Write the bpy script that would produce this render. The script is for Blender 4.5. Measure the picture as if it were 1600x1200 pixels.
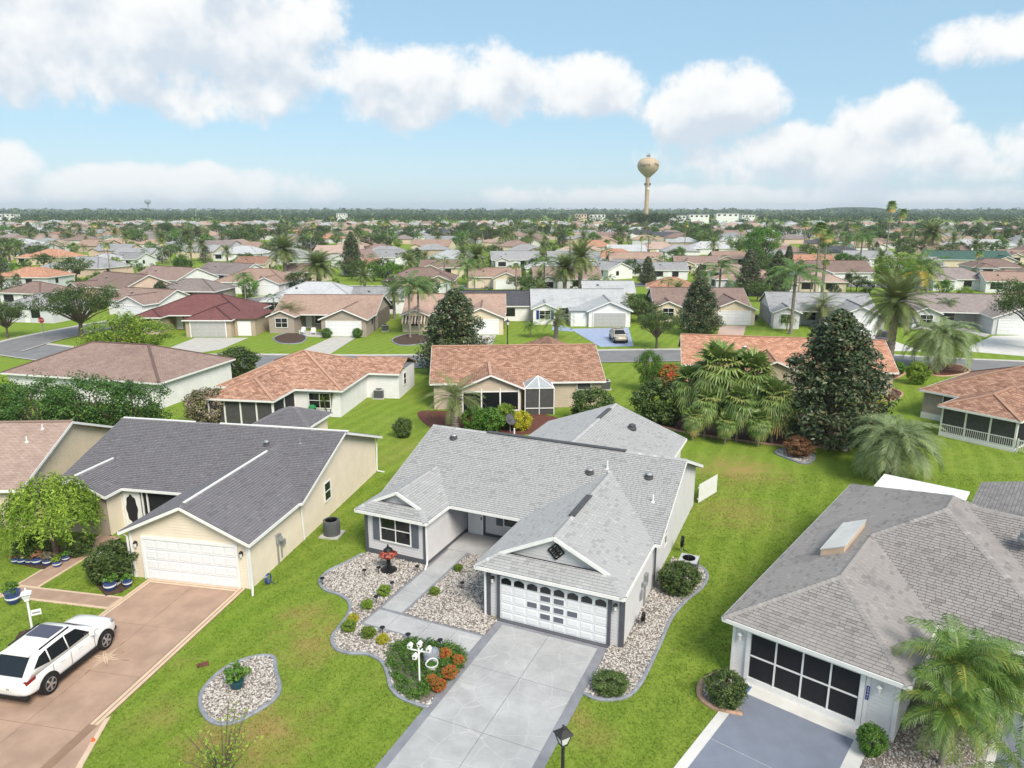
import bpy, math, random
import numpy as np
from mathutils import Vector, Matrix
R = math.radians
for o in list(bpy.data.objects): bpy.data.objects.remove(o)
S = bpy.context.scene
COL = S.collection
rnd = random.Random(7)
nr = np.random.default_rng(11)

# ------------------------------------------------------------------ camera
CF, CH = 1115.0, 17.6                       # focal length in photo pixels, drone height in metres
PIT = math.atan(273 / CF); CC, CS = math.cos(PIT), math.sin(PIT)
cam_d = bpy.data.cameras.new('camera'); cam = bpy.data.objects.new('camera', cam_d); COL.objects.link(cam)
cam.location = (0, 0, CH); cam.rotation_euler = (math.pi / 2 - PIT, 0, 0)
cam_d.sensor_width = 36; cam_d.lens = 36 * CF / 1600; cam_d.clip_start = .5; cam_d.clip_end = 30000
S.camera = cam
S.cycles.max_bounces = 5; S.cycles.diffuse_bounces = 3; S.cycles.glossy_bounces = 2; S.cycles.transmission_bounces = 2; S.cycles.volume_bounces = 0
S.render.resolution_x = 1024; S.render.resolution_y = 768

def P(x, y, z=0.0):
    """ground (or height z) point that the surveyed photo point stands on"""
    u = (x - 800) / CF; v = (y - 600) / CF
    Y = CC - v * CS; Z = -(CS + v * CC); t = (z - CH) / Z
    return (u * t, Y * t)
def AZEL(x, y):
    u = (x - 800) / CF; v = (y - 600) / CF
    d = Vector((u, CC - v * CS, -(CS + v * CC))).normalized()
    return math.atan2(d.x, d.y), math.asin(d.z)
def screen(X, Y, z):
    fw = Y * CC - (z - CH) * CS
    return 800 + CF * X / fw, 600 - CF * (Y * CS + (z - CH) * CC) / fw

# ------------------------------------------------------------------ exposure, sun, sky
S.view_settings.view_transform = 'Standard'; S.view_settings.look = 'None'
S.view_settings.exposure = 0.95; S.view_settings.gamma = 1.0
S.view_settings.use_curve_mapping = False
SUN_AZ, SUN_EL = R(150), R(46)              # clockwise from +Y (north); behind and right of the camera
sd = bpy.data.lights.new('sun', 'SUN'); sun = bpy.data.objects.new('sun', sd); COL.objects.link(sun)
sd.energy = 2.5; sd.angle = R(26); sd.color = (1, .92, .80)
sdir = Vector((math.sin(SUN_AZ) * math.cos(SUN_EL), math.cos(SUN_AZ) * math.cos(SUN_EL), math.sin(SUN_EL)))
sun.rotation_euler = (-sdir).to_track_quat('-Z', 'Y').to_euler()
sun.location = (0, 0, 60)

class NT:
    """tiny node-tree helper"""
    def __init__(s, tree): s.t = tree; s.n = tree.nodes; s.l = tree.links
    def new(s, typ, **kw):
        n = s.n.new(typ)
        for k, v in kw.items(): setattr(n, k, v)
        return n
    def put(s, sock, v):
        if isinstance(v, bpy.types.NodeSocket): s.l.new(v, sock)
        elif v is not None:
            if sock.type == 'RGBA' and hasattr(v, '__len__') and len(v) == 3: v = (*v, 1)
            sock.default_value = v
    def math(s, op, a, b=None, c=None, clamp=False):
        n = s.new('ShaderNodeMath', operation=op, use_clamp=clamp)
        for i, q in enumerate((a, b, c)):
            if q is not None: s.put(n.inputs[i], q)
        return n.outputs[0]
    def vec(s, op, a, b=None):
        n = s.new('ShaderNodeVectorMath', operation=op); s.put(n.inputs[0], a)
        if b is not None: s.put(n.inputs[1], b)
        return n.outputs['Value'] if op == 'LENGTH' else n.outputs[0]
    def mix(s, f, a, b, bt='MIX'):
        n = s.new('ShaderNodeMix', data_type='RGBA', blend_type=bt)
        s.put(n.inputs[0], f); s.put(n.inputs[6], a); s.put(n.inputs[7], b); return n.outputs[2]
    def noise(s, vec, scale, detail=4, rough=.55, dist=0, col=False):
        n = s.new('ShaderNodeTexNoise'); s.put(n.inputs['Vector'], vec)
        n.inputs['Scale'].default_value = scale; n.inputs['Detail'].default_value = detail
        n.inputs['Roughness'].default_value = rough; n.inputs['Distortion'].default_value = dist
        return n.outputs[1 if col else 0]
    def noise2(s, vec, scale, detail=4, rough=.55, dist=0):
        o = s.noise(vec, scale, detail, rough, dist); o.node.noise_dimensions = '2D'; return o
    def ramp(s, f, stops, interp='LINEAR'):
        n = s.new('ShaderNodeValToRGB'); s.put(n.inputs[0], f); e = n.color_ramp; e.interpolation = interp
        while len(e.elements) < len(stops): e.elements.new(.5)
        for el, (p, c) in zip(e.elements, stops):
            el.position = p; el.color = (*c, 1) if hasattr(c, '__len__') else (c, c, c, 1)
        return n.outputs[0]
    def smooth(s, x, a, b):
        n = s.new('ShaderNodeMapRange', interpolation_type='SMOOTHSTEP'); s.put(n.inputs[0], x)
        n.inputs[1].default_value = a; n.inputs[2].default_value = b; return n.outputs[0]

W = bpy.data.worlds.new('World'); S.world = W; W.use_nodes = True
# cumulus banks in sky directions (azimuth, elevation): photo x, y, half width, half height up, down in photo pixels
BLOBS = [(70,50,300,130,92),(370,45,150,120,112),(330,150,150,45,42),(640,125,190,62,70),(850,140,165,60,54),
 (1115,165,100,66,70),(1390,185,88,46,45),(1300,245,270,50,48),(1555,60,95,38,36),(0,262,55,40,70),
 (270,298,260,36,40),(1130,312,420,26,30)]
n = NT(W.node_tree); W.node_tree.nodes.clear()
tc = n.new('ShaderNodeTexCoord'); sx = n.new('ShaderNodeSeparateXYZ'); n.put(sx.inputs[0], tc.outputs['Generated'])
az = n.math('ARCTAN2', sx.outputs[0], sx.outputs[1]); el = n.math('ARCSINE', sx.outputs[2])
cb = n.new('ShaderNodeCombineXYZ'); n.put(cb.inputs[0], az); n.put(cb.inputs[1], el); pv = cb.outputs[0]
UP = .028; el2 = n.math('ADD', el, UP); f0 = f1 = None
for (bx, by, hw, hu, hd) in BLOBS:
    a, e = AZEL(bx, by); k = 1 / 1148.
    dx = n.math('MULTIPLY_ADD', az, 1 / (hw * k), -a / (hw * k)); dx = n.math('MULTIPLY_ADD', n.math('MULTIPLY', dx, dx), -1, 1)
    for i, E_ in enumerate((el, el2)):
        dy = n.math('MAXIMUM', n.math('MULTIPLY_ADD', E_, 1 / (hu * k), -e / (hu * k)), n.math('MULTIPLY_ADD', E_, -1 / (hd * k), e / (hd * k)))
        f = n.math('SUBTRACT', dx, n.math('MULTIPLY', dy, dy))
        if i == 0: f0 = f if f0 is None else n.math('MAXIMUM', f0, f)
        else: f1 = f if f1 is None else n.math('MAXIMUM', f1, f)
# the rest of the sky carries the same kind of broken cumulus
away = n.math('MAXIMUM', n.smooth(n.math('ABSOLUTE', az), .72, .95), n.smooth(el, .30, .45))
gen = n.math('MULTIPLY', n.math('SUBTRACT', n.noise2(pv, 2.6, 2, .5), .47), 6.0)
gen = n.math('SUBTRACT', n.math('MULTIPLY', n.math('ADD', gen, 1.2), away), 1.2)
nA = n.math('MULTIPLY', n.math('SUBTRACT', n.noise2(pv, 12, 6, .6), .5), 2.5)
nB = n.math('MULTIPLY', n.math('SUBTRACT', n.noise2(n.vec('ADD', pv, (-.012, UP, 0)), 12, 3, .6), .5), 2.5)
d0 = n.math('ADD', n.math('MAXIMUM', n.math('MAXIMUM', f0, -1.2), gen), nA); d1 = n.math('ADD', n.math('MAXIMUM', n.math('MAXIMUM', f1, -1.2), gen), nB)
mask = n.math('MULTIPLY', n.smooth(d0, -.08, .6), .96)
lit = n.math('ADD', n.math('MULTIPLY', n.smooth(n.math('SUBTRACT', d0, d1), -.7, .5), .5), n.math('MULTIPLY', n.smooth(d1, 1.3, -.1), .5))
lit = n.math('ADD', lit, n.math('MULTIPLY', n.math('SUBTRACT', nA, nB), .18), clamp=True)
sky = n.new('ShaderNodeTexSky', sky_type='NISHITA', sun_disc=False)
sky.sun_elevation = SUN_EL; sky.sun_rotation = SUN_AZ; sky.air_density = 1.0; sky.dust_density = .5; sky.ozone_density = 1.2; sky.altitude = 0
ccol = n.mix(lit, (3.6, 4.0, 4.45, 1), (5.35, 5.35, 5.3, 1))
hz = n.smooth(el, .10, -.01)
skyc = n.mix(1.0, sky.outputs[0], (.8, .8, .8, 1), 'MULTIPLY')
skyc = n.mix(.65, skyc, (2.2, 3.55, 4.55, 1))
skycol = n.mix(mask, skyc, ccol)
skycol = n.mix(n.math('MULTIPLY', hz, .35), skycol, (3.9, 4.5, 4.9, 1))
bg = n.new('ShaderNodeBackground'); n.put(bg.inputs[0], skycol); bg.inputs[1].default_value = .1
wo = n.new('ShaderNodeOutputWorld'); n.l.new(bg.outputs[0], wo.inputs[0])
W.cycles.sampling_method = 'MANUAL'; W.cycles.sample_map_resolution = 512

# ------------------------------------------------------------------ mesh + object helpers
class MB:
    def __init__(s): s.v = []; s.f = []; s.uv = {}; s.tint = {}
    def poly(s, pts, uv=None, tint=None):
        b = len(s.v); s.v += [tuple(p) for p in pts]; s.f.append(tuple(range(b, b + len(pts))))
        if uv: s.uv[len(s.f) - 1] = uv
        if tint is not None: s.tint[len(s.f) - 1] = tint
    def hexa(s, c, tint=None):     # 8 corners: bottom 4 ccw, top 4 ccw
        b = len(s.v); s.v += [tuple(p) for p in c]
        for q in ((3, 2, 1, 0), (4, 5, 6, 7), (0, 1, 5, 4), (1, 2, 6, 5), (2, 3, 7, 6), (3, 0, 4, 7)):
            s.f.append(tuple(b + i for i in q))
            if tint is not None: s.tint[len(s.f) - 1] = tint
    def box(s, x0, x1, y0, y1, z0, z1, tint=None):
        s.hexa([(x0, y0, z0), (x1, y0, z0), (x1, y1, z0), (x0, y1, z0), (x0, y0, z1), (x1, y0, z1), (x1, y1, z1), (x0, y1, z1)], tint)
    def wbox(s, wl, a, b, z0, z1, o0, o1):
        (px, py), (dx, dy), (nx, ny) = wl
        pt = lambda t, o, z: (px + dx * t + nx * o, py + dy * t + ny * o, z)
        s.hexa([pt(a, o1, z0), pt(b, o1, z0), pt(b, o0, z0), pt(a, o0, z0), pt(a, o1, z1), pt(b, o1, z1), pt(b, o0, z1), pt(a, o0, z1)])
    def bar(s, p, q, w, h=None, up=(0, 0, 1)):
        p = Vector(p); q = Vector(q); h = h or w; d = (q - p).normalized(); u = Vector(up)
        if abs(d.dot(u)) > .98: u = Vector((0, 1, 0))
        a = d.cross(u).normalized() * w / 2; b = a.cross(d).normalized() * h / 2
        s.hexa([p - a - b, p + a - b, q + a - b, q - a - b, p - a + b, p + a + b, q + a + b, q - a + b])
    def prism(s, pl, z0, z1):
        n = len(pl); b = len(s.v)
        s.v += [(x, y, z0) for x, y in pl] + [(x, y, z1) for x, y in pl]
        s.f.append(tuple(range(b + n, b + 2 * n))); s.f.append(tuple(range(b + n - 1, b - 1, -1)))
        for i in range(n): j = (i + 1) % n; s.f.append((b + i, b + j, b + n + j, b + n + i))
    def tube(s, pts, rad, n=6, cap=True):
        pts = [Vector(p) for p in pts]; b0 = len(s.v); up = Vector((.13, .21, 1))
        for i, p in enumerate(pts):
            d = (pts[min(i + 1, len(pts) - 1)] - pts[max(i - 1, 0)])
            d = d.normalized() if d.length > 1e-9 else Vector((0, 0, 1))
            a = d.cross(up if abs(d.z) < .95 else Vector((1, 0, 0))).normalized(); c = d.cross(a)
            r = rad[i] if hasattr(rad, '__len__') else rad
            for k in range(n):
                t = 2 * math.pi * k / n; s.v.append(tuple(p + a * (r * math.cos(t)) + c * (r * math.sin(t))))
        for i in range(len(pts) - 1):
            for k in range(n):
                j = (k + 1) % n; A = b0 + i * n; s.f.append((A + k, A + j, A + n + j, A + n + k))
        if cap:
            s.f.append(tuple(range(b0 + n - 1, b0 - 1, -1))); e = b0 + (len(pts) - 1) * n; s.f.append(tuple(range(e, e + n)))
    def lathe(s, prof, n=12, c=(0, 0, 0), sx=1, sy=1):
        b0 = len(s.v)
        for r, z in prof:
            for k in range(n):
                t = 2 * math.pi * k / n; s.v.append((c[0] + r * sx * math.cos(t), c[1] + r * sy * math.sin(t), c[2] + z))
        for i in range(len(prof) - 1):
            for k in range(n):
                j = (k + 1) % n; A = b0 + i * n; s.f.append((A + k, A + j, A + n + j, A + n + k))
        s.f.append(tuple(range(b0 + n - 1, b0 - 1, -1))); e = b0 + (len(prof) - 1) * n; s.f.append(tuple(range(e, e + n)))
    def mesh(s, name, mat=None, smooth=False):
        m = bpy.data.meshes.new(name); m.from_pydata(s.v, [], s.f)
        if s.uv:
            u = m.uv_layers.new(name='UVMap'); d = np.zeros(len(m.loops) * 2, 'f')
            for pi, co in s.uv.items():
                st = m.polygons[pi].loop_start
                for k, (a, b) in enumerate(co): d[(st + k) * 2] = a; d[(st + k) * 2 + 1] = b
            u.data.foreach_set('uv', d)
        if s.tint:
            at = m.attributes.new('tint', 'FLOAT', 'FACE'); d = np.full(len(m.polygons), .5, 'f')
            for k, v in s.tint.items(): d[k] = v
            at.data.foreach_set('value', d)
        if mat: m.materials.append(mat)
        if smooth: m.polygons.foreach_set('use_smooth', [True] * len(m.polygons))
        m.update(); return m
    def build(s, name, mat, parent=None, smooth=False, **kw):
        return obj(name, s.mesh(name, mat, smooth), parent, **kw)

def obj(name, mesh, parent=None, label=None, cat=None, group=None, kind=None, loc=None, rz=None):
    o = bpy.data.objects.new(name, mesh); COL.objects.link(o)
    if parent is not None: o.parent = parent
    if loc is not None: o.location = loc
    if rz is not None: o.rotation_euler = (0, 0, rz)
    tag(o, label, cat, group, kind); return o
def tag(o, label=None, cat=None, group=None, kind=None):
    if label: o['label'] = label
    if cat: o['category'] = cat
    if group: o['group'] = group
    if kind: o['kind'] = kind
    return o
def thing(name, label, cat, loc=(0, 0, 0), rz=0, group=None, scale=None):
    o = obj(name, None, None, label, cat, group, None, (loc[0], loc[1], loc[2] if len(loc) > 2 else 0), rz)
    o.empty_display_size = .3
    if scale is not None: o.scale = (scale,) * 3 if not hasattr(scale, '__len__') else scale
    return o
def copy_tree(o, parent=None):
    c = o.copy(); COL.objects.link(c); c.parent = parent
    for ch in list(o.children): copy_tree(ch, c)
    return c
def inpoly(pts, poly):
    x, y = pts[:, 0], pts[:, 1]; ins = np.zeros(len(pts), bool); n = len(poly)
    for i in range(n):
        x0, y0 = poly[i]; x1, y1 = poly[(i + 1) % n]
        if y0 == y1: continue
        c = ((y0 > y) != (y1 > y)) & (x < (x1 - x0) * (y - y0) / (y1 - y0) + x0); ins ^= c
    return ins
def catmull(pts, closed=False, k=6):
    P_ = [Vector((*p, 0)) if len(p) == 2 else Vector(p) for p in pts]; n = len(P_); out = []
    for i in range(n if closed else n - 1):
        g_ = lambda j: P_[j % n] if closed else P_[max(0, min(n - 1, j))]
        a, b, c, d = g_(i - 1), g_(i), g_(i + 1), g_(i + 2)
        for t in range(k):
            t /= k; out.append(.5 * ((2 * b) + (c - a) * t + (2 * a - 5 * b + 4 * c - d) * t * t + (3 * b - a - 3 * c + d) * t ** 3))
    if not closed: out.append(P_[-1])
    return [(p.x, p.y) for p in out]
def ordinal(k): return f"{k}{'th' if 10 <= k % 100 <= 20 else {1: 'st', 2: 'nd', 3: 'rd'}.get(k % 10, 'th')}"
EXC = []                                     # world polygons where no grass grows

# ------------------------------------------------------------------ materials
def mat(name, col, rough=.7, var=.12, scale=3.0, bump=0, bscale=40, spec=.3, metal=0, objvar=0, coat=0):
    m = bpy.data.materials.new(name); m.use_nodes = True; t = NT(m.node_tree)
    b = m.node_tree.nodes['Principled BSDF']; tc = t.new('ShaderNodeTexCoord')
    c = col
    if var:
        f = t.noise(tc.outputs['Object'], scale, 5, .6)
        c = t.mix(t.smooth(f, .25, .75), tuple(max(0, x * (1 - var)) for x in col), tuple(min(1, x * (1 + var)) for x in col))
    if objvar:
        oi = t.new('ShaderNodeObjectInfo'); k = t.math('ADD', t.math('MULTIPLY', oi.outputs['Random'], 2 * objvar), 1 - objvar)
        vm = t.vec('SCALE', c if isinstance(c, bpy.types.NodeSocket) else (*c,)); t.put(vm.node.inputs['Scale'], k); c = vm
    t.put(b.inputs['Base Color'], c)
    b.inputs['Roughness'].default_value = rough; b.inputs['Specular IOR Level'].default_value = spec
    b.inputs['Metallic'].default_value = metal; b.inputs['Coat Weight'].default_value = coat
    if bump:
        bn = t.new('ShaderNodeBump'); bn.inputs['Strength'].default_value = bump; bn.inputs['Distance'].default_value = .02
        t.put(bn.inputs['Height'], t.noise(tc.outputs['Object'], bscale, 4, .6)); t.l.new(bn.outputs[0], b.inputs['Normal'])
    return m
def shingle_mat(name, dark, mid, light, streak=.25):
    """individual shingles: tint attribute picks the blend of each tab"""
    m = bpy.data.materials.new(name); m.use_nodes = True; t = NT(m.node_tree); b = m.node_tree.nodes['Principled BSDF']
    at = t.new('ShaderNodeAttribute', attribute_name='tint'); tc = t.new('ShaderNodeTexCoord')
    ge = t.new('ShaderNodeNewGeometry')
    c = t.ramp(at.outputs['Fac'], [(0, dark), (.35, mid), (.75, mid), (1, light)])
    gr = t.noise(ge.outputs['Position'], 60, 3, .7); c = t.mix(t.math('MULTIPLY', t.smooth(gr, .3, .7), .4), c, mid)
    st = t.noise(ge.outputs['Position'], .55, 5, .65); c = t.mix(t.math('MULTIPLY', t.smooth(st, .48, .75), streak), c, dark)
    t.put(b.inputs['Base Color'], c); b.inputs['Roughness'].default_value = .93; b.inputs['Specular IOR Level'].default_value = .15
    return m
def roof_mat(name, c1, c2, dark, contrast=1.0, w=.34, h=.15):
    """farther roofs: shingle courses from the roof's own u/v in metres"""
    m = bpy.data.materials.new(name); m.use_nodes = True; t = NT(m.node_tree); b = m.node_tree.nodes['Principled BSDF']
    uv = t.new('ShaderNodeUVMap'); br = t.new('ShaderNodeTexBrick'); t.put(br.inputs['Vector'], uv.outputs[0])
    br.offset = .5; t.put(br.inputs['Color1'], c1); t.put(br.inputs['Color2'], c2); t.put(br.inputs['Mortar'], dark)
    br.inputs['Scale'].default_value = 1; br.inputs['Brick Width'].default_value = w; br.inputs['Row Height'].default_value = h
    br.inputs['Mortar Size'].default_value = .012; br.inputs['Bias'].default_value = -.1
    ge = t.new('ShaderNodeNewGeometry')
    big = t.noise(uv.outputs[0], 1.7, 4, .7); c = t.mix(t.math('MULTIPLY', t.smooth(big, .42, .72), .55 * contrast), br.outputs[0], dark)
    wt = t.noise(ge.outputs['Position'], .35, 5, .6); c = t.mix(t.math('MULTIPLY', t.smooth(wt, .45, .8), .35), c, tuple(x * .62 for x in dark))
    oi = t.new('ShaderNodeObjectInfo'); k = t.math('ADD', t.math('MULTIPLY', oi.outputs['Random'], .3), .85)
    vm = t.vec('SCALE', c); t.put(vm.node.inputs['Scale'], k)
    t.put(b.inputs['Base Color'], vm); b.inputs['Roughness'].default_value = .9; b.inputs['Specular IOR Level'].default_value = .15
    bn = t.new('ShaderNodeBump'); bn.inputs['Strength'].default_value = .5; bn.inputs['Distance'].default_value = .02
    t.put(bn.inputs['Height'], br.outputs['Fac']); bn.invert = True; t.l.new(bn.outputs[0], b.inputs['Normal'])
    return m
def siding_mat(name, col, pitch=.16):
    m = bpy.data.materials.new(name); m.use_nodes = True; t = NT(m.node_tree); b = m.node_tree.nodes['Principled BSDF']
    tc = t.new('ShaderNodeTexCoord'); sx = t.new('ShaderNodeSeparateXYZ'); t.put(sx.inputs[0], tc.outputs['Object'])
    fr = t.math('FRACT', t.math('DIVIDE', sx.outputs[2], pitch))
    nz = t.noise(tc.outputs['Object'], 1.2, 5, .6)
    c = t.mix(t.smooth(nz, .3, .75), tuple(x * .93 for x in col), tuple(min(1, x * 1.04) for x in col))
    t.put(b.inputs['Base Color'], c); b.inputs['Roughness'].default_value = .6; b.inputs['Specular IOR Level'].default_value = .25
    bn = t.new('ShaderNodeBump'); bn.inputs['Strength'].default_value = .9; bn.inputs['Distance'].default_value = .025
    t.put(bn.inputs['Height'], t.math('SUBTRACT', 1, fr)); t.l.new(bn.outputs[0], b.inputs['Normal'])
    return m
LEAFK = 1.6
def leaf_mat(name, cols, rough=.55, trans=.25, objvar=.18, spec=.25):
    m = bpy.data.materials.new(name); m.use_nodes = True; t = NT(m.node_tree); b = m.node_tree.nodes['Principled BSDF']
    at = t.new('ShaderNodeAttribute', attribute_name='tint')
    k = len(cols); c = t.ramp(at.outputs['Fac'], [(i / (k - 1), tuple(min(.6, x * LEAFK) for x in q)) for i, q in enumerate(cols)])
    oi = t.new('ShaderNodeObjectInfo'); kk = t.math('ADD', t.math('MULTIPLY', oi.outputs['Random'], 2 * objvar), 1 - objvar)
    vm = t.vec('SCALE', c); t.put(vm.node.inputs['Scale'], kk)
    t.put(b.inputs['Base Color'], vm); b.inputs['Roughness'].default_value = rough; b.inputs['Specular IOR Level'].default_value = spec
    tr = t.new('ShaderNodeBsdfTranslucent'); t.put(tr.inputs[0], vm)
    mx = t.new('ShaderNodeMixShader'); mx.inputs[0].default_value = trans
    out = [x for x in m.node_tree.nodes if x.type == 'OUTPUT_MATERIAL'][0]
    t.l.new(b.outputs[0], mx.inputs[1]); t.l.new(tr.outputs[0], mx.inputs[2]); t.l.new(mx.outputs[0], out.inputs[0])
    return m

M = {}
M['screen_pale'] = mat('pale_screen', (.40, .40, .39), .7, .08, 3, spec=.2)
M['white'] = mat('white_trim', (.76, .76, .75), .5, .05)
M['white_door'] = mat('white_door', (.74, .75, .77), .45, .04)
M['slate'] = mat('slate_trim', (.085, .09, .105), .5, .1)
M['slate_panel'] = mat('slate_panel', (.12, .13, .16), .5, .08)
M['glass'] = mat('dark_glass', (.012, .014, .016), .08, 0, spec=.6)
M['screen'] = mat('dark_screen', (.02, .02, .024), .6, .1, 8, spec=.2)
M['screen_grey'] = mat('grey_screen', (.075, .075, .075), .7, .15, 3, spec=.2)
M['black'] = mat('black_metal', (.012, .012, .013), .4, .1)
M['vent'] = mat('vent_grey', (.07, .07, .075), .55, .15)
M['pvc'] = mat('pvc_white', (.7, .7, .69), .5, .06)
M['galv'] = mat('galvanised_grey', (.3, .31, .32), .45, .12, metal=.3)
M['ac'] = mat('condenser_grey', (.10, .105, .11), .5, .15, 12, bump=.2, bscale=60)
M['ac_top'] = mat('condenser_top', (.45, .46, .47), .5, .1)
M['bark'] = mat('bark', (.12, .095, .075), .9, .3, 6, .8, 14)
M['palm_trunk'] = mat('palm_trunk', (.23, .2, .17), .9, .25, 4, .9, 12)
M['kerb'] = mat('grey_kerb', (.23, .245, .275), .85, .22, 5, .3, 30)
M['kerb_tan'] = mat('tan_kerb', (.42, .27, .19), .85, .2, 5)
M['mulch'] = mat('red_mulch', (.13, .05, .035), .95, .45, 9, .9, 40)
M['mulch_dark'] = mat('brown_mulch', (.075, .048, .035), .95, .45, 9, .9, 40)
M['asphalt'] = mat('asphalt', (.19, .19, .195), .9, .14, .6, .25, 120)
M['conc'] = mat('pale_concrete', (.45, .43, .40), .85, .1, 1.2, .15, 60)
M['conc_white'] = mat('white_concrete', (.58, .57, .55), .85, .08, 1.2, .15, 60)
M['blue_pot'] = mat('blue_glazed', (.04, .07, .2), .2, .5, 14, spec=.5)
M['brown_post'] = mat('dark_post', (.03, .028, .028), .5, .1)
# ------------------------------------------------------------------ house kit
def clip_poly(sub, clip):
    out = sub
    for i in range(len(clip)):
        ax, ay = clip[i]; bx, by = clip[(i + 1) % len(clip)]
        side = lambda p: (bx - ax) * (p[1] - ay) - (by - ay) * (p[0] - ax)
        inp = out; out = []
        for k in range(len(inp)):
            p, q_ = inp[k], inp[(k + 1) % len(inp)]; sp_, sq = side(p), side(q_)
            if sp_ >= 0: out.append(p)
            if (sp_ >= 0) != (sq >= 0):
                t = sp_ / (sp_ - sq); out.append((p[0] + (q_[0] - p[0]) * t, p[1] + (q_[1] - p[1]) * t))
        if not out: return out
    return out
def plane_frame(pts):
    P_ = [Vector(p) for p in pts]
    nrm = Vector((0, 0, 0))
    for i in range(len(P_)): nrm += P_[i].cross(P_[(i + 1) % len(P_)])
    nrm.normalize()
    if nrm.z < 0: nrm = -nrm
    o_, e = P_[0], (P_[1] - P_[0]).normalized(); f = nrm.cross(e)
    if sum((p - o_).dot(f) for p in P_) < 0: o_ = P_[1]; e = -e; f = nrm.cross(e)
    return o_, e, f, nrm
TAB_W = (.22, .28, .34); TABS = {}
def tab_mesh(key, w, tint, m):
    if key not in TABS:
        b = MB(); b.hexa([(0, 0, -.002), (w, 0, -.002), (w, .165, -.004), (0, .165, -.004), (0, 0, .034), (w, 0, .034), (w, .165, .006), (0, .165, .006)], tint)
        TABS[key] = b.mesh('shingle', m)
    return TABS[key]
def lay_shingles(root, roof, planes, caps, m, ex=.147, keep=300):
    """courses of separate tabs on every roof plane; the tabs nearest the street become objects of their own"""
    big = MB(); cand = []; Mw = root.matrix_world
    ang = root.rotation_euler.z; ca, sa = math.cos(ang), math.sin(ang); L = root.location
    for pts in planes:
        o_, e, f, nn = plane_frame(pts)
        pl = [((Vector(p) - o_).dot(e), (Vector(p) - o_).dot(f)) for p in pts]
        area = sum(pl[i][0] * pl[(i + 1) % len(pl)][1] - pl[(i + 1) % len(pl)][0] * pl[i][1] for i in range(len(pl)))
        if area < 0: pl = pl[::-1]
        xs = [p[0] for p in pl]; ys = [p[1] for p in pl]; y = 0.0; row = 0
        while y < max(ys):
            x = min(xs) - rnd.random() * .4; base = rnd.random() * .12
            while x < max(xs):
                wi = rnd.randrange(3); w = TAB_W[wi]; ti = min(1, max(0, rnd.gauss(.5, .19) + base - .06))
                x0, x1 = x + .006, x + w - .006; y0, y1 = y, y + ex + .018; x += w
                rect = [(x0, y0), (x1, y0), (x1, y1), (x0, y1)]
                ok = all(all((pl[(i + 1) % len(pl)][0] - pl[i][0]) * (c[1] - pl[i][1]) - (pl[(i + 1) % len(pl)][1] - pl[i][1]) * (c[0] - pl[i][0]) >= -1e-4 for i in range(len(pl))) for c in rect)
                if not ok:
                    rect = clip_poly(rect, pl)
                    if len(rect) < 3: continue
                ti = min(.85, max(.15, ti)); tq = round(ti * 6) / 6
                c3 = [o_ + e * a + f * b + nn * (.034 - .028 * (b - y0) / (ex + .018)) for a, b in rect]
                if ok:
                    c0 = o_ + e * x0 + f * y0; wx = L.x + c0.x * ca - c0.y * sa; wy = L.y + c0.x * sa + c0.y * ca
                    cand.append(((wx * wx + wy * wy + (CH - c0.z) ** 2), wi, tq, c0, e, f, nn, c3, ti))
                else: big.poly(c3, tint=ti)
            y += ex; row += 1
    cand.sort(key=lambda c: c[0])
    for c in cand[:keep]:
        o = obj('shingle', tab_mesh((m.name, c[1], c[2]), TAB_W[c[1]] - .01, c[2], m), roof)
        mt = Matrix((c[4], c[5], c[6])).transposed().to_4x4(); mt.translation = c[3]; o.matrix_local = mt
    for c in cand[keep:]:
        c3 = c[7]; big.poly(c3, tint=c[8]); nn = c[6]
        big.poly([c3[0] - nn * .034, c3[1] - nn * .034, c3[1], c3[0]], tint=0)  # riser in the darkest tint: shadow line between courses painted into the colour
    for p, q_, n1, n2 in caps:       # ridge and hip caps, saddle pieces that overlap uphill
        p, q_ = Vector(p), Vector(q_); d = (q_ - p); ln = d.length; d.normalize(); k = int(ln / .2) + 1
        n1, n2 = Vector(n1).normalized(), Vector(n2).normalized()
        a = n1.cross(d); a = a if a.z < 0 else -a; c = n2.cross(d); c = c if c.z < 0 else -c
        for i in range(k):
            t0, t1 = p + d * (ln * i / k), p + d * (ln * (i + 1.15) / k); ti = min(1, max(0, rnd.gauss(.55, .22)))
            up = Vector((0, 0, .05)); u2 = Vector((0, 0, .035))
            for s_, nx in ((a, n1), (c, n2)):
                s_ = s_.normalized() * .15
                big.poly([t0 + up, t0 + s_ + nx * .03, t1 + s_ + nx * .022, t1 + u2], tint=ti)
                big.poly([t0 + s_ * 1 , t0 + s_ + nx * .03, t0 + up, t0], tint=0)
    big.build('shingle_field', m, roof, kind='stuff')

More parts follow.
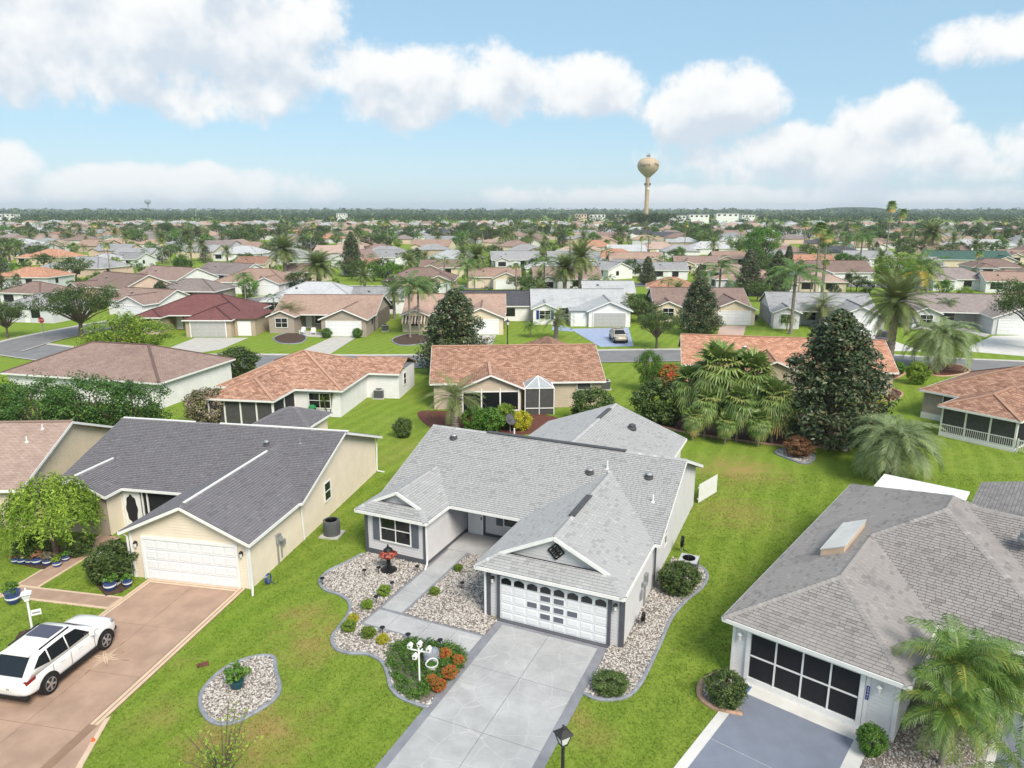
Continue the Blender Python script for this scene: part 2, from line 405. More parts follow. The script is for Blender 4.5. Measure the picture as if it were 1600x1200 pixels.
def wall_of(p0, p1):
    d = Vector((p1[0] - p0[0], p1[1] - p0[1])); ln = d.length; d /= ln
    return ((p0[0], p0[1]), (d.x, d.y), (d.y, -d.x)), ln
def lap_wall(b, p0, p1, prof, pitch=.15):
    """horizontal lap boards over a convex wall outline prof=[(s,z)...]"""
    (px, py), (dx, dy), (nx, ny) = wall_of(p0, p1)[0]
    zs = [z for _, z in prof]; z = min(zs)
    def span(zz):
        xs = []
        for i in range(len(prof)):
            (a, za), (c, zc) = prof[i], prof[(i + 1) % len(prof)]
            if za == zc:
                if abs(zz - za) < 1e-6: xs += [a, c]
            elif min(za, zc) - 1e-9 <= zz <= max(za, zc) + 1e-9: xs.append(a + (c - a) * (zz - za) / (zc - za))
        return min(xs), max(xs)
    pt = lambda s_, zz, o_: (px + dx * s_ + nx * o_, py + dy * s_ + ny * o_, zz)
    while z < max(zs) - 1e-3:
        z1 = min(z + pitch, max(zs)); a0, a1 = span(z); b0, b1 = span(z1)
        b.poly([pt(a0, z, .02), pt(a1, z, .02), pt(b1, z1, .0), pt(b0, z1, .0)])
        b.poly([pt(a0, z, .0), pt(a1, z, .0), pt(a1, z, .02), pt(a0, z, .02)]); z = z1
def flat_wall(b, p0, p1, prof):
    (px, py), (dx, dy), (nx, ny) = wall_of(p0, p1)[0]
    b.poly([(px + dx * s_, py + dy * s_, z) for s_, z in prof])

class House:
    def __init__(s, name, label, loc, ang, roofm, wallm, trim='white', lap=False, ze=2.5, group=None):
        s.root = thing(name, label, 'house', (loc[0], loc[1], 0), -R(ang), group)
        s.loc = loc; s.ang = R(ang); s.roofm = roofm; s.wallm = wallm; s.trim = M[trim] if isinstance(trim, str) else trim
        s.lap = lap; s.ze = ze; s.planes = []; s.fas = MB(); s.walls = MB(); s.caps = []; s.th = .09; s.rows = []
    def W(s, u, w): c, n_ = math.cos(s.ang), math.sin(s.ang); return (s.loc[0] + u * c + w * n_, s.loc[1] - u * n_ + w * c)
    def plane(s, pts, edges=()):
        """pts[0]-pts[1] is the eave; edges lists the indices of the sides that carry a fascia"""
        s.planes.append(pts)
        for i in edges:
            p, q_ = Vector(pts[i]), Vector(pts[(i + 1) % len(pts)])
            s.fas.bar(p - Vector((0, 0, .085)), q_ - Vector((0, 0, .085)), .05 if i else .11, .15)
    def gable_u(s, u0, u1, w0, w1, zr, front=True):
        wm = (w0 + w1) / 2; z = s.ze
        s.plane([(u0, w0, z), (u1, w0, z), (u1, wm, zr), (u0, wm, zr)], (0, 1, 3))
        s.plane([(u1, w1, z), (u0, w1, z), (u0, wm, zr), (u1, wm, zr)], (0, 1, 3))
        nf = Vector((0, -(zr - z), wm - w0)); nb = Vector((0, zr - z, wm - w0)); s.caps.append(((u0, wm, zr), (u1, wm, zr), nf, nb))
        s.main = (w0, (zr - z) / (wm - w0), wm, zr)
    def hip_u(s, u0, u1, w0, w1, sl):
        wm = (w0 + w1) / 2; h = (w1 - w0) / 2; z = s.ze; zr = z + h * sl
        a, b = (u0 + h, wm, zr), (u1 - h, wm, zr)
        s.plane([(u0, w0, z), (u1, w0, z), b, a], (0,)); s.plane([(u1, w1, z), (u0, w1, z), a, b], (0,))
        s.plane([(u0, w1, z), (u0, w0, z), a], (0,)); s.plane([(u1, w0, z), (u1, w1, z), b], (0,))
        nf, nb, nl, nq = (0, -sl, 1), (0, sl, 1), (-sl, 0, 1), (sl, 0, 1)
        s.caps += [(a, b, nf, nb), ((u0, w0, z), a, nf, nl), ((u1, w0, z), b, nf, nq), ((u1, w1, z), b, nb, nq), ((u0, w1, z), a, nb, nl)]
        s.main = (w0, sl, wm, zr)
    def wing(s, u0, u1, w0, sl, kind='gable', d=.8, back=False, wallset=.3, gable=True):
        """front (or rear) wing with its ridge square to the main ridge; runs into the main slope"""
        g_ = -1 if back else 1; z = s.ze; uc = (u0 + u1) / 2; h = (u1 - u0) / 2; zr = z + h * sl
        m0, ms, wm, mz = s.main; e0 = m0 if not back else 2 * wm - m0
        zr_ = min(zr, mz - .02); wb = e0 + g_ * (zr_ - z) / ms
        nl, nq = (-sl, 0, 1), (sl, 0, 1)
        def side(ue, sgn):
            if kind == 'gable':
                s.plane([(ue, w0, z), (ue, e0, z), (uc, wb, zr), (uc, w0, zr)], (0, 3))
            elif kind == 'hip':
                s.plane([(ue, w0, z), (ue, e0, z), (uc, wb, zr), (uc, w0 + g_ * h, zr)], (0,))
            else:
                s.plane([(ue, w0 + g_ * d, z), (ue, e0, z), (uc, wb, zr), (uc, w0 + g_ * d, zr), (ue - sgn * d, w0 + g_ * d, z + d * sl)][:4], (0, 3) if 0 else (0,))
                s.plane([(ue, w0, z), (ue, w0 + g_ * d, z), (ue - sgn * d, w0 + g_ * d, z + d * sl)], (0,))
                p, q_ = Vector((ue - sgn * d, w0 + g_ * (d - .03), z + d * sl)), Vector((uc, w0 + g_ * (d - .03), zr))
                s.fas.bar(p - Vector((0, 0, .05)), q_ - Vector((0, 0, .05)), .08, .15)
        side(u0, -1); side(u1, 1)
        wf = w0 if kind == 'gable' else (w0 + g_ * h if kind == 'hip' else w0 + g_ * d)
        s.caps.append(((uc, wf, zr), (uc, wb, zr), nl, nq))
        if kind == 'hip':
            s.plane([(u0, w0, z), (u1, w0, z), (uc, wf, zr)], (0,))
            nf = (0, -g_ * sl, 1); s.caps += [((u0, w0, z), (uc, wf, zr), nf, nl), ((u1, w0, z), (uc, wf, zr), nf, nq)]
        if kind == 'dutch':
            s.plane([(u0, w0, z), (u1, w0, z), (u1 - d, wf, z + d * sl), (u0 + d, wf, z + d * sl)], (0,))
            nf = (0, -g_ * sl, 1); s.caps += [((u0, w0, z), (u0 + d, wf, z + d * sl), nf, nl), ((u1, w0, z), (u1 - d, wf, z + d * sl), nf, nq)]
            if gable:
                zb = z + d * sl - .05; a, b = u0 + d * .9, u1 - d * .9
                pr = [(0, zb), (b - a, zb), ((b - a) / 2, zr - .06)]
                p0, p1 = ((a, wf + .22 * g_), (b, wf + .22 * g_)) if not back else ((b, wf + .22 * g_), (a, wf + .22 * g_))
                s.wall(p0, p1, pr)
        return uc, zr, wb
    def wall(s, p0, p1, prof=None, z0=0, z1=None):
        ln = wall_of(p0, p1)[1]
        prof = prof or [(0, z0), (ln, z0), (ln, (z1 or s.ze - .02)), (0, (z1 or s.ze - .02))]
        (lap_wall if s.lap else flat_wall)(s.walls, p0, p1, prof)
    def gwall(s, p0, p1, zr, mid=None):
        ln = wall_of(p0, p1)[1]; s.wall(p0, p1, [(0, 0), (ln, 0), (ln, s.ze - .06), (ln / 2 if mid is None else mid, zr - .08), (0, s.ze - .06)])
    def box_walls(s, u0, u1, w0, w1, gab=None):
        s.wall((u0, w0), (u1, w0)); s.wall((u1, w1), (u0, w1))
        if gab: s.gwall((u1, w0), (u1, w1), gab); s.gwall((u0, w1), (u0, w0), gab)
        else: s.wall((u1, w0), (u1, w1)); s.wall((u0, w1), (u0, w0))
    def finish(s, shingled=None, keep=300, fascia=True):
        b = MB()
        for pts in s.planes:
            o_, e, f, nn = plane_frame(pts)
            uv = [((Vector(p) - o_).dot(e) + 3.3, (Vector(p) - o_).dot(f)) for p in pts]
            P3 = [Vector(p) for p in pts]
            if (P3[1] - P3[0]).cross(P3[2] - P3[1]).z < 0: P3 = P3[::-1]; uv = uv[::-1]
            b.poly(P3, uv=uv); lo = [p - Vector((0, 0, s.th)) for p in P3]
            b.poly(lo[::-1])
            for i in range(len(P3)): j = (i + 1) % len(P3); b.poly([lo[i], lo[j], P3[j], P3[i]])
        s.roof = b.build('roof', s.roofm, s.root)
        if shingled: lay_shingles(s.root, s.roof, s.planes, s.caps, shingled, keep=keep)
        elif s.caps and fascia:
            c = MB()
            for p, q_, n1, n2 in s.caps: c.bar(Vector(p) + Vector((0, 0, .02)), Vector(q_) + Vector((0, 0, .02)), .26, .06)
            c.uv = {i: [(.5, .07)] * len(f_) for i, f_ in enumerate(c.f)}; c.build('ridge_cap', s.roofm, s.roof)
        if s.walls.f: s.walls.build('wall', s.wallm, s.root)
        if fascia and s.fas.f: s.fas.build('fascia', s.trim, s.root)
    def window(s, p0, p1, at, z0, w, h, cols=2, rows=2, shutters=None, frame=None, glass='glass', off=.02, bw=.07):
        wl = wall_of(p0, p1)[0]; b = MB(); a, c = at, at + w
        for (x0, x1, y0, y1) in ((a - bw, c + bw, z0 - bw, z0), (a - bw, c + bw, z0 + h, z0 + h + bw), (a - bw, a, z0, z0 + h), (c, c + bw, z0, z0 + h)):
            b.wbox(wl, x0, x1, y0, y1, off, off + .06)
        fr = b.build('window', frame or M['white'], s.root)
        mw = .045; cw = (w - (cols - 1) * mw) / cols; rh = (h - (rows - 1) * mw) / rows
        mu = MB()
        for i in range(cols - 1): x = a + (i + 1) * cw + i * mw; mu.wbox(wl, x, x + mw, z0, z0 + h, off, off + .045)
        for j in range(rows - 1):
            y = z0 + (j + 1) * rh + j * mw
            for i in range(cols): mu.wbox(wl, a + i * (cw + mw), a + i * (cw + mw) + cw, y, y + mw, off, off + .043)
        if mu.f: mu.build('muntin', frame or M['white'], fr)
        for i in range(cols):
            for j in range(rows):
                p = MB(); p.wbox(wl, a + i * (cw + mw), a + i * (cw + mw) + cw, z0 + j * (rh + mw), z0 + j * (rh + mw) + rh, off, off + .02)
                p.build('pane', M[glass], fr)
        if shutters:
            for x0 in (a - bw - .42, c + bw + .02):
                q_ = MB(); q_.wbox(wl, x0, x0 + .4, z0 - .06, z0 + h + .06, off, off + .05)
                for k in range(int((h) / .09)): q_.wbox(wl, x0 + .05, x0 + .35, z0 + .02 + k * .09, z0 + .07 + k * .09, off + .05, off + .065)
                q_.build('shutter', shutters, s.root)
        return fr
    def slab(s, name, p0, p1, a, c, z0, z1, m, o0=.02, o1=.06, parent=None):
        b = MB(); b.wbox(wall_of(p0, p1)[0], a, c, z0, z1, o0, o1); return b.build(name, M[m] if isinstance(m, str) else m, parent or s.root)
    def garage(s, p0, p1, a, w, h=2.13, frame=None, m='white_door', cols=8, rows=4, panels=True, off=.03):
        wl = wall_of(p0, p1)[0]
        d = s.slab('garage_door', p0, p1, a, a + w, 0.02, h, m, off, off + .04)
        f = MB(); fw = .13
        for (x0, x1, y0, y1) in ((a - fw, a, 0, h + fw), (a + w, a + w + fw, 0, h + fw), (a, a + w, h, h + fw)): f.wbox(wl, x0, x1, y0, y1, off, off + .085)
        f.build('door_frame', frame or s.trim, s.root)
        if panels:
            cw, rh = w / cols, h / rows; key = ('gp', round(cw, 3), round(rh, 3), m)
            if key not in TABS:
                b = MB(); x0, x1, y0, y1 = -cw / 2 + .05, cw / 2 - .05, -rh / 2 + .07, rh / 2 - .07; k = .03
                b.hexa([(x0, 0, y0), (x1, 0, y0), (x1, 0, y1), (x0, 0, y1), (x0 + k, -.011, y0 + k), (x1 - k, -.011, y0 + k), (x1 - k, -.011, y1 - k), (x0 + k, -.011, y1 - k)])
                TABS[key] = b.mesh('door_panel', M[m])
            an = math.atan2(wl[1][1], wl[1][0])
            for i in range(cols):
                for j in range(rows):
                    t = a + (i + .5) * cw
                    o = obj('door_panel', TABS[key], d, loc=(wl[0][0] + wl[1][0] * t + wl[2][0] * (off + .042), wl[0][1] + wl[1][1] * t + wl[2][1] * (off + .042), (j + .5) * rh + .01), rz=an)
            sm = MB()
            for j in range(1, rows): sm.wbox(wl, a + .01, a + w - .01, j * rh - .006, j * rh + .006, off + .0405, off + .043)
            sm.build('section_joint', M['galv'], d)
        return d
def wall_lamp(h, p0, p1, at, z, col='black'):
    wl = wall_of(p0, p1)[0]; x, y = wl[0][0] + wl[1][0] * at + wl[2][0] * .14, wl[0][1] + wl[1][1] * at + wl[2][1] * .14
    b = MB(); b.wbox(wl, at - .05, at + .05, z - .1, z + .12, .02, .05); b.bar((x - wl[2][0] * .1, y - wl[2][1] * .1, z + .14), (x, y, z + .14), .03)
    b.lathe([(.02, .2), (.1, .1), (.1, .085)], 8, (x, y, z)); b.lathe([(.05, -.13), (.03, -.16)], 8, (x, y, z))
    o = b.build('wall_lantern', M[col], h.root)
    g_ = MB(); g_.lathe([(.045, -.13), (.075, .085)], 8, (x, y, z)); g_.build('lantern_glass', M['pvc'], o)
def roof_z(h, u, w, back=False):
    m0, ms, wm, mz = h.main; return h.ze + ms * (w - m0) if w <= wm else mz - ms * (w - wm)
def roof_vent(h, u, w, r=.2, dome=None):
    z = roof_z(h, u, w); b = MB(); b.lathe([(r * 1.25, -.06), (r * 1.25, .03), (r, .06), (r, .2), (r * .75, .27), (.02, .29)], 12, (u, w, z))
    o = b.build('roof_vent', M['vent'], h.root)
    t = MB(); t.lathe([(r * .98, .2), (r * .72, .275), (.02, .31)], 12, (u, w, z + .006)); t.build('vent_cap', M['galv' if not dome else dome], o)
def roof_pipe(h, u, w, hh=.35, m='pvc'):
    z = roof_z(h, u, w); b = MB(); b.lathe([(.11, -.05), (.1, .03), (.045, .07), (.045, hh), (.03, hh)], 8, (u, w, z)); b.build('vent_pipe', M[m], h.root)
def downspout(h, pts, m='white'):
    b = MB()
    for p, q_ in zip(pts[:-1], pts[1:]): b.bar(p, q_, .08, .06)
    b.build('downspout', M[m], h.root)
def ac_unit(x, y, rz, label, round_=False, top='ac_top', hgt=.85):
    t = thing('air_conditioner', label, 'air conditioner', (x, y, 0), rz, 'air conditioners beside the houses')
    b = MB(); b.box(-.55, .55, -.55, .55, 0.0, .08); b.build('pad', M['conc'], t)
    b = MB()
    if round_:
        b.lathe([(.46, .08), (.46, hgt), (.44, hgt + .02)], 20)
        for k in range(14): b.lathe([(.468, .16 + k * .045), (.468, .18 + k * .045)], 20)
    else:
        b.box(-.42, .42, -.42, .42, .08, hgt)
        for k in range(12): b.box(-.43, .43, -.43, .43, .16 + k * .055, .185 + k * .055)
    b.build('cabinet', M['ac'], t)
    b = MB()
    if round_: b.lathe([(.45, hgt + .02), (.45, hgt + .06), (.34, hgt + .07), (.33, hgt + .03)], 20)
    else: b.box(-.44, .44, -.44, .44, hgt, hgt + .05)
    c = b.build('top', M['ac' if round_ else top], t)
    b = MB()
    for k in range(5): r = .06 + k * .06; b.lathe([(r, hgt + .075), (r + .012, hgt + .085), (r + .012, hgt + .075)], 16)
    for k in range(4): a = k * math.pi / 4; b.bar((-.31 * math.cos(a), -.31 * math.sin(a), hgt + .09), (.31 * math.cos(a), .31 * math.sin(a), hgt + .09), .015)
    b.build('fan_grille', M['black'], t); b = MB(); b.lathe([(.3, hgt + .052), (.3, hgt + .06)], 16); b.build('fan_well', M['black'], t)
    return t
# ------------------------------------------------------------------ ground
def lawn_material():
    m = bpy.data.materials.new('lawn'); m.use_nodes = True; t = NT(m.node_tree); b = m.node_tree.nodes['Principled BSDF']
    ge = t.new('ShaderNodeNewGeometry'); p = ge.outputs['Position']
    fine = t.noise(p, 9, 6, .75); mid = t.noise(p, 1.1, 5, .65); big = t.noise(p, .13, 4, .6); yel = t.noise(p, .34, 6, .7, .6)
    c = t.mix(t.smooth(fine, .3, .7), (.092, .148, .019), (.205, .300, .040))
    c = t.mix(t.math('MULTIPLY', t.smooth(mid, .35, .75), .45), c, (.26, .325, .052))
    c = t.mix(t.math('MULTIPLY', t.smooth(big, .45, .7), .5), c, (.15, .255, .024))
    c = t.mix(t.math('MULTIPLY', t.smooth(yel, .54, .76), .5), c, (.31, .29, .085))
    sxx = t.new('ShaderNodeSeparateXYZ'); t.put(sxx.inputs[0], p); mow = t.math('SINE', t.math('MULTIPLY', t.math('ADD', t.math('MULTIPLY', sxx.outputs[0], .91), t.math('MULTIPLY_ADD', sxx.outputs[1], -.41, t.math('MULTIPLY', big, 2.5))), 4.6))
    c = t.mix(t.math('MULTIPLY', t.smooth(mow, -.3, .9), .28), c, (.26, .335, .055))
    # thin dry patches where the photo's lawn is worn
    for (px, py, rad, st) in ((1160, 735, 5.4, 1.0), (1150, 800, 5.0, .6), (400, 1150, 3.6, 1.0), (560, 1010, 1.8, .0), (330, 1160, 2.2, .8), (490, 1005, 3.0, .8), (475, 960, 2.4, .7), (250, 1120, 2.0, .5), (900, 1120, 1.5, .6), (640, 700, 4, .3), (930, 1150, 1.8, .5), (590, 720, 3, .25)):
        gx, gy = P(px, py); d = t.vec('LENGTH', t.vec('SUBTRACT', p, (gx, gy, 0)))
        f = t.math('MULTIPLY', t.smooth(t.math('ADD', d, t.math('MULTIPLY', mid, rad * 1.4)), rad * 1.5, rad * .5), st)
        c = t.mix(t.math('MULTIPLY', f, t.smooth(fine, .2, .5)), c, (.33, .24, .09))
    t.put(b.inputs['Base Color'], c); b.inputs['Roughness'].default_value = .95; b.inputs['Specular IOR Level'].default_value = .1
    bn = t.new('ShaderNodeBump'); bn.inputs['Strength'].default_value = .7; bn.inputs['Distance'].default_value = .05
    t.put(bn.inputs['Height'], t.noise(p, 22, 5, .8)); t.l.new(bn.outputs[0], b.inputs['Normal']); return m
M['lawn'] = lawn_material()
GR = 9000
b = MB(); b.poly([(-GR, -200, 0), (GR, -200, 0), (GR, GR, 0), (-GR, GR, 0)]); b.build('ground', M['lawn'], kind='structure')

def street(name, pts, w, z=.012, m='asphalt', gut=True):
    pts = [Vector((*p, 0)) for p in catmull(pts, k=5)]; L_, R_ = [], []
    for i, p in enumerate(pts):
        d = (pts[min(i + 1, len(pts) - 1)] - pts[max(0, i - 1)]).normalized(); nn = Vector((-d.y, d.x, 0))
        L_.append(p + nn * w / 2); R_.append(p - nn * w / 2)
    b = MB()
    for i in range(len(pts) - 1): b.poly([(*R_[i].xy, z), (*R_[i + 1].xy, z), (*L_[i + 1].xy, z), (*L_[i].xy, z)])
    o = b.build(name, M[m], kind='structure')
    EXC.append([tuple(p.xy) for p in R_] + [tuple(p.xy) for p in L_[::-1]])
    if gut:
        for E_, sg in ((L_, 1), (R_, -1)):
            g_ = MB()
            for i in range(len(pts) - 1):
                a, c = E_[i], E_[i + 1]; q0 = (a - pts[i]).normalized() * .55; q1 = (c - pts[i + 1]).normalized() * .55
                f = [(*a.xy, .016), (*c.xy, .016), (*(c + q1).xy, .09), (*(a + q0).xy, .09)]
                g_.poly(f if sg < 0 else f[::-1])
            g_.build('gutter', M['conc'], o)
    return o
street('street', [P(30, 545), (-48, 84.5), (-30, 83.5), (-11, 83.3), (13, 86.5), (35, 86.5), (52, 81.5), (72, 76.5), (105, 66)], 6.8)
street('side_street', [(-66, 89), (-66, 100), (-61, 118), (-52, 140), (-40, 158), (-22, 170)], 6.6, .02)
street('far_street', [(-75, 172), (-40, 166), (-10, 166), (30, 172), (70, 172), (130, 160)], 6.8, .016)

def poly_sheet(name, pl, z0, z1, m, parent=None, exc=True, world=None, **kw):
    b = MB(); b.prism(pl, z0, z1); o = b.build(name, m, parent, **kw)
    if exc: EXC.append([world(*p) for p in pl] if world else list(pl))
    return o
def kerb(name, pts, w=.16, h=.09, m='kerb', closed=False, parent=None, label=None):
    pl = [Vector((*p, 0)) for p in catmull(pts, closed, 6)]; n_ = len(pl); b = MB(); prof = [(-w / 2, 0), (-w / 2, h * .7), (-w * .2, h), (w * .25, h), (w / 2, h * .6), (w / 2, 0)]
    rings = []
    for i, p in enumerate(pl):
        d = (pl[(i + 1) % n_ if closed else min(i + 1, n_ - 1)] - pl[i - 1 if closed else max(i - 1, 0)]).normalized(); nn = Vector((-d.y, d.x, 0))
        rings.append([(p.x + nn.x * a, p.y + nn.y * a, c) for a, c in prof])
    for i in range(n_ if closed else n_ - 1):
        A, B_ = rings[i], rings[(i + 1) % n_]
        for k in range(len(prof) - 1): b.poly([A[k], B_[k], B_[k + 1], A[k + 1]])
    return b.build(name, M[m], parent, kind=None if parent else 'structure')
STONE_PAL = None
def gravel_mat(name, cols):
    m = bpy.data.materials.new(name); m.use_nodes = True; t = NT(m.node_tree); b = m.node_tree.nodes['Principled BSDF']
    at = t.new('ShaderNodeAttribute', attribute_name='tint')
    c = t.ramp(at.outputs['Fac'], [(i / (len(cols) - 1), q_) for i, q_ in enumerate(cols)]); t.put(b.inputs['Base Color'], c); b.inputs['Roughness'].default_value = .85; return m
M['river'] = gravel_mat('river_rock', [(.11, .095, .088), (.29, .255, .23), (.44, .40, .36), (.51, .475, .44), (.60, .575, .545)])
M['river_base'] = mat('rock_bed_base', (.2, .17, .15), .95, .4, 20, .8, 50)
M['pebble'] = gravel_mat('grey_pebble', [(.1, .09, .085), (.24, .22, .2), (.36, .33, .31), (.5, .47, .44)])
def np_mesh(name, V, F, mat_, tint=None, parent=None, smooth=False, **kw):
    m = bpy.data.meshes.new(name); k = F.shape[1]
    m.vertices.add(len(V)); m.vertices.foreach_set('co', V.astype('f').ravel())
    m.loops.add(F.size); m.loops.foreach_set('vertex_index', F.astype('i').ravel())
    m.polygons.add(len(F)); m.polygons.foreach_set('loop_start', np.arange(0, F.size, k, dtype='i')); m.polygons.foreach_set('loop_total', np.full(len(F), k, 'i'))
    if tint is not None: a = m.attributes.new('tint', 'FLOAT', 'FACE'); a.data.foreach_set('value', np.repeat(tint, len(F) // len(tint)).astype('f'))
    m.materials.append(mat_); m.update(calc_edges=True); m.validate()
    if parent == 'mesh': return m
    return obj(name, m, parent, **kw)
def scatter_stones(name, poly, dens, size, m, parent=None, skip=(), z=.03):
    A = np.array(poly); lo, hi = A.min(0), A.max(0); n_ = int((hi - lo).prod() * dens); pts = lo + nr.random((n_, 2)) * (hi - lo); k = inpoly(pts, poly)
    for s_ in skip: k &= ~inpoly(pts, s_)
    pts = pts[k]; n_ = len(pts)
    base = np.array([(1, 0, 0), (0, 1, 0), (-1, 0, 0), (0, -1, 0), (.1, .1, 1), (0, 0, -.4)], 'f'); fc = np.array([(0, 1, 4), (1, 2, 4), (2, 3, 4), (3, 0, 4)])
    sc = size * (.55 + .9 * nr.random((n_, 1, 1))) * np.stack([.8 + .7 * nr.random(n_), .6 + .5 * nr.random(n_), .5 + .5 * nr.random(n_)], 1)[:, None, :]
    v = (base + nr.normal(0, .14, (n_, 6, 3))) * sc; a = nr.random(n_) * 6.28; c, s_ = np.cos(a)[:, None], np.sin(a)[:, None]
    x = v[:, :, 0] * c - v[:, :, 1] * s_; y = v[:, :, 0] * s_ + v[:, :, 1] * c
    V = np.stack([x + pts[:, :1], y + pts[:, 1:], v[:, :, 2] + z + nr.random((n_, 1)) * .03], 2).reshape(-1, 3)
    F = (fc[None] + (np.arange(n_) * 6)[:, None, None]).reshape(-1, 3)
    return np_mesh(name, V, F, m, nr.random(n_), parent, kind='stuff')

def flag_mat(name, base, line, lw=.02, scale=.95):
    m = bpy.data.materials.new(name); m.use_nodes = True; t = NT(m.node_tree); b = m.node_tree.nodes['Principled BSDF']
    ge = t.new('ShaderNodeNewGeometry'); p = ge.outputs['Position']
    wp = t.vec('ADD', p, t.vec('MULTIPLY', t.noise(p, 1.3, 3, .5, col=True), (.35, .35, 0)))
    vo = t.new('ShaderNodeTexVoronoi', feature='DISTANCE_TO_EDGE'); t.put(vo.inputs['Vector'], t.vec('MULTIPLY', wp, (1, 1, 0))); vo.inputs['Scale'].default_value = scale
    ln = t.smooth(vo.outputs[0], lw * 1.4, lw * .5)
    big = t.noise(p, .7, 5, .65); fi = t.noise(p, 14, 4, .7)
    c = t.mix(t.smooth(big, .3, .75), tuple(x * .84 for x in base), tuple(x * 1.12 for x in base)); c = t.mix(t.math('MULTIPLY', t.smooth(fi, .35, .75), .2), c, tuple(x * .8 for x in base))
    c = t.mix(t.math('MULTIPLY', ln, .38), c, line); t.put(b.inputs['Base Color'], c); b.inputs['Roughness'].default_value = .7; b.inputs['Specular IOR Level'].default_value = .25
    return m
M['flag'] = flag_mat('painted_flagstone', (.40, .40, .405), (.56, .55, .54), .011)
M['border'] = mat('grey_border', (.215, .22, .245), .7, .12, 2, .1, 40)

# ------------------------------------------------------------------ centre house (light grey roof)
M['sh_light'] = shingle_mat('light_grey_shingle', (.21, .21, .215), (.37, .37, .375), (.48, .48, .485), .12)
M['base_light'] = mat('grey_roof_deck', (.12, .12, .125), .9, .1)
M['lap_grey'] = mat('pale_grey_siding', (.56, .555, .57), .55, .05, 1.5)
A = House('suburban_house', 'pale grey house with light grey shingle roof and slate panelled garage door, centre foreground', P(779.7, 969), 24, M['base_light'], M['lap_grey'], lap=True)
A.gable_u(-9.5, 5.9, 5.1, 16.7, 4.75)
gA = A.wing(-1.1, 5.6, -.15, .48, 'dutch', .85); wA = A.wing(-9.5, -5.25, 2.7, .48, 'dutch', .7); rA = A.wing(-6, 4, 21.5, .38, 'gable', back=True)
gf = ((-.6, .2), (5.5, .2)); wf_ = ((-9.05, 3.0), (-5.45, 3.0))
A.wall((-.6, .2), (5.5, .2)); A.wall((5.5, .2), (5.5, 5.4)); A.gwall((5.51, 5.4), (5.51, 16.4), 4.75)
A.wall((-.6, 7.3), (-.6, .2)); A.wall(*wf_); A.wall((-5.45, 3.0), (-5.45, 7.3)); A.wall((-5.45, 7.3), (-.6, 7.3))
A.gwall((-9.05, 16.4), (-9.05, 5.4), 4.75); A.wall((-9.05, 5.4), (-9.05, 3.0)); A.wall((5.51, 16.4), (-9.05, 16.4))
A.wall((3.7, 16.4), (3.7, 21.2)); A.gwall((3.7, 21.2), (-5.7, 21.2), 4.35); A.wall((-5.7, 21.2), (-5.7, 16.4))
A.finish(M['sh_light'])
tr = MB()
for p0, p1, at in ((gf[0], gf[1], 0), (gf[0], gf[1], 6.02), (wf_[0], wf_[1], 0), (wf_[0], wf_[1], 3.52)):
    tr = MB(); tr.wbox(wall_of(p0, p1)[0], at - .06, at + .12, 0, 2.46, .021, .06); tr.build('corner_board', M['slate'], A.root)
tr = MB(); tr.wbox(wall_of((5.5, .2), (5.5, 5))[0], -.02, .12, 0, 2.44, .021, .05); tr.build('corner_board', M['slate'], A.root)
fd = MB(); fd.wbox(wall_of(*wf_)[0], .12, 3.46, 0, .32, .022, .04); fd.wbox(wall_of((-5.45, 3), (-5.45, 7.3))[0], .1, 4.3, 0, .2, .022, .04); fd.wbox(wall_of((-5.45, 7.3), (-.6, 7.3))[0], 0, 4.8, 0, .2, .022, .05)
fd.build('foundation_band', M['slate'], A.root)
gd = A.garage(*gf, .6, 4.88, 2.13, M['slate'], cols=8, rows=5, off=.03)
cw, rh = 4.88 / 8, 2.13 / 5; wl = wall_of(*gf)[0]
for i in range(8):       # arched lites in the top section
    p = MB(); x0 = .6 + i * cw + .07; x1 = x0 + cw - .14; zb = 4 * rh + .05
    arch = [(x0, zb), (x1, zb)] + [(x1 + (x0 - x1) * k / 6, zb + .2 + .1 * math.sin(math.pi * k / 6)) for k in range(7)]
    q0 = [(wl[0][0] + s_, wl[0][1] - .10, z) for s_, z in arch]; p.poly(q0); p.poly([(x, y + .02, z) for x, y, z in q0][::-1])
    for k in range(len(q0)): a, c = q0[k], q0[(k + 1) % len(q0)]; p.poly([c, a, (a[0], a[1] + .02, a[2]), (c[0], c[1] + .02, c[2])])
    p.build('door_lite', M['glass'], gd)
for i, j in ((3, 3), (4, 3), (2, 2), (3, 2), (4, 2), (5, 2), (3, 1), (4, 1)):
    p = MB(); p.wbox(wl, .6 + i * cw + .09, .6 + (i + 1) * cw - .09, j * rh + .1, (j + 1) * rh - .1, .094, .104); p.build('painted_panel', M['slate_panel'], gd)
A.slab('door_threshold', *gf, .47, 5.6, 0.0, .06, 'slate', .1, .3)
A.slab('header_board', *gf, .12, 5.98, 2.27, 2.42, 'slate', .03, .055)
A.window(*wf_, .95, .95, 1.75, 1.35, 2, 2, M['slate_panel'])
wall_lamp(A, *gf, .25, 1.85); wall_lamp(A, *gf, 5.8, 1.85)
pw_ = ((-5.45, 7.3), (-.6, 7.3))
ed = A.slab('entry_door', *pw_, .18, 1.12, .04, 2.1, 'white_door', .03, .09); A.slab('door_frame', *pw_, .06, 1.24, 0, 2.2, 'slate', .022, .03)
A.slab('door_glass', *pw_, .33, .97, 1.55, 1.95, 'glass', .09, .095, ed); A.slab('storm_panel', *pw_, .3, 1.0, .3, 1.45, 'pvc', .09, .098, ed)
b = MB(); b.wbox(wall_of(*pw_)[0], 1.0, 1.05, .95, 1.1, .09, .14); b.build('door_handle', M['black'], ed)
A.window(*pw_, 2.4, .85, 1.2, 1.3, 1, 2, M['slate_panel'])
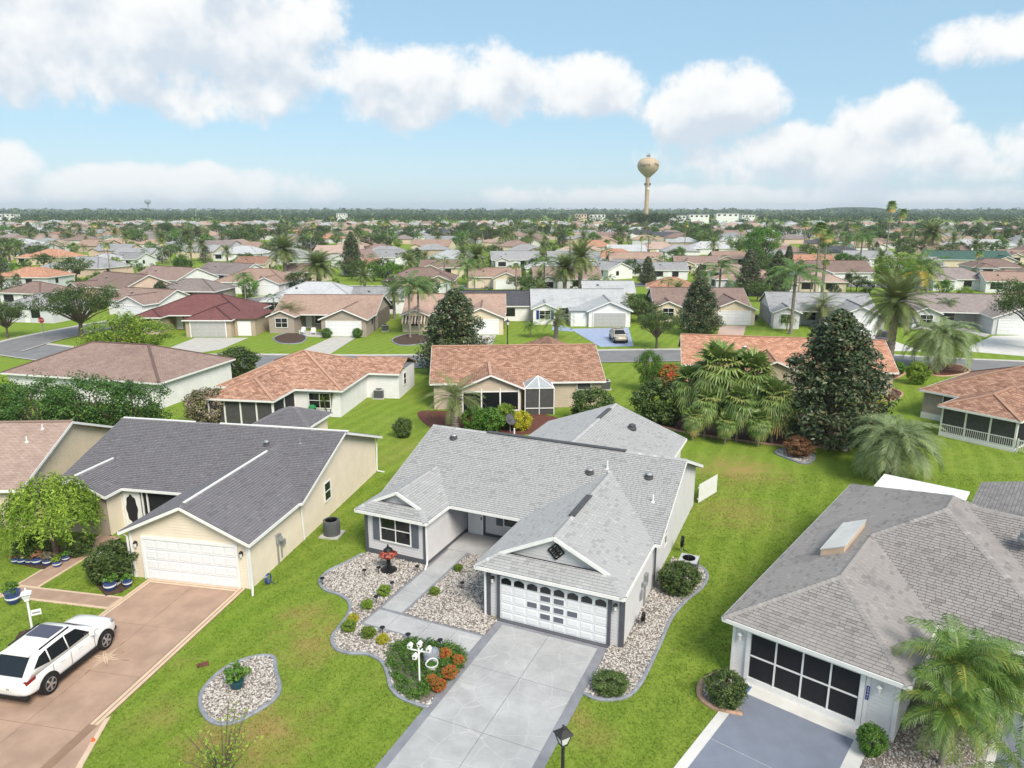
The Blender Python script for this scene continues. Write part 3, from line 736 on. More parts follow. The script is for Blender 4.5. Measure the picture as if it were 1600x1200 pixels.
A.window((5.51, 5.4), (5.51, 16.4), 2.3, 1.15, .5, 1.0, 1, 2)
for k, zc in enumerate((3.38,)):       # black lattice ornament in the garage gable
    cx = 2.3; y = .9; e = MB(); r = .36
    for a0, a1 in (((0, r), (r, 0)), ((r, 0), (0, -r)), ((0, -r), (-r, 0)), ((-r, 0), (0, r)), ((-r / 2, r / 2), (r / 2, -r / 2)), ((r / 2, r / 2), (-r / 2, -r / 2))):
        e.bar((cx + a0[0], y - .02, zc + a0[1]), (cx + a1[0], y - .02, zc + a1[1]), .07, .06, (0, 1, 0))
    for sx_, sz in ((0, .17), (.17, 0), (0, -.17), (-.17, 0)):
        e.bar((cx + sx_ - .07, y - .021, zc + sz), (cx + sx_ + .07, y - .021, zc + sz), .05, .06, (0, 1, 0)); e.bar((cx + sx_, y - .022, zc + sz - .07), (cx + sx_, y - .022, zc + sz + .07), .05, .06, (0, 1, 0))
    e.build('gable_ornament', M['black'], A.root); e = MB(); e.poly([(cx, y, zc - r), (cx + r, y, zc), (cx, y, zc + r), (cx - r, y, zc)]); e.build('ornament_back', M['white'], A.root)
roof_vent(A, -7.6, 10.0); roof_vent(A, 1.2, 8.9); roof_vent(A, 4.3, 9.2)
roof_pipe(A, 2.0, 9.4, .45); roof_pipe(A, 4.9, 7.6, .4); roof_pipe(A, 2.2, 9.0, .18); roof_pipe(A, -4.3, 11.4, .5)
rv = MB(); rv.bar((-5.8, 10.9, 4.8), (2.6, 10.9, 4.8), .3, .05); rv.build('ridge_vent', M['vent'], A.roof); rv = MB(); rv.bar((2.25, 3.0, 4.15), (2.25, 5.6, 4.15), .3, .05); rv.build('ridge_vent', M['vent'], A.roof)
rb = MB(); rb.bar((-1, 17.5, 4.44), (-1, 20, 4.44), .3, .05); rb.build('ridge_vent', M['vent'], A.roof)
z = 3.5; b = MB(); b.lathe([(.3, -.05), (.3, .05), (.24, .1), (.24, .26), (.1, .33)], 12, (1.0, 18.4, 3.72)); b.build('roof_vent', M['vent'], A.root)
downspout(A, [(-5.38, 2.75, 2.42), (-5.38, 2.93, 2.2), (-5.38, 2.93, .15), (-5.25, 2.5, .06)]); downspout(A, [(5.64, 5.3, 2.42), (5.6, 5.5, 2.2), (5.6, 5.5, .1)], 'slate'); downspout(A, [(-.68, .0, 2.4), (-.72, .12, 2.2), (-.72, .12, .05)])
mb = MB(); mb.box(5.52, 5.66, 3.6, 3.95, 1.1, 1.6); mb.box(5.52, 5.6, 3.7, 3.8, 0, 1.1); mb.lathe([(.13, 0), (.13, .12)], 10, (5.64, 3.3, 1.3)); mb.box(5.52, 5.6, 2.95, 3.2, .7, 1.1); mb.build('electric_meter', M['galv'], A.root)
EXC.append([A.W(*p) for p in ((-9.05, 3), (-5.4, 3), (-5.4, 7.3), (-.6, 7.3), (-.6, .2), (5.5, .2), (5.51, 16.4), (3.7, 16.4), (3.7, 21.2), (-5.7, 21.2), (-5.7, 16.4), (-9.05, 16.4))])
# driveway, walk and porch floor of the centre house
def drive(h, name, u0, u1, w0, w1, bw, us, ws, m, bm, extra=None):
    """concrete slabs as separate pieces inside a painted border"""
    b = MB(); b.box(u0, u1, w0, w1, .0, .03); root = b.build(name, M[bm], None, kind='structure', loc=(h.loc[0], h.loc[1], 0), rz=-h.ang)
    EXC.append([h.W(*p) for p in ((u0, w0), (u1, w0), (u1, w1), (u0, w1))])
    for a, c in zip(us[:-1], us[1:]):
        for d, e in zip(ws[:-1], ws[1:]):
            s_ = MB(); k = .008; s_.hexa([(a + k, d + k, .0), (c - k, d + k, 0), (c - k, e - k, 0), (a + k, e - k, 0), (a + k + .006, d + k + .006, .042), (c - k - .006, d + k + .006, .042), (c - k - .006, e - k - .006, .042), (a + k + .006, e - k - .006, .042)]); s_.build('slab', M[m], root)
    return root
drive(A, 'driveway', -.05, 4.98, -13.5, .15, .3, (.3, 2.45, 4.62), (-13.5, -9.9, -6.6, -3.35, -.3), 'flag', 'border')
drive(A, 'front_walk', -5.42, -.06, -2.78, -1.32, .1, (-5.3, -4.2, -2.6, -1.3, -.1), (-2.66, -1.45), 'flag', 'border')
drive(A, 'entry_walk', -5.42, -4.06, -1.31, 5.0, .1, (-5.28, -4.2), (-1.3, .4, 2.1, 3.7, 5.0), 'flag', 'border')
drive(A, 'porch_floor', -5.42, -.62, 5.01, 7.28, .1, (-5.4, -2.9, -.64), (5.02, 7.27), 'flag', 'border')
# rock beds
px = lambda *a: [P(x, y) for x, y in a]
bed_l = px((566, 866), (540, 880), (513, 893), (500, 908), (508, 922), (533, 931), (547, 945), (543, 963), (529, 982), (519, 998), (525, 1014), (545, 1021), (575, 1023), (597, 1035), (606, 1055), (611, 1075), (625, 1090), (648, 1100), (668, 1106))
inner = [A.W(-.07, -5.3), A.W(-.07, -2.8), A.W(-5.44, -2.8), A.W(-5.44, 2.95), A.W(-9.0, 2.95)]
full = catmull(bed_l, k=4) + inner
poly_sheet('rock_bed', full, 0, .03, M['river_base'], kind='structure')
green = px((604, 1018), (640, 1003), (700, 1008), (735, 1022), (728, 1040), (690, 1080), (665, 1100), (640, 1094), (620, 1080), (612, 1055))
scatter_stones('river_rock', full, 330, .042, M['river'], None, [green])
kerb('bed_kerb', bed_l)
bed2 = [A.W(-4.05, -1.3), A.W(-.07, -1.3), A.W(-.07, .05), A.W(-.62, .15), A.W(-.62, 4.98), A.W(-4.05, 4.98)]
poly_sheet('rock_bed', bed2, 0, .03, M['river_base'], kind='structure'); scatter_stones('river_rock', bed2, 330, .042, M['river'])
b3 = px((912, 1084), (930, 1092), (955, 1094), (982, 1088), (1001, 1068), (1018, 1035), (1034, 1000), (1050, 965), (1073, 938), (1095, 920), (1105, 903), (1100, 890), (1085, 882))
full3 = catmull(b3, k=4) + [A.W(5.8, 8.9), A.W(5.55, 5.3), A.W(5.55, .2), A.W(5.0, .16), A.W(5.0, -2.4)]
poly_sheet('rock_bed', full3, 0, .03, M['river_base'], kind='structure'); scatter_stones('river_rock', full3, 330, .042, M['river']); kerb('bed_kerb', b3)
b4 = px((313, 1098), (318, 1078), (342, 1052), (372, 1035), (405, 1026), (427, 1028), (431, 1048), (437, 1075), (430, 1092), (405, 1110), (368, 1129), (338, 1131), (320, 1118))
full4 = catmull(b4, True, 4); poly_sheet('rock_bed', full4, 0, .03, M['river_base'], kind='structure'); scatter_stones('river_rock', full4, 380, .04, M['river']); kerb('bed_kerb', b4, closed=True)

# ------------------------------------------------------------------ left house (charcoal roof, cream siding)
M['sh_dark'] = shingle_mat('charcoal_shingle', (.10, .097, .107), (.17, .163, .178), (.245, .238, .252), .18)
M['base_dark'] = mat('charcoal_roof_deck', (.03, .03, .032), .9, .1)
M['lap_cream'] = mat('cream_siding', (.72, .63, .51), .55, .05, 1.5)
c0 = P(393, 920); a_ = R(11); lB = (c0[0] - 5.45 * math.cos(a_) - .55 * math.sin(a_), c0[1] + 5.45 * math.sin(a_) - .55 * math.cos(a_))
B = House('suburban_house', 'cream house with charcoal shingle roof and plain white garage door, left of centre', lB, 11, M['base_dark'], M['lap_cream'], lap=True)
B.gable_u(-9.3, 5.9, 5.2, 16.8, 4.62); B.wing(-1.15, 5.75, .2, .46, 'gable'); B.wing(-8.9, -5.0, 3.9, .46, 'gable')
gf = ((-.8, .55), (5.45, .55))
B.gwall(*gf, 4.05); B.wall((5.45, .55), (5.45, 5.6)); B.gwall((5.46, 5.5), (5.46, 16.5), 4.62); B.wall((-.8, 5.6), (-.8, .55))
B.wall((-5.3, 5.5), (-.8, 5.5), z1=.35); B.wall((-8.6, 4.3), (-5.3, 4.3)); B.wall((-5.3, 4.3), (-5.3, 5.6)); B.gwall((-8.6, 4.3), (-5.3, 4.3), 3.4); B.gwall((-8.9, 16.5), (-8.9, 5.5), 4.62); B.wall((5.46, 16.5), (-8.9, 16.5))
h_ = B.ze; B.ze = 2.75; B.main = (17.0, .45, 18.9, 3.7); B.hip_u(-3.9, .4, 17.0, 20.8, .45); B.wall((-3.6, 17.25), (.1, 17.25), z0=0, z1=2.73); B.wall((.1, 17.25), (.1, 20.5)); B.ze = h_; B.main = (5.2, (4.62 - 2.5) / 5.8, 11.0, 4.62)
B.finish(M['sh_dark'])
B.garage(*gf, .75, 4.88, 2.13, cols=8, rows=4)
wall_lamp(B, *gf, .32, 1.8); wall_lamp(B, *gf, 5.95, 1.8)
for x0, x1 in ((-.03, .1), (6.17, 6.28)): tr = MB(); tr.wbox(wall_of(*gf)[0], x0, x1, 0, 2.45, .021, .05); tr.build('corner_board', M['white'], B.root)
rc = MB()
for p, q_ in (((-9.2, 11, 4.68), (-4.1, 11, 4.68)), ((-2.4, 11, 4.68), (6.1, 11, 4.68)), ((2.3, .6, 4.13), (2.3, 8.2, 4.13)), ((-6.95, 4.2, 3.45), (-6.95, 7.1, 3.45))):
    rc = MB(); rc.bar(p, q_, .11, .06); rc.build('ridge_vent', M['white'], B.root)
roof_vent(B, 1.6, 9.4, .16, 'galv'); roof_pipe(B, 3.6, 9.7, .3, 'galv')
ps = ((-5.3, 5.5), (-.8, 5.5))
scr = B.slab('porch_screen', *ps, 1.3, 4.5, .3, 2.3, 'screen', .0, .02)
fr = MB(); wl = wall_of(*ps)[0]
for x in (0, 1.12, 1.3, 1.62, 3.6, 4.42): fr.wbox(wl, x, x + .08, 0, 2.46, .03, .09)
for zz in (.3, 2.3): fr.wbox(wl, 1.3, 4.42, zz, zz + .1, .03, .085)
fr.build('screen_frame', M['white'], B.root)
sdr = B.slab('screen_door', *ps, .1, 1.1, .05, 2.2, 'white', .025, .07)
ov = MB(); ov.poly([(wl[0][0] + .6 + .36 * math.cos(t_) * (1 + .06 * math.cos(8 * t_)), wl[0][1] - .075, 1.15 + .85 * math.sin(t_) * (1 + .05 * math.cos(8 * t_))) for t_ in [2 * math.pi * k / 48 for k in range(48)]]); ov.build('oval_screen', M['screen'], sdr)
B.slab('transom_screen', *ps, .1, 1.1, 2.24, 2.42, 'screen', .025, .04)
B.window((-8.6, 4.3), (-5.3, 4.3), .9, .85, 1.3, 1.3, 2, 2, M['black']); B.window((5.46, 5.5), (5.46, 16.5), 3.1, 1.1, .75, 1.05, 1, 2)
downspout(B, [(5.62, .32, 2.42), (5.58, .45, 2.2), (5.58, .45, .15), (5.9, -.1, .06)]); downspout(B, [(-1.0, .3, 2.4), (-.9, .45, 2.2), (-.9, .45, .15), (-1.1, -.7, .06)]); downspout(B, [(5.56, 5.6, 2.5), (5.56, 5.75, .2), (5.56, 5.75, .05)]); downspout(B, [(5.56, 16.6, 2.4), (5.56, 16.45, .1), (6.1, 16.4, .06)])
mb = MB(); mb.box(5.47, 5.6, 3.0, 3.35, 1.1, 1.6); mb.box(5.47, 5.54, 3.05, 3.12, 0, 1.1); mb.box(5.47, 5.54, 3.4, 3.46, .2, 1.3); mb.box(5.47, 5.6, 3.5, 3.75, .8, 1.1); mb.lathe([(.12, 0), (.12, .2)], 10, (5.62, 3.2, 1.25)); mb.build('electric_meter', M['galv'], B.root)
EXC.append([B.W(*p) for p in ((-8.9, 4.3), (-.8, 5.5), (-.8, .55), (5.45, .55), (5.46, 5.5), (5.46, 16.5), (-8.9, 16.5))])
M['tan_slab'] = mat('tan_concrete', (.37, .25, .185), .8, .16, .9, .12, 50); M['tan_light'] = mat('tan_border', (.58, .44, .32), .8, .08, 2); M['tan_dark'] = mat('tan_groove', (.25, .16, .11), .85, .1)
dr = drive(B, 'driveway', .0, 5.2, -16, .5, .2, (.36, 2.6, 4.84), (-15.9, -12.6, -9.4, -6.4, -3.2, .1), 'tan_slab', 'tan_dark')
for (u0, u1, w0, w1) in ((.03, .15, -16, .48), (.19, .33, -16, .45), (4.87, 5.0, -9, .45), (5.05, 5.18, -9, .48), (.34, 4.86, .13, .27), (.34, 4.86, .31, .45)):
    s_ = MB(); s_.box(u0, u1, w0, w1, 0, .04); s_.build('border_strip', M['tan_light'], dr)
fl = MB(); fl.prism([(5.2, -8.6), (5.2, -16), (8.6, -16), (5.9, -10.6)][::-1], 0, .035); fl.build('apron', M['tan_slab'], dr); EXC.append([B.W(*p) for p in ((5.2, -8.6), (5.2, -16), (8.6, -16), (5.9, -10.6))])
fs = MB(); fs.prism([(5.2, -8.7), (5.9, -10.75), (8.6, -16.1), (8.75, -16), (6.05, -10.6), (5.3, -8.5)][::-1], 0, .045); fs.build('border_strip', M['tan_light'], dr)
drive(B, 'front_walk', -5.6, -.01, -2.35, -1.3, .1, (-5.5, -.06), (-2.22, -1.43), 'tan_slab', 'tan_light'); drive(B, 'entry_walk', -5.9, -4.6, -1.29, 4.2, .1, (-5.78, -4.72), (-1.28, 4.2), 'tan_slab', 'tan_light'); drive(B, 'front_walk', -12, -5.61, -3.4, -2.1, .1, (-12, -5.7), (-3.28, -2.22), 'tan_slab', 'tan_light')
st = MB(); cx, cy = 2.6, -5.55
for k in range(8):
    r1, a0 = (1.0 if k % 2 == 0 else .62), k * math.pi / 4; r0 = .22
    for sg, hh in ((1, .0), (-1, .0)):
        st.poly([(cx, cy, .048), (cx + r0 * math.cos(a0 - sg * math.pi / 8 * 0 + sg * math.pi / 8), cy + r0 * math.sin(a0 + sg * math.pi / 8), .048), (cx + r1 * math.cos(a0), cy + r1 * math.sin(a0), .048)][::sg], tint=.3 + .4 * (sg > 0))
st.build('compass_star', M['tan_light'], dr)
so = MB()
for k in range(8):
    r1, a0 = (1.08 if k % 2 == 0 else .7), k * math.pi / 4
    so.bar((cx + .1 * math.cos(a0), cy + .1 * math.sin(a0), .05), (cx + r1 * math.cos(a0), cy + r1 * math.sin(a0), .05), .022, .012)
so.build('star_joint', M['tan_dark'], dr)

# ------------------------------------------------------------------ right house (weathered grey hip roof)
M['sh_mid'] = shingle_mat('weathered_shingle', (.14, .13, .128), (.29, .27, .262), (.38, .355, .345), .5)
M['base_mid'] = mat('weathered_roof_deck', (.085, .08, .08), .9, .1); M['lap_white'] = mat('white_siding', (.72, .71, .71), .55, .05, 1.5)
C = House('suburban_house', 'white house with weathered grey hip roof and black screened garage opening, right foreground', P(1178, 1080), 39.5, M['base_mid'], M['lap_white'], lap=True)
z, s_ = 2.5, .46
e0, e1, f0 = -1.45, 4.95, .1; gc = (e0 + e1) / 2; hg = (e1 - e0) / 2; zg = z + hg * s_; fa = f0 + hg
m0 = 4.75; bu = 9.55; uc = (e0 + bu) / 2; hb = (bu - e0) / 2; zb = z + hb * s_; wa = m0 + hb; wbk = 17.6; wb2 = max(wa + 1.2, wbk - hb)
wv = m0 + (zg - z) / s_                                   # garage ridge meets the front slope
C.main = (m0, s_, 99, zb)
C.plane([(e0, f0, z), (e1, f0, z), (gc, fa, zg)], (0,))
C.plane([(e1, f0, z), (e1, m0, z), (gc, wv, zg), (gc, fa, zg)], (0,))
C.plane([(e0, f0, z), (e0, wv, z), (gc, wv, zg), (gc, fa, zg)], (0,)); C.plane([(e0, wv, z), (e0, wbk, z), (uc, wb2, zb), (uc, wa, zb), (gc, wv, zg)], (0,))
C.plane([(e1, m0, z), (bu, m0, z), (uc, wa, zb), (gc, wv, zg)], (0,))
rw = 11.4; rz_ = z + (zb - z) * .9; mr = 22.0
sm = (rz_ - z) / (rw - m0)
C.plane([(bu, m0, z), (bu, rw + 4, z), (uc, wb2, zb), (uc, wa, zb)], ()); C.plane([(uc + 1.2, 6.9, z + .1), (mr, 6.9, z + .1), (mr, rw + .6, rz_), (uc + .4, rw + .6, rz_)], (0,))
C.plane([(mr, 17.6, z), (uc, 17.6, z), (uc + .4, rw + .6, rz_), (mr, rw + .6, rz_)], (0,))
nl, nq, nf = (-s_, 0, 1), (s_, 0, 1), (0, -s_, 1)
C.caps += [((gc, fa, zg), (gc, wv, zg), nl, nq), ((e0, f0, z), (gc, fa, zg), nf, nl), ((e1, f0, z), (gc, fa, zg), nf, nq), ((gc, wv, zg), (uc, wa, zb), nf, nl), ((bu, m0, z), (uc, wa, zb), nf, nq), ((uc, wa, zb), (uc, wb2, zb), nl, nq), ((uc + .4, rw + .6, rz_), (mr, rw + .6, rz_), (0, -1, 2), (0, 1, 2)), ((e0, wbk, z), (uc, wb2, zb), nl, (0, s_, 1))]
gf = ((-1.1, .4), (4.65, .4))
C.wall(*gf); C.wall((4.65, .4), (4.65, 5.1)); C.wall((4.65, 5.1), (9.2, 5.1)); C.wall((-1.1, 17.3), (-1.1, .4)); C.wall((9.2, 7.3), (21, 7.3)); C.wall((9.2, 5.1), (9.2, 7.3)); C.wall((21, 17.3), (-1.1, 17.3))
C.finish(M['sh_mid'])
op = MB(); wl = wall_of(*gf)[0]
for (x0, x1, y0, y1) in ((.55, .7, 0, 2.3), (4.55, 4.7, 0, 2.3), (.7, 4.55, 2.13, 2.3), (.7, 4.55, .02, .26)): op.wbox(wl, x0, x1, y0, y1, .022, .09)
op.build('screen_door_frame', M['white'], C.root)
sw = (4.55 - .7) / 4
for i in range(4):
    for j in range(2):
        x0 = .7 + i * sw; z0 = .26 + j * .935; p = MB(); p.wbox(wl, x0 + .03, x0 + sw - .03, z0 + .03, z0 + .905, .022, .04); p.build('screen_panel', M['screen'], C.root)
mu = MB()
for i in range(1, 4): mu.wbox(wl, .7 + i * sw - .03, .7 + i * sw + .03, .26, 2.13, .022, .075)
for i in range(4): mu.wbox(wl, .7 + i * sw + .03, .7 + (i + 1) * sw - .03, 1.165, 1.225, .022, .07)
mu.build('screen_mullion', M['white'], C.root)
for x0, x1 in ((-.02, .1), (5.63, 5.77), (4.72, 4.85)): tr = MB(); tr.wbox(wl, x0, x1, 0, 2.45, .021, .045); tr.build('corner_board', M['white'], C.root)
wall_lamp(C, *gf, .3, 1.85, 'white'); wall_lamp(C, *gf, 5.15, 1.85, 'white')
C.window((4.65, 5.1), (9.2, 5.1), 2.4, .3, 1.6, 1.9, 2, 1); C.window((4.65, 5.1), (9.2, 5.1), .5, .9, 1.1, 1.2, 1, 2)
M['plaque'] = mat('blue_plaque', (.02, .04, .25), .4, .05)
pq = C.slab('number_plaque', *gf, 4.755, 4.86, 1.25, 1.78, 'plaque', .046, .06)
for k, ch in enumerate('2441'):
    cu = bpy.data.curves.new('digit', 'FONT'); cu.body = ch; cu.size = .13; cu.extrude = .002; cu.align_x = 'CENTER'
    to = bpy.data.objects.new('digit', cu); me = bpy.data.meshes.new_from_object(to); bpy.data.objects.remove(to)
    me.materials.append(M['white']); o = obj('number', me, pq); o.location = (wl[0][0] + 4.807, wl[0][1] - .063, 1.655 - k * .122); o.rotation_euler = (math.pi / 2, 0, 0)
# skylight box on the left slope
sk = MB(); zz = lambda u, off: z + (u - e0) * s_ + off
for (ua, ub, wa_, wb_, h0, h1, nm, mm) in ((.3, 1.2, 5.9, 9.2, -.05, .3, 'skylight', 'tan_light'), (.27, 1.23, 5.87, 9.23, .3, .36, 'skylight_dome', 'conc_white')):
    k = MB(); k.hexa([(ua, wa_, zz(ua, h0)), (ub, wa_, zz(ub, h0)), (ub, wb_, zz(ub, h0)), (ua, wb_, zz(ua, h0)), (ua, wa_, zz(ua, h1)), (ub, wa_, zz(ub, h1)), (ub, wb_, zz(ub, h1)), (ua, wb_, zz(ua, h1))])
    k.build(nm, M[mm], C.root)
v = MB(); v.lathe([(.32, -.1), (.32, .05), (.26, .1), (.26, .3), (.15, .4), (.02, .42)], 14, (7.0, 10.2, zz(0, 0) + 1.35)); v.build('roof_vent', M['galv'], C.root)
# rear additions of the right house
ra = MB(); ra.box(-.4, 3.9, 17.4, 20.5, 2.42, 2.52)
for k in range(5): ra.box(-.4, 3.9, 17.4 + k * .75, 17.46 + k * .75, 2.52, 2.55)
ra.build('flat_porch_roof', M['white'], C.root)
rp = MB()
for x in (-.3, 1.7, 3.8): rp.box(x - .05, x + .05, 20.3, 20.4, 0, 2.42)
rp.build('porch_post', M['white'], C.root)
EXC.append([C.W(*p) for p in ((-1.1, .4), (4.65, .4), (4.65, 5.1), (9.2, 5.1), (9.2, 7.3), (21, 7.3), (21, 17.3), (3.9, 20.4), (-.4, 20.4), (-1.1, 17.3))])
rg = MB(); rg.poly([(4.2, 17.2, 2.6), (4.2, 22.4, 2.6), (8.6, 22.4, 3.8), (8.6, 14.5, 3.8)][::-1], uv=[(0, 0), (5, 0), (5, 4), (0, 4)]); rg.poly([(13, 17.2, 2.6), (13, 22.4, 2.6), (8.6, 22.4, 3.8), (8.6, 14.5, 3.8)], uv=[(0, 0), (5, 0), (5, 4), (0, 4)])
RG = roof_mat('weathered_far_shingle', (.25, .235, .23), (.33, .31, .30), (.14, .13, .13)); rg.build('rear_roof', RG, C.root)
rwl = MB(); rwl.box(4.6, 12.6, 17.35, 22, 0, 2.62); rwl.build('rear_room', M['lap_white'], C.root)
M['blue_slab'] = mat('blue_grey_coating', (.185, .205, .26), .6, .07, 1.5, .08, 90); M['blue_tile'] = mat('blue_corner_tile', (.09, .17, .30), .5, .08)
dc = drive(C, 'driveway', -.55, 4.1, -13, .35, .3, (-.2, 3.62), (-12.9, -3.4, -.35), 'blue_slab', 'conc_white')
for u in (-.55, 3.65):
    k = MB(); k.box(u, u + .42, -.32, .14, .03, .046); k.build('corner_tile', M['blue_tile'], dc)
drive(C, 'side_driveway', 3.9, 7.2, -12, -2.6, .2, (4.1, 5.5, 7.0), (-12, -6, -2.75), 'blue_slab', 'conc_white'); drive(C, 'courtyard_walk', 7.21, 11, -12, 4.9, .2, (7.45, 10.8), (-12, -4, 0, 4.8), 'blue_slab', 'conc_white')
bc = [C.W(*p) for p in ((4.12, -2.58), (7.2, -2.58), (7.2, 5.05), (4.7, 5.05), (4.7, .38), (4.12, .34))]
poly_sheet('pebble_bed', bc, 0, .03, M['river_base'], kind='structure'); scatter_stones('pebbles', bc, 260, .04, M['pebble'])
bk = px((1160, 1118), (1138, 1113), (1112, 1105), (1094, 1090), (1094, 1072), (1106, 1060), (1128, 1052), (1146, 1058))
poly_sheet('pebble_bed', catmull(bk, k=4) + [C.W(-1.1, .4), C.W(-.56, .3)], 0, .03, M['river_base'], kind='structure'); scatter_stones('pebbles', bk, 260, .04, M['pebble']); kerb('bed_kerb', bk, .2, .12, 'tan_kerb' if 0 else 'kerb_tan')
# ------------------------------------------------------------------ vegetation kit
M['lf_magnolia'] = leaf_mat('magnolia_leaf', [(.018, .032, .014), (.032, .052, .022), (.055, .080, .034), (.095, .105, .052), (.12, .070, .036)], .35, .1, .12, .4)
M['lf_oak'] = leaf_mat('oak_leaf', [(.025, .048, .012), (.045, .075, .020), (.070, .100, .028), (.10, .125, .045)], .5, .2)
M['lf_green'] = leaf_mat('green_leaf', [(.030, .075, .012), (.055, .125, .018), (.085, .165, .026), (.12, .20, .035)], .45, .25)
M['lf_deep'] = leaf_mat('deep_green_leaf', [(.018, .048, .010), (.030, .072, .014), (.050, .10, .020), (.085, .145, .032)], .4, .2)
M['lf_lime'] = leaf_mat('lime_leaf', [(.055, .10, .012), (.10, .17, .018), (.16, .22, .026), (.23, .27, .05)], .5, .3)
M['lf_yellow'] = leaf_mat('yellow_leaf', [(.12, .14, .01), (.24, .24, .015), (.38, .33, .02), (.46, .38, .04)], .5, .25)
M['lf_palm'] = leaf_mat('palm_leaf', [(.030, .062, .016), (.055, .105, .026), (.085, .145, .036), (.14, .17, .05)], .4, .2, .15, .35)
M['lf_date'] = leaf_mat('date_palm_leaf', [(.045, .068, .022), (.085, .118, .038), (.14, .165, .058), (.23, .21, .09)], .45, .2, .15, .3)
M['lf_pindo'] = leaf_mat('pindo_leaf', [(.06, .085, .035), (.115, .155, .065), (.18, .225, .105), (.26, .29, .15)], .5, .2, .1, .3)
M['lf_fan'] = leaf_mat('fan_palm_leaf', [(.035, .07, .016), (.07, .12, .028), (.115, .175, .044), (.19, .205, .07), (.40, .29, .11)], .4, .18, .1, .35)
M['lf_robel'] = leaf_mat('pygmy_palm_leaf', [(.03, .06, .012), (.055, .105, .02), (.09, .155, .03), (.15, .18, .035), (.42, .25, .03)], .4, .2, .1, .35)
M['lf_red'] = leaf_mat('croton_leaf', [(.05, .09, .02), (.16, .13, .02), (.35, .09, .02), (.42, .03, .03), (.5, .10, .06)], .45, .2)
M['lf_rust'] = leaf_mat('rust_leaf', [(.07, .07, .025), (.14, .08, .04), (.22, .09, .05), (.27, .13, .08)], .5, .2)
M['lf_grey'] = leaf_mat('grey_pink_leaf', [(.075, .085, .03), (.15, .13, .08), (.24, .20, .15), (.33, .27, .23)], .6, .2)
M['lf_weep'] = leaf_mat('weeping_leaf', [(.045, .085, .010), (.09, .155, .015), (.15, .22, .025), (.24, .31, .045)], .5, .3, .05)
M['lf_far'] = leaf_mat('far_leaf', [(.018, .034, .012), (.030, .052, .016), (.048, .074, .022), (.07, .098, .032)], .6, .15, .25, .15)

def unit(n_): v = nr.normal(size=(n_, 3)); return v / np.linalg.norm(v, axis=1)[:, None]
def leaf_mesh(name, C_, N_, L_, ratio, tint, m):
    n_ = len(C_); N_ = N_ / (np.linalg.norm(N_, axis=1)[:, None] + 1e-9); t = np.cross(N_, unit(n_)); t /= np.linalg.norm(t, axis=1)[:, None] + 1e-9; bb = np.cross(N_, t)
    L_ = L_[:, None]; V = np.stack([C_ - t * L_ / 2, C_ + bb * L_ * ratio / 2, C_ + t * L_ / 2, C_ - bb * L_ * ratio / 2], 1).reshape(-1, 3)
    return np_mesh(name, V, np.arange(n_ * 4).reshape(-1, 4), m, np.clip(tint, 0, 1), 'mesh')
def clump_crown(name, cl, per, leaf, ratio, m, flat=.8, tvar=.22, up=.35, bias=0.0):
    cl = np.array(cl); k = len(cl); d = unit(k * per); ci = np.repeat(np.arange(k), per); r = cl[ci, 3:4] * (.35 + .65 * nr.random((k * per, 1)) ** .5)
    C_ = cl[ci, :3] + d * r * np.array([1, 1, flat]); N_ = d * .7 + unit(k * per) * .55 + np.array([0, 0, up])
    tb = nr.random(k) * .5 + .15 + bias; t = tb[ci] + nr.normal(0, tvar, k * per)
    return leaf_mesh(name, C_, N_, leaf * (.6 + .8 * nr.random(k * per)), ratio, t, m)
def ell_clumps(k, rx, rz, zc, r, fill=.35, lump=.18, low=-.75):
    out = []; 
    while len(out) < k:
        d = unit(1)[0]
        if d[2] < low: continue
        lm = 1 + lump * (math.sin(3.1 * d[0] + 1.7) * math.cos(4.3 * d[1]) + math.sin(5.2 * d[2] + 2 * d[0]))
        q_ = (fill + (1 - fill) * nr.random() ** .4) * lm
        out.append((d[0] * rx * q_, d[1] * rx * q_, zc + d[2] * rz * q_, r * (.7 + .6 * nr.random())))
    return out
def limbs(h0, cl, r0, frac=.5, every=4, lean=.15, seed=1):
    b = MB(); rr_ = random.Random(seed); fx, fy = rr_.uniform(-lean, lean), rr_.uniform(-lean, lean)
    b.tube([(0, 0, -.1), (fx * .3, fy * .3, h0 * .45), (fx, fy, h0)], [r0 * 1.25, r0 * .95, r0 * .8], 8)
    for c in cl[::every]:
        mid = (fx + (c[0] - fx) * frac * .8, fy + (c[1] - fy) * frac * .8, h0 + (c[2] - h0) * frac); b.tube([(fx, fy, h0 - .2), mid, (c[0], c[1], c[2])], [r0 * .5, r0 * .3, r0 * .08], 5, False)
    return b
class Q:
    """quads for palm leaves"""
    def __init__(s): s.v = []; s.t = []
    def q(s, a, b, c, d, t): s.v += [a, b, c, d]; s.t.append(t)
    def mesh(s, name, m):
        V = np.array([tuple(p) for p in s.v]); return np_mesh(name, V, np.arange(len(V)).reshape(-1, 4), m, np.clip(np.array(s.t), 0, 1), 'mesh')
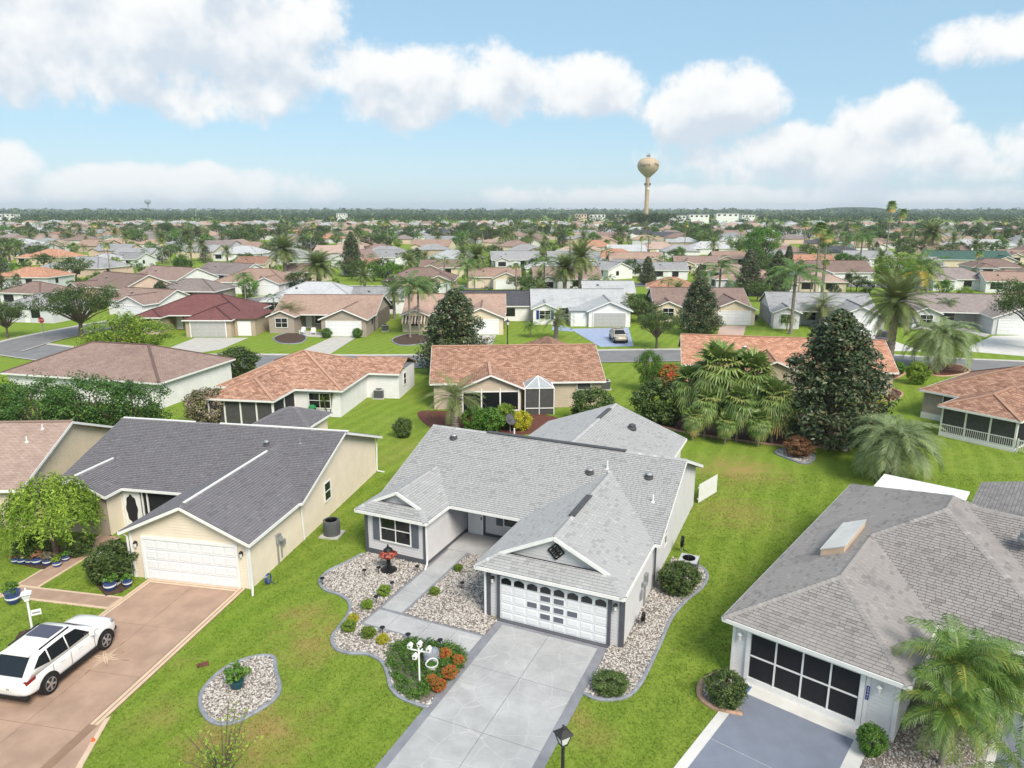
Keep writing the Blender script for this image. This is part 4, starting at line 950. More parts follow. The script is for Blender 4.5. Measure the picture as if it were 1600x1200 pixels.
def frond(Q_, base, az, elev, Ln, droop, nl, ll, lw, hang=.35, vee=.3, tint=.5, start=.18, rw=.035, twist=0):
    p = Vector(base); ca, sa = math.cos(az), math.sin(az); step = Ln / nl; lat = Vector((-sa, ca, 0))
    for k in range(nl):
        s_ = (k + .5) / nl; e = elev - droop * s_ ** 1.25; fw = Vector((ca * math.cos(e), sa * math.cos(e), math.sin(e))); up = lat.cross(fw) * -1
        if up.z < 0: up = -up
        q_ = p + fw * step; w = rw * (1 - .8 * s_); Q_.q(p - lat * w, p + lat * w, q_ + lat * w * .9, q_ - lat * w * .9, tint + .25)
        if s_ > start:
            u = (s_ - start) / (1 - start); L2 = ll * (.45 + .55 * math.sin(math.pi * min(1, .12 + u * .88)) ** .7) * rnd.uniform(.88, 1.08)
            for sg in (-1, 1):
                d = (lat * sg * (1 - .45 * u) + fw * (.45 + .5 * u) + up * vee * rnd.uniform(.4, 1.2)).normalized(); tip = p + d * L2 + Vector((0, 0, -hang * L2 * rnd.uniform(.6, 1.3))); m_ = p + d * L2 * .55 + Vector((0, 0, -hang * L2 * .12))
                a = fw * lw * .5; t = tint + rnd.gauss(0, .12)
                Q_.q(p - a * .6, p + a * .6, m_ + a, m_ - a, t); Q_.q(m_ - a, m_ + a, tip + a * .25, tip - a * .25, t)
        p = q_
def fan_leaf(Q_, base, az, elev, pet, rad, nseg, droop, tint, arc=2.1):
    ca, sa = math.cos(az), math.sin(az); fw = Vector((ca * math.cos(elev), sa * math.cos(elev), math.sin(elev))); lat = Vector((-sa, ca, 0)); b0 = Vector(base); hub = b0 + fw * pet
    Q_.q(b0 - lat * .03, b0 + lat * .03, hub + lat * .02, hub - lat * .02, tint + .2); e2 = elev - .5; f2 = Vector((ca * math.cos(e2), sa * math.cos(e2), math.sin(e2)))
    for k in range(nseg):
        a = -arc + 2 * arc * (k + .5) / nseg; d = (f2 * math.cos(a) + lat * math.sin(a)); da = 2 * arc / nseg * .5; dl = (f2 * math.cos(a - da) + lat * math.sin(a - da)); dr_ = (f2 * math.cos(a + da) + lat * math.sin(a + da))
        r1 = rad * .58; r2 = rad * rnd.uniform(.9, 1.08); t = tint + rnd.gauss(0, .08); m0_, m1_ = hub + dl * r1, hub + dr_ * r1; tp = hub + d * r2 + Vector((0, 0, -droop * rad * rnd.uniform(.6, 1.2)))
        z_ = Vector((0, 0, .03 * rad * (-1) ** k)); Q_.q(hub, m0_ + z_, m1_ - z_, hub, t); Q_.q(m0_ + z_, m1_ - z_, tp + lat * .015, tp - lat * .015, t)
def palm_trunk(h, r0, r1, rings=10, lean=.0, boots=0, n=9):
    b = MB(); pts, rad = [], []
    for k in range(rings * 2 + 1): s_ = k / (rings * 2); pts.append((lean * s_ * s_, 0, -.1 + (h + .1) * s_)); rad.append((r0 + (r1 - r0) * min(1, s_ * 1.6)) * (1.05 if k % 2 else .95) * (1.35 if k == 0 else 1))
    b.tube(pts, rad, n)
    for k in range(boots):
        a = k * 2.4; z_ = h - .1 - k * .035; x = r1 * 1.0; c, s_ = math.cos(a), math.sin(a); b.bar((lean + c * x * .7, s_ * x * .7, z_), (lean + c * (x + .16), s_ * (x + .16), z_ + .22), .14, .06)
    return b
PROTO = {}
def proto(kind):
    if kind in PROTO: return PROTO[kind]
    global nr, rnd
    far = kind.endswith('_far'); k0 = kind.replace('_far', ''); parts = []
    def add(nm, me): parts.append((nm, me))
    if k0 in ('magnolia', 'cypress'):
        H, Rm, k = 9.0, (3.5 if k0 == 'magnolia' else 1.5), (110 if far else 420); cl = []
        for i in range(k):
            h = nr.random() ** 1.15; rr_ = Rm * ((1 - h) ** .62) * (.85 + .25 * math.sin(7 * h + 3 * i)) * (.55 + .5 * nr.random() ** .4) * min(1, .55 + h * 4); a = nr.random() * 6.283; cl.append((rr_ * math.cos(a), rr_ * math.sin(a), .7 + h * (H - 1.0), (.8 if far else .6) * (1.15 - .45 * h)))
        b = limbs(2.0, cl, .2, .6, 12); b.tube([(0, 0, 1.5), (0, 0, H * .9)], [.16, .03], 6)
        add('trunk', b.mesh('trunk', M['bark'])); add('crown', clump_crown('crown', cl, 24 if far else 56, .42 if far else .24, .5, M['lf_magnolia'], tvar=.24))
    elif k0 in ('oak', 'broadleaf', 'lime_tree', 'dark_tree', 'deep_tree'):
        H = 8.0; m = {'oak': 'lf_oak', 'broadleaf': 'lf_green', 'lime_tree': 'lf_lime', 'dark_tree': 'lf_far', 'deep_tree': 'lf_deep'}[k0]; k = 85 if far else 190
        rx, rz, zc = {'oak': (4.6, 2.5, 5.4), 'broadleaf': (3.2, 3.2, 4.6), 'lime_tree': (3.4, 3.0, 4.5), 'dark_tree': (4.2, 3.2, 4.7), 'deep_tree': (3.5, 3.4, 4.3)}[k0]
        cl = ell_clumps(k, rx, rz, zc, (1.0 if far else .72), .35 if k0 == 'oak' else .55, .22 if k0 == 'oak' else .14, -.6 if k0 == 'oak' else -.9)
        add('trunk', limbs(2.3 if k0 == 'oak' else 1.3, cl, .26, .55, 5).mesh('trunk', M['bark'])); add('crown', clump_crown('crown', cl, 26 if far else 60, .46 if far else .21, .55, M[m], .75 if k0 == 'oak' else .85))
    elif k0 in ('shrub', 'lime_shrub', 'yellow_shrub', 'rust_shrub', 'croton', 'dark_shrub', 'grey_shrub'):
        H = 2.0; m = {'shrub': 'lf_green', 'lime_shrub': 'lf_lime', 'yellow_shrub': 'lf_yellow', 'rust_shrub': 'lf_rust', 'croton': 'lf_red', 'dark_shrub': 'lf_oak', 'grey_shrub': 'lf_grey'}[k0]
        cl = ell_clumps(30 if far else 120, 1.0, .92, 1.05, .34 if far else .26, .72, .06, -.95); b = MB()
        for i in range(5): a = i * 1.3; b.tube([(0, 0, -.05), (.35 * math.cos(a), .35 * math.sin(a), .9)], [.05, .02], 5)
        add('stem', b.mesh('stem', M['bark'])); add('foliage', clump_crown('foliage', cl, 20 if far else 60, .22 if far else (.15 if k0 == 'croton' else .12), .55, M[m], .9))
    elif k0 == 'weeping':
        H = 4.2; b = MB(); b.tube([(0, 0, -.1), (.1, 0, 1.2), (0, .05, 2.6)], [.17, .13, .09], 8); V = []; N_ = []; T = []
        for i in range(420):
            d = unit(1)[0]; d[2] = abs(d[2]); q_ = .55 + .45 * nr.random() ** .5; x, y, z_ = d[0] * 1.75 * q_, d[1] * 1.75 * q_, 2.35 + d[2] * 1.75 * q_; dropn = int(6 + nr.random() * 16); tb = .2 + nr.random() * .5; ox, oy = d[0] * .12, d[1] * .12
            for j in range(dropn):
                zz_ = z_ - j * .085
                if zz_ < .75: break
                for _ in range(2): V.append((x + ox * math.sqrt(j) + nr.normal() * .06, y + oy * math.sqrt(j) + nr.normal() * .06, zz_ + nr.normal() * .04)); N_.append((d[0] + nr.normal() * .5, d[1] + nr.normal() * .5, .5)); T.append(tb + nr.normal() * .15 + (.25 if j < 2 else 0))
        n_ = len(V); add('trunk', b.mesh('trunk', M['bark'])); add('crown', leaf_mesh('crown', np.array(V), np.array(N_), .17 * (.7 + .6 * nr.random(n_)), .32, np.array(T), M['lf_weep']))
    elif k0 in ('queen', 'date', 'pindo', 'sylvester', 'robellini', 'coconut'):
        cf = {'queen': (6.2, .16, .14, 17, 3.0, 46, .75, .055, .62, 'lf_palm'), 'date': (5.0, .30, .28, 84, 3.0, 44, .55, .05, .2, 'lf_date'), 'pindo': (1.7, .30, .27, 54, 2.3, 44, .55, .04, .22, 'lf_pindo'),
              'sylvester': (2.2, .24, .22, 30, 2.0, 34, .42, .035, .2, 'lf_date'), 'robellini': (1.9, .09, .08, 30, 1.5, 34, .42, .03, .5, 'lf_robel'), 'coconut': (4.2, .2, .16, 16, 3.2, 40, .7, .06, .5, 'lf_robel')}[k0]
        ht, r0, r1, nf, Ln, nl, ll, lw, hang, m = cf; Q_ = Q(); H = ht + Ln * .5
        if far: nf = int(nf * .6); nl = int(nl * .36); lw *= 2.6
        for i in range(nf):
            s_ = (i + .5) / nf; az = i * 2.39996 + rnd.uniform(-.2, .2)
            if k0 == 'queen': el_, dr_ = R(80) - R(78) * s_, R(75) + R(25) * rnd.random()
            elif k0 == 'date': el_, dr_ = R(82) - R(125) * s_, R(38) + R(22) * rnd.random()
            elif k0 == 'pindo': el_, dr_ = R(80) - R(85) * s_, R(95) + R(30) * rnd.random()
            else: el_, dr_ = R(80) - R(100) * s_, R(60) + R(25) * rnd.random()
            ti = .25 + .4 * rnd.random() + (.3 if s_ > .85 and rnd.random() < .5 else 0)
            if k0 in ('robellini', 'coconut') and s_ > .72 and rnd.random() < .16: ti = 1.0
            frond(Q_, (0, 0, ht), az, el_, Ln * rnd.uniform(.85, 1.08), dr_, nl, ll, lw, hang, .3 if k0 != 'date' else .15, ti, .22 if k0 != 'date' else .12)
        add('trunk', palm_trunk(ht, r0, r1, 6 if far else 14, 0, 0 if far else (26 if k0 in ('date', 'pindo', 'sylvester') else 0)).mesh('trunk', M['palm_trunk'])); add('fronds', Q_.mesh('fronds', M[m]))
        if k0 == 'queen' and not far: b = MB(); b.tube([(0, 0, ht - 1.0), (0, 0, ht + .15)], [.15, .1], 8); add('crownshaft', b.mesh('crownshaft', M['lf_palm']))
    elif k0 in ('washington', 'fan'):
        ht, rad, nf, pet = ((11.0, .85, 34, .75) if k0 == 'washington' else (2.6, .92, 46, .9)); Q_ = Q(); H = ht + 1.2; nf = nf if not far else 22
        for i in range(nf):
            s_ = (i + .5) / nf; old = s_ > .8; el_ = R(85) - R(125 if k0 == 'washington' else 130) * s_; ti = .3 + .35 * rnd.random() + (.75 if old and rnd.random() < (.8 if k0 == 'washington' else .5) else 0)
            fan_leaf(Q_, (0, 0, ht), i * 2.39996, el_, pet * rnd.uniform(.8, 1.15), rad * rnd.uniform(.85, 1.1), 9 if far else 18, .12 + .35 * s_, ti)
        add('trunk', palm_trunk(ht, .2 if k0 == 'washington' else .13, .14 if k0 == 'washington' else .11, 6 if far else 16).mesh('trunk', M['palm_trunk'])); add('fronds', Q_.mesh('fronds', M['lf_fan']))
    PROTO[kind] = (parts, H); return PROTO[kind]
TREES = []
def plant(kind, name, label, cat, loc, height, spread=1.0, group=None, rot=None):
    parts, H = proto(kind); s_ = height / H
    t = thing(name, label, cat, (loc[0], loc[1], loc[2] if len(loc) > 2 else 0), rnd.random() * 6.28 if rot is None else rot, group, (s_ * spread, s_ * spread, s_))
    for nm, me in parts: obj(nm, me, t)
    TREES.append((loc[0], loc[1], height)); return t
def top_z(X, Y, yt): q_ = (600 - yt) / CF; return CH + Y * (q_ * CC - CS) / (CC + q_ * CS)
def plant_px(kind, name, label, cat, x, yb, yt, spread=1.0, group=None):
    X, Y = P(x, yb); return plant(kind, name, label, cat, (X, Y), max(.3, top_z(X, Y, yt)), spread, group)
T_ = plant_px
# trees and palms one can tell apart, nearest first
T_('weeping', 'weeping_tree', 'bright green weeping tree in front of the cream house', 'tree', 88, 866, 736, 1.02)
T_('magnolia', 'magnolia_tree', 'large dark magnolia in the round red mulch bed', 'tree', 1292, 692, 482, 1.2)
T_('magnolia', 'magnolia_tree', 'dark conical magnolia behind the brown roofed house, across the street', 'tree', 713, 584, 450, 1.22)
T_('magnolia', 'magnolia_tree', 'dark magnolia left of the tan garage across the street', 'tree', 1090, 522, 430, 1.05)
T_('magnolia', 'magnolia_tree', 'tall narrow dark tree by the far left lawn with pale drives', 'tree', 551, 432, 361, .75)
T_('magnolia', 'magnolia_tree', 'dark magnolia left one of a pair behind the queen palm', 'tree', 1168, 462, 388, .8)
T_('magnolia', 'magnolia_tree', 'dark magnolia right one of a pair behind the queen palm', 'tree', 1212, 464, 390, .85)
T_('magnolia', 'magnolia_tree', 'small dark round magnolia on the corner lawn', 'tree', 254, 480, 438, 1.25)
T_('magnolia', 'magnolia_tree', 'dark magnolia beside the white house with black shutters', 'tree', 1011, 445, 400, .9)
T_('cypress', 'norfolk_pine', 'slim dark conifer beside the terracotta roof', 'tree', 1230, 430, 383, 1.1)
T_('oak', 'oak_tree', 'spreading live oak at the street corner beside the stop sign', 'tree', 127, 526, 446, 1.3)
T_('lime_tree', 'flowering_tree', 'yellow green flowering tree in front of the live oak', 'tree', 198, 578, 482, 1.45)
T_('deep_tree', 'broadleaf_tree', 'dense dark green tree behind the charcoal roof, left one', 'tree', 72, 700, 584, 1.15)
T_('deep_tree', 'broadleaf_tree', 'dense dark green tree behind the charcoal roof, middle one', 'tree', 145, 700, 580, 1.2)
T_('deep_tree', 'broadleaf_tree', 'dense dark green tree behind the charcoal roof, right one', 'tree', 214, 694, 590, 1.15)
T_('lime_tree', 'willow_tree', 'pale yellow green tree cut by the left edge of the photo', 'tree', 2, 688, 578, .95)
T_('oak', 'oak_tree', 'dark oak at the left edge beyond the side street', 'tree', 12, 528, 470, .9)
T_('grey_shrub', 'bottlebrush_shrub', 'grey pink bottlebrush shrub beside the screened porch', 'shrub', 326, 664, 607, 1.05)
T_('oak', 'oak_tree', 'round oak beside the gold car and blue driveway', 'tree', 1026, 545, 484, .95)
T_('broadleaf', 'broadleaf_tree', 'bright green large leaved tree beside the brown roofed house', 'tree', 1012, 612, 543, .72)
T_('oak', 'oak_tree', 'oak cut by the right edge across the street', 'tree', 1612, 545, 432, 1.0)
T_('date', 'date_palm', 'big date palm with thick trunk beside the street', 'palm', 1388, 574, 440, 1.0)
T_('pindo', 'pindo_palm', 'silvery pindo palm in the mulch ring by the street', 'palm', 1465, 578, 500, 1.0)
T_('pindo', 'pindo_palm', 'silvery pindo palm behind the white flat porch roof', 'palm', 1392, 752, 655, 1.0)
T_('queen', 'queen_palm', 'left one of two queen palms on the round lawn bed', 'palm', 641, 527, 428)
T_('queen', 'queen_palm', 'right one of two queen palms on the round lawn bed', 'palm', 655, 524, 438)
T_('queen', 'queen_palm', 'queen palm at the corner of the pale blue garage house', 'palm', 1235, 522, 410, 1.2)
T_('queen', 'queen_palm', 'full queen palm behind the tan roof left of the dark magnolias', 'palm', 1122, 480, 408, 1.2)
T_('queen', 'queen_palm', 'queen palm in front of the stone faced house', 'palm', 384, 470, 426, 1.2)
T_('date', 'date_palm', 'date palm left one above the pale hip roof', 'palm', 447, 440, 374, 1.15)
T_('date', 'date_palm', 'broad date palm right one above the pale hip roof', 'palm', 500, 462, 398, 1.45)
T_('date', 'date_palm', 'tall date palm behind the white roofed house', 'palm', 906, 462, 384, 1.0)
T_('date', 'date_palm', 'shaggy date palm between two others behind the white roof', 'palm', 882, 466, 404, 1.15)
T_('queen', 'queen_palm', 'leaning palm left of the date palms behind the white roof', 'palm', 850, 462, 400)
T_('date', 'date_palm', 'date palm in front of the tan house, upper one', 'palm', 746, 446, 386, 1.0)
T_('queen', 'queen_palm', 'queen palm in front of the tan house, lower one', 'palm', 731, 462, 404, 1.2)
T_('sylvester', 'sylvester_palm', 'stout young date palm on the lawn by the blue driveway', 'palm', 869, 529, 484, 1.1)
T_('robellini', 'pygmy_palm', 'tiny palm in a pale stone ring on the lawn', 'palm', 829, 527, 504, 1.2)
T_('sylvester', 'sylvester_palm', 'bushy palm beside the porch with white chairs', 'palm', 452, 516, 474, 1.15)
T_('washington', 'washington_palm', 'tall fan palm with brown skirt, left one above the terracotta roof', 'palm', 1272, 462, 346, 1.0)
T_('washington', 'washington_palm', 'tall fan palm with brown skirt, right one above the terracotta roof', 'palm', 1283, 462, 358, 1.0)
T_('washington', 'washington_palm', 'tallest slender fan palm rising above the skyline', 'palm', 1383, 408, 313, .8)
T_('washington', 'washington_palm', 'fan palm right of the tallest palm on the skyline', 'palm', 1403, 402, 326, .85)
T_('queen', 'queen_palm', 'queen palm by the round hedge, left one', 'palm', 1318, 408, 360, 1.1)
T_('queen', 'queen_palm', 'queen palm by the small white house, right one', 'palm', 1342, 424, 360, 1.0)
T_('date', 'date_palm', 'wide date palm above the green roof', 'palm', 1452, 402, 352, 1.3)
T_('queen', 'queen_palm', 'queen palm left of the wide date palm', 'palm', 1425, 400, 352, 1.1)
T_('coconut', 'yellow_frond_palm', 'palm with yellow lower fronds beside the white walled house', 'palm', 1430, 484, 398, 1.05)
T_('lime_tree', 'broadleaf_tree', 'broad yellow green tree behind the big date palm', 'tree', 1395, 464, 390, 1.15)
T_('broadleaf', 'broadleaf_tree', 'bright green tree behind the dark magnolia pair', 'tree', 1188, 420, 350, 1.0)
T_('sylvester', 'sylvester_palm', 'palm in front of the grey house wing window', 'palm', 1282, 512, 462, 1.2)
T_('robellini', 'pygmy_palm', 'small palm on the lawn right of the tan garage', 'palm', 1229, 518, 493, 1.1)
T_('queen', 'queen_palm', 'queen palm at the porch of the white house far right', 'palm', 1475, 508, 466, 1.3)
T_('lime_tree', 'lime_tree', 'round yellow green tree beside the tan house garage', 'tree', 820, 447, 421, .95)
for i, (x, yb, yt, sp_) in enumerate([(1075, 668, 568, 1.15), (1118, 676, 535, 1.15), (1168, 680, 548, 1.15), (1205, 692, 590, 1.2), (1150, 690, 598, 1.1), (1100, 684, 600, 1.05), (1228, 688, 625, 1.0), (1082, 688, 632, 1.2), (1132, 694, 640, 1.2), (1184, 698, 636, 1.2)]):
    T_('fan', 'fan_palm', ['left fan palm of the dense clump', 'tallest fan palm of the dense clump', 'fan palm of the clump next to the magnolia', 'fan palm at the lower right of the clump', 'low fan palm at the front of the clump', 'low fan palm at the left front of the clump', 'smallest fan palm of the clump against the magnolia', 'knee high fan palm at the clump front, left of three', 'knee high fan palm at the clump front, middle of three', 'knee high fan palm at the clump front, right of three'][i], 'palm', x, yb, yt + 8, sp_ * .7, 'fan palms in one clump behind the centre house')
SH = lambda kind, label, x, yb, yt, sp_=1.0, name='shrub', group=None: plant_px(kind, name, label, 'shrub', x, yb, yt, sp_, group)
SH('dark_shrub', 'dark rounded shrub at the left of the fan palm clump', 1030, 662, 592, 1.0); SH('croton', 'red leaved croton behind the fan palms', 1045, 612, 572, 1.2, 'croton')
SH('rust_shrub', 'rust coloured shrub in the small white rock ring', 1247, 713, 684, 1.35); SH('yellow_shrub', 'yellow flowering shrub left of the silvery pindo palm', 1358, 698, 655, .9); SH('yellow_shrub', 'yellow shrub at the magnolia edge', 1365, 640, 612, .9)
SH('shrub', 'clipped green hedge at the foot of the date palm', 1362, 612, 572, 1.0, 'hedge'); SH('shrub', 'low green shrub right of the date palm trunk', 1400, 583, 565, 1.4); SH('lime_shrub', 'bright green shrub on the lawn by the mulch ring', 1432, 600, 566, .9)
SH('dark_shrub', 'small upright shrub alone on the side lawn', 630, 683, 653, .85); SH('lime_shrub', 'lime shrub beside the screened porch of the brown roofed house', 790, 668, 632, .9); SH('yellow_shrub', 'yellow green shrub beside the satellite dish', 815, 672, 642, .95)
SH('shrub', 'dense green shrub under the screened windows', 765, 676, 638, 1.1); SH('shrub', 'small green shrub between the lime and the dense shrub', 780, 664, 640, .9); SH('dark_shrub', 'wide dull green shrub behind the centre house', 925, 660, 606, 1.1)
T_('sylvester', 'sylvester_palm', 'arching feather palm at the corner of the screened porch', 'palm', 712, 672, 598, 1.15); SH('shrub', 'green shrub beside the feather palm', 742, 674, 636, 1.0)
SH('dark_shrub', 'dark green shrub left of the brown roofed white house', 372, 588, 543, 1.3); SH('shrub', 'clipped round shrub left of the double garage door', 511, 528, 513, 1.0); SH('shrub', 'clipped round shrub right of the double garage door', 559, 528, 513, 1.0)
SH('shrub', 'round hedge beside the small white house', 1317, 418, 396, 1.2); SH('dark_shrub', 'dark shrub in front of the green roof', 1476, 414, 395, 1.4); SH('shrub', 'green shrubs left of the tan garage', 1000, 490, 460, 1.2)
SH('dark_shrub', 'rounded olive green shrub beside the air conditioner', 1060, 925, 880, 1.15); SH('dark_shrub', 'rounded shrub in the tan kerbed bed of the white house', 1133, 1098, 1052, 1.1); SH('shrub', 'small glossy shrub by the white house corner', 1360, 1178, 1135, .8)
SH('dark_shrub', 'large green hydrangea bush by the cream garage', 178, 905, 848, 1.1)
SH('dark_shrub', 'low dark shrub under the weeping tree, left', 55, 872, 835, 1.2); SH('dark_shrub', 'low dark shrub under the weeping tree, right', 125, 866, 838, 1.3)
# ------------------------------------------------------------------ neighbouring houses
RF = {'terra': roof_mat('terracotta_shingle', (.48, .29, .21), (.24, .12, .08), (.15, .08, .055), 1.0, .36, .19), 'terra2': roof_mat('orange_shingle', (.55, .31, .215), (.32, .15, .095), (.22, .11, .07), .9, .36, .19),
 'tan': roof_mat('tan_shingle', (.44, .315, .255), (.36, .245, .195), (.24, .16, .13)), 'brown': roof_mat('brown_shingle', (.30, .22, .19), (.25, .175, .15), (.15, .10, .09)), 'maroon': roof_mat('maroon_shingle', (.20, .09, .085), (.16, .065, .065), (.10, .045, .045)),
 'pink': roof_mat('pinkish_shingle', (.46, .345, .295), (.385, .28, .235), (.26, .185, .155)), 'grey': roof_mat('grey_shingle', (.36, .36, .37), (.29, .29, .30), (.18, .18, .19)), 'dark': roof_mat('dark_shingle', (.10, .10, .115), (.075, .075, .09), (.045, .045, .05)),
 'pale': roof_mat('pale_shingle', (.48, .49, .505), (.41, .42, .435), (.30, .30, .315)), 'green': roof_mat('green_shingle', (.075, .14, .115), (.055, .11, .09), (.03, .06, .05)), 'greybrown': roof_mat('grey_brown_shingle', (.31, .26, .25), (.25, .21, .20), (.14, .12, .115))}
WL = {'white': siding_mat('white_wall', (.72, .72, .72)), 'cream': siding_mat('cream_wall', (.64, .55, .42)), 'beige': siding_mat('beige_wall', (.50, .42, .33)), 'tan': siding_mat('tan_wall', (.42, .35, .26)), 'pale': siding_mat('pale_grey_wall', (.58, .59, .615)), 'taupe': siding_mat('taupe_wall', (.36, .31, .26)), 'pink': siding_mat('pink_wall', (.62, .47, .38))}
RWORD = {'terra': 'terracotta', 'terra2': 'orange', 'tan': 'tan', 'brown': 'brown', 'maroon': 'maroon', 'pink': 'pinkish', 'grey': 'grey', 'dark': 'dark grey', 'pale': 'pale grey', 'green': 'green', 'greybrown': 'grey brown'}
HOUSES = []
def note(h, u0, u1, w0, w1): HOUSES.append((*h.W((u0 + u1) / 2, (w0 + w1) / 2), max(u1 - u0, w1 - w0) / 2)); EXC.append([h.W(*p) for p in ((u0, w0), (u1, w0), (u1, w1), (u0, w1))])
def front_house(label, px_, ang, roof, wall, right=True, kind='gable', wing2='gable', full=15.6, single=False, shut=None, garage_m='white_door', dutch=None, stone=None):
    """street front towards us: garage wing, recessed porch, window wing"""
    loc = P(*px_); h = House('suburban_house', label, loc, ang, RF[roof], WL[wall]); s = 1 if right else -1; mm = lambda a, c: (a, c) if right else (-c, -a)
    u0, u1 = mm(3.65 - full, 3.65)
    if kind == 'gable': h.gable_u(u0, u1, 4.6, 16.2, 4.75); gab = 4.75
    else: h.hip_u(u0, u1, 4.6, 16.2, .42); gab = None
    h.wing(*mm(-3.5, 3.5), -.35, .42, kind='hip' if kind == 'hip' else (dutch or 'gable')); h.wing(*mm(3.65 - full, 3.65 - full + 4.3), 2.2, .42, wing2)
    a, c = mm(3.95 - full, 3.35); h.box_walls(a, c, 7.0, 15.9); 
    if gab: h.gwall((c, 4.9), (c, 15.9), gab); h.gwall((a, 15.9), (a, 4.9), gab)
    g0, g1 = mm(-3.2, 3.2); zr = 2.5 + 3.5 * .42; gf = ((g0, 0), (g1, 0))
    (h.gwall(*gf, zr) if kind != 'hip' and not dutch else h.wall(*gf)); h.wall((g1, 0), (g1, 7)); h.wall((g0, 7), (g0, 0))
    w0, w1 = mm(3.95 - full, 3.65 - full + 4.0); wf = ((w0, 2.5), (w1, 2.5)); (h.gwall(*wf, 3.4) if wing2 == 'gable' else h.wall(*wf)); h.wall((w1, 2.5), (w1, 7)); h.wall((w0, 7), (w0, 2.5))
    h.finish(); h.garage(*gf, .75, 4.88, m=garage_m, cols=4, rows=4); h.window(*wf, 1.0, .9, 1.7, 1.3, 2, 2, shut)
    if stone: s_ = MB(); s_.wbox(wall_of(*wf)[0], 0, wall_of(*wf)[1], 0, 1.0, .02, .07); s_.build('stone_base', stone, h.root)
    pb = ((w1, 7), (g0, 7)) if right else ((g1, 7), (w0, 7))
    if wall_of(*pb)[1] > 2.2:
        d = h.slab('entry_door', *pb, .3, 1.2, .03, 2.1, 'white_door', .02, .07); h.window(*pb, 1.7, .8, max(.6, min(1.6, wall_of(*pb)[1] - 2.3)), 1.3, 1, 2)
    sd_ = ((g1, 0), (g1, 7)) if right else ((c, 7), (c, 15.9)); h.window(*sd_, 3.5, 1.3, .5, .7, 1, 1, frame=M['slate'])
    note(h, min(u0, g0), max(u1, g1), 0, 16.2); return h
def rear_house(label, loc, ang, roof, wall, L, dep, wings, kind='gable', zr=4.8):
    h = House('suburban_house', label, loc, ang, RF[roof], WL[wall])
    if kind == 'gable': h.gable_u(-.35, L + .35, -.35, dep + .35, zr)
    else: h.hip_u(-.35, L + .35, -.35, dep + .35, .4)
    h.box_walls(0, L, 0, dep, zr if kind == 'gable' else None)
    for (a, c, w0, kd, sl) in wings:
        h.wing(a - .3, c + .3, w0 - .35, sl, kd)
        zz_ = 2.5 + (c - a + .6) / 2 * sl; (h.gwall((a, w0), (c, w0), zz_) if kd == 'gable' else h.wall((a, w0), (c, w0))); h.wall((c, w0), (c, 0)); h.wall((a, 0), (a, w0))
    note(h, 0, L, min([0] + [w[2] for w in wings]), dep); return h
def screen_wall(h, p0, p1, n_, z0=.25, z1=2.3, m='screen', rail=False):
    ln = wall_of(p0, p1)[1]; k = ln / n_
    for i in range(n_): h.slab('screen_panel', p0, p1, i * k + .06, (i + 1) * k - .06, z0, z1, m, .02, .03)
    f = MB(); wl = wall_of(p0, p1)[0]
    for i in range(n_ + 1): f.wbox(wl, i * k - .06, i * k + .06, 0, 2.42, .022, .09)
    for i in range(n_): f.wbox(wl, i * k + .06, (i + 1) * k - .06, z0 - .12, z0, .022, .08); f.wbox(wl, i * k + .06, (i + 1) * k - .06, z1, z1 + .12, .022, .08)
    f.build('screen_frame', M['white'], h.root)
    if rail:
        r = MB(); r.wbox(wl, .06, ln - .06, .95, 1.02, .06, .1); r.wbox(wl, .06, ln - .06, z0 + .02, z0 + .08, .06, .1)
        for i in range(int(ln / .14)): r.wbox(wl, .1 + i * .14, .13 + i * .14, z0 + .08, .95, .065, .09)
        r.build('railing', M['white'], h.root)
# houses that back on to the three in front
F_ = rear_house('beige house with brown shingle roof and black glazed sunroom, behind the centre house', (-7.03, 62.2), -3.6, 'terra', 'beige', 15.2, 11, [(2.4, 7.7, -2.2, 'gable', .42)])
F_.finish(); screen_wall(F_, (2.6, -2.2), (7.5, -2.2), 3, .5, 2.1, 'glass'); F_.window((0, 0), (15.2, 0), 13, 1.0, 1.2, 1.3, 1, 2, glass='screen_grey'); F_.window((0, 0), (15.2, 0), 8.4, 1.2, .8, .8, 1, 1, frame=M['slate'])
cg = MB(); a0, a1, wd = 8.05, 10.6, -2.3
for p, q_ in (((a0, 0, 2.4), (a0, wd, 2.4)), ((a1, 0, 2.4), (a1, wd, 2.4)), ((a0, wd, 2.4), (a1, wd, 2.4)), ((a0, wd, 0), (a0, wd, 2.4)), ((a1, wd, 0), (a1, wd, 2.4)), ((9.3, wd, 0), (9.3, wd, 2.4)), ((a0, wd, 2.4), (9.3, -.9, 3.2)), ((a1, wd, 2.4), (9.3, -.9, 3.2)), ((9.3, wd, 2.4), (9.3, -.9, 3.2)), ((a0, 0, 2.4), (9.3, -.9, 3.2)), ((a1, 0, 2.4), (9.3, -.9, 3.2)), ((a0, wd, .6), (a1, wd, .6))): cg.bar(p, q_, .07)
cgo = cg.build('screen_cage', M['white'], F_.root); cs = MB(); cs.box(a0 + .05, a1 - .05, wd + .03, wd + .05, .05, 2.36); cs.build('cage_screen', M['screen_grey'], F_.root)
cr_ = MB()
for tri in (((a0, wd, 2.42), (a1, wd, 2.42), (9.3, -.9, 3.22)), ((a1, wd, 2.42), (a1, 0, 2.42), (9.3, -.9, 3.22)), ((a0, 0, 2.42), (a0, wd, 2.42), (9.3, -.9, 3.22))): cr_.poly(tri)
cr_.build('cage_roof', mat('clear_roof_panel', (.33, .35, .37), .4, .1), F_.root)
F_2 = MB(); z_ = 2.5
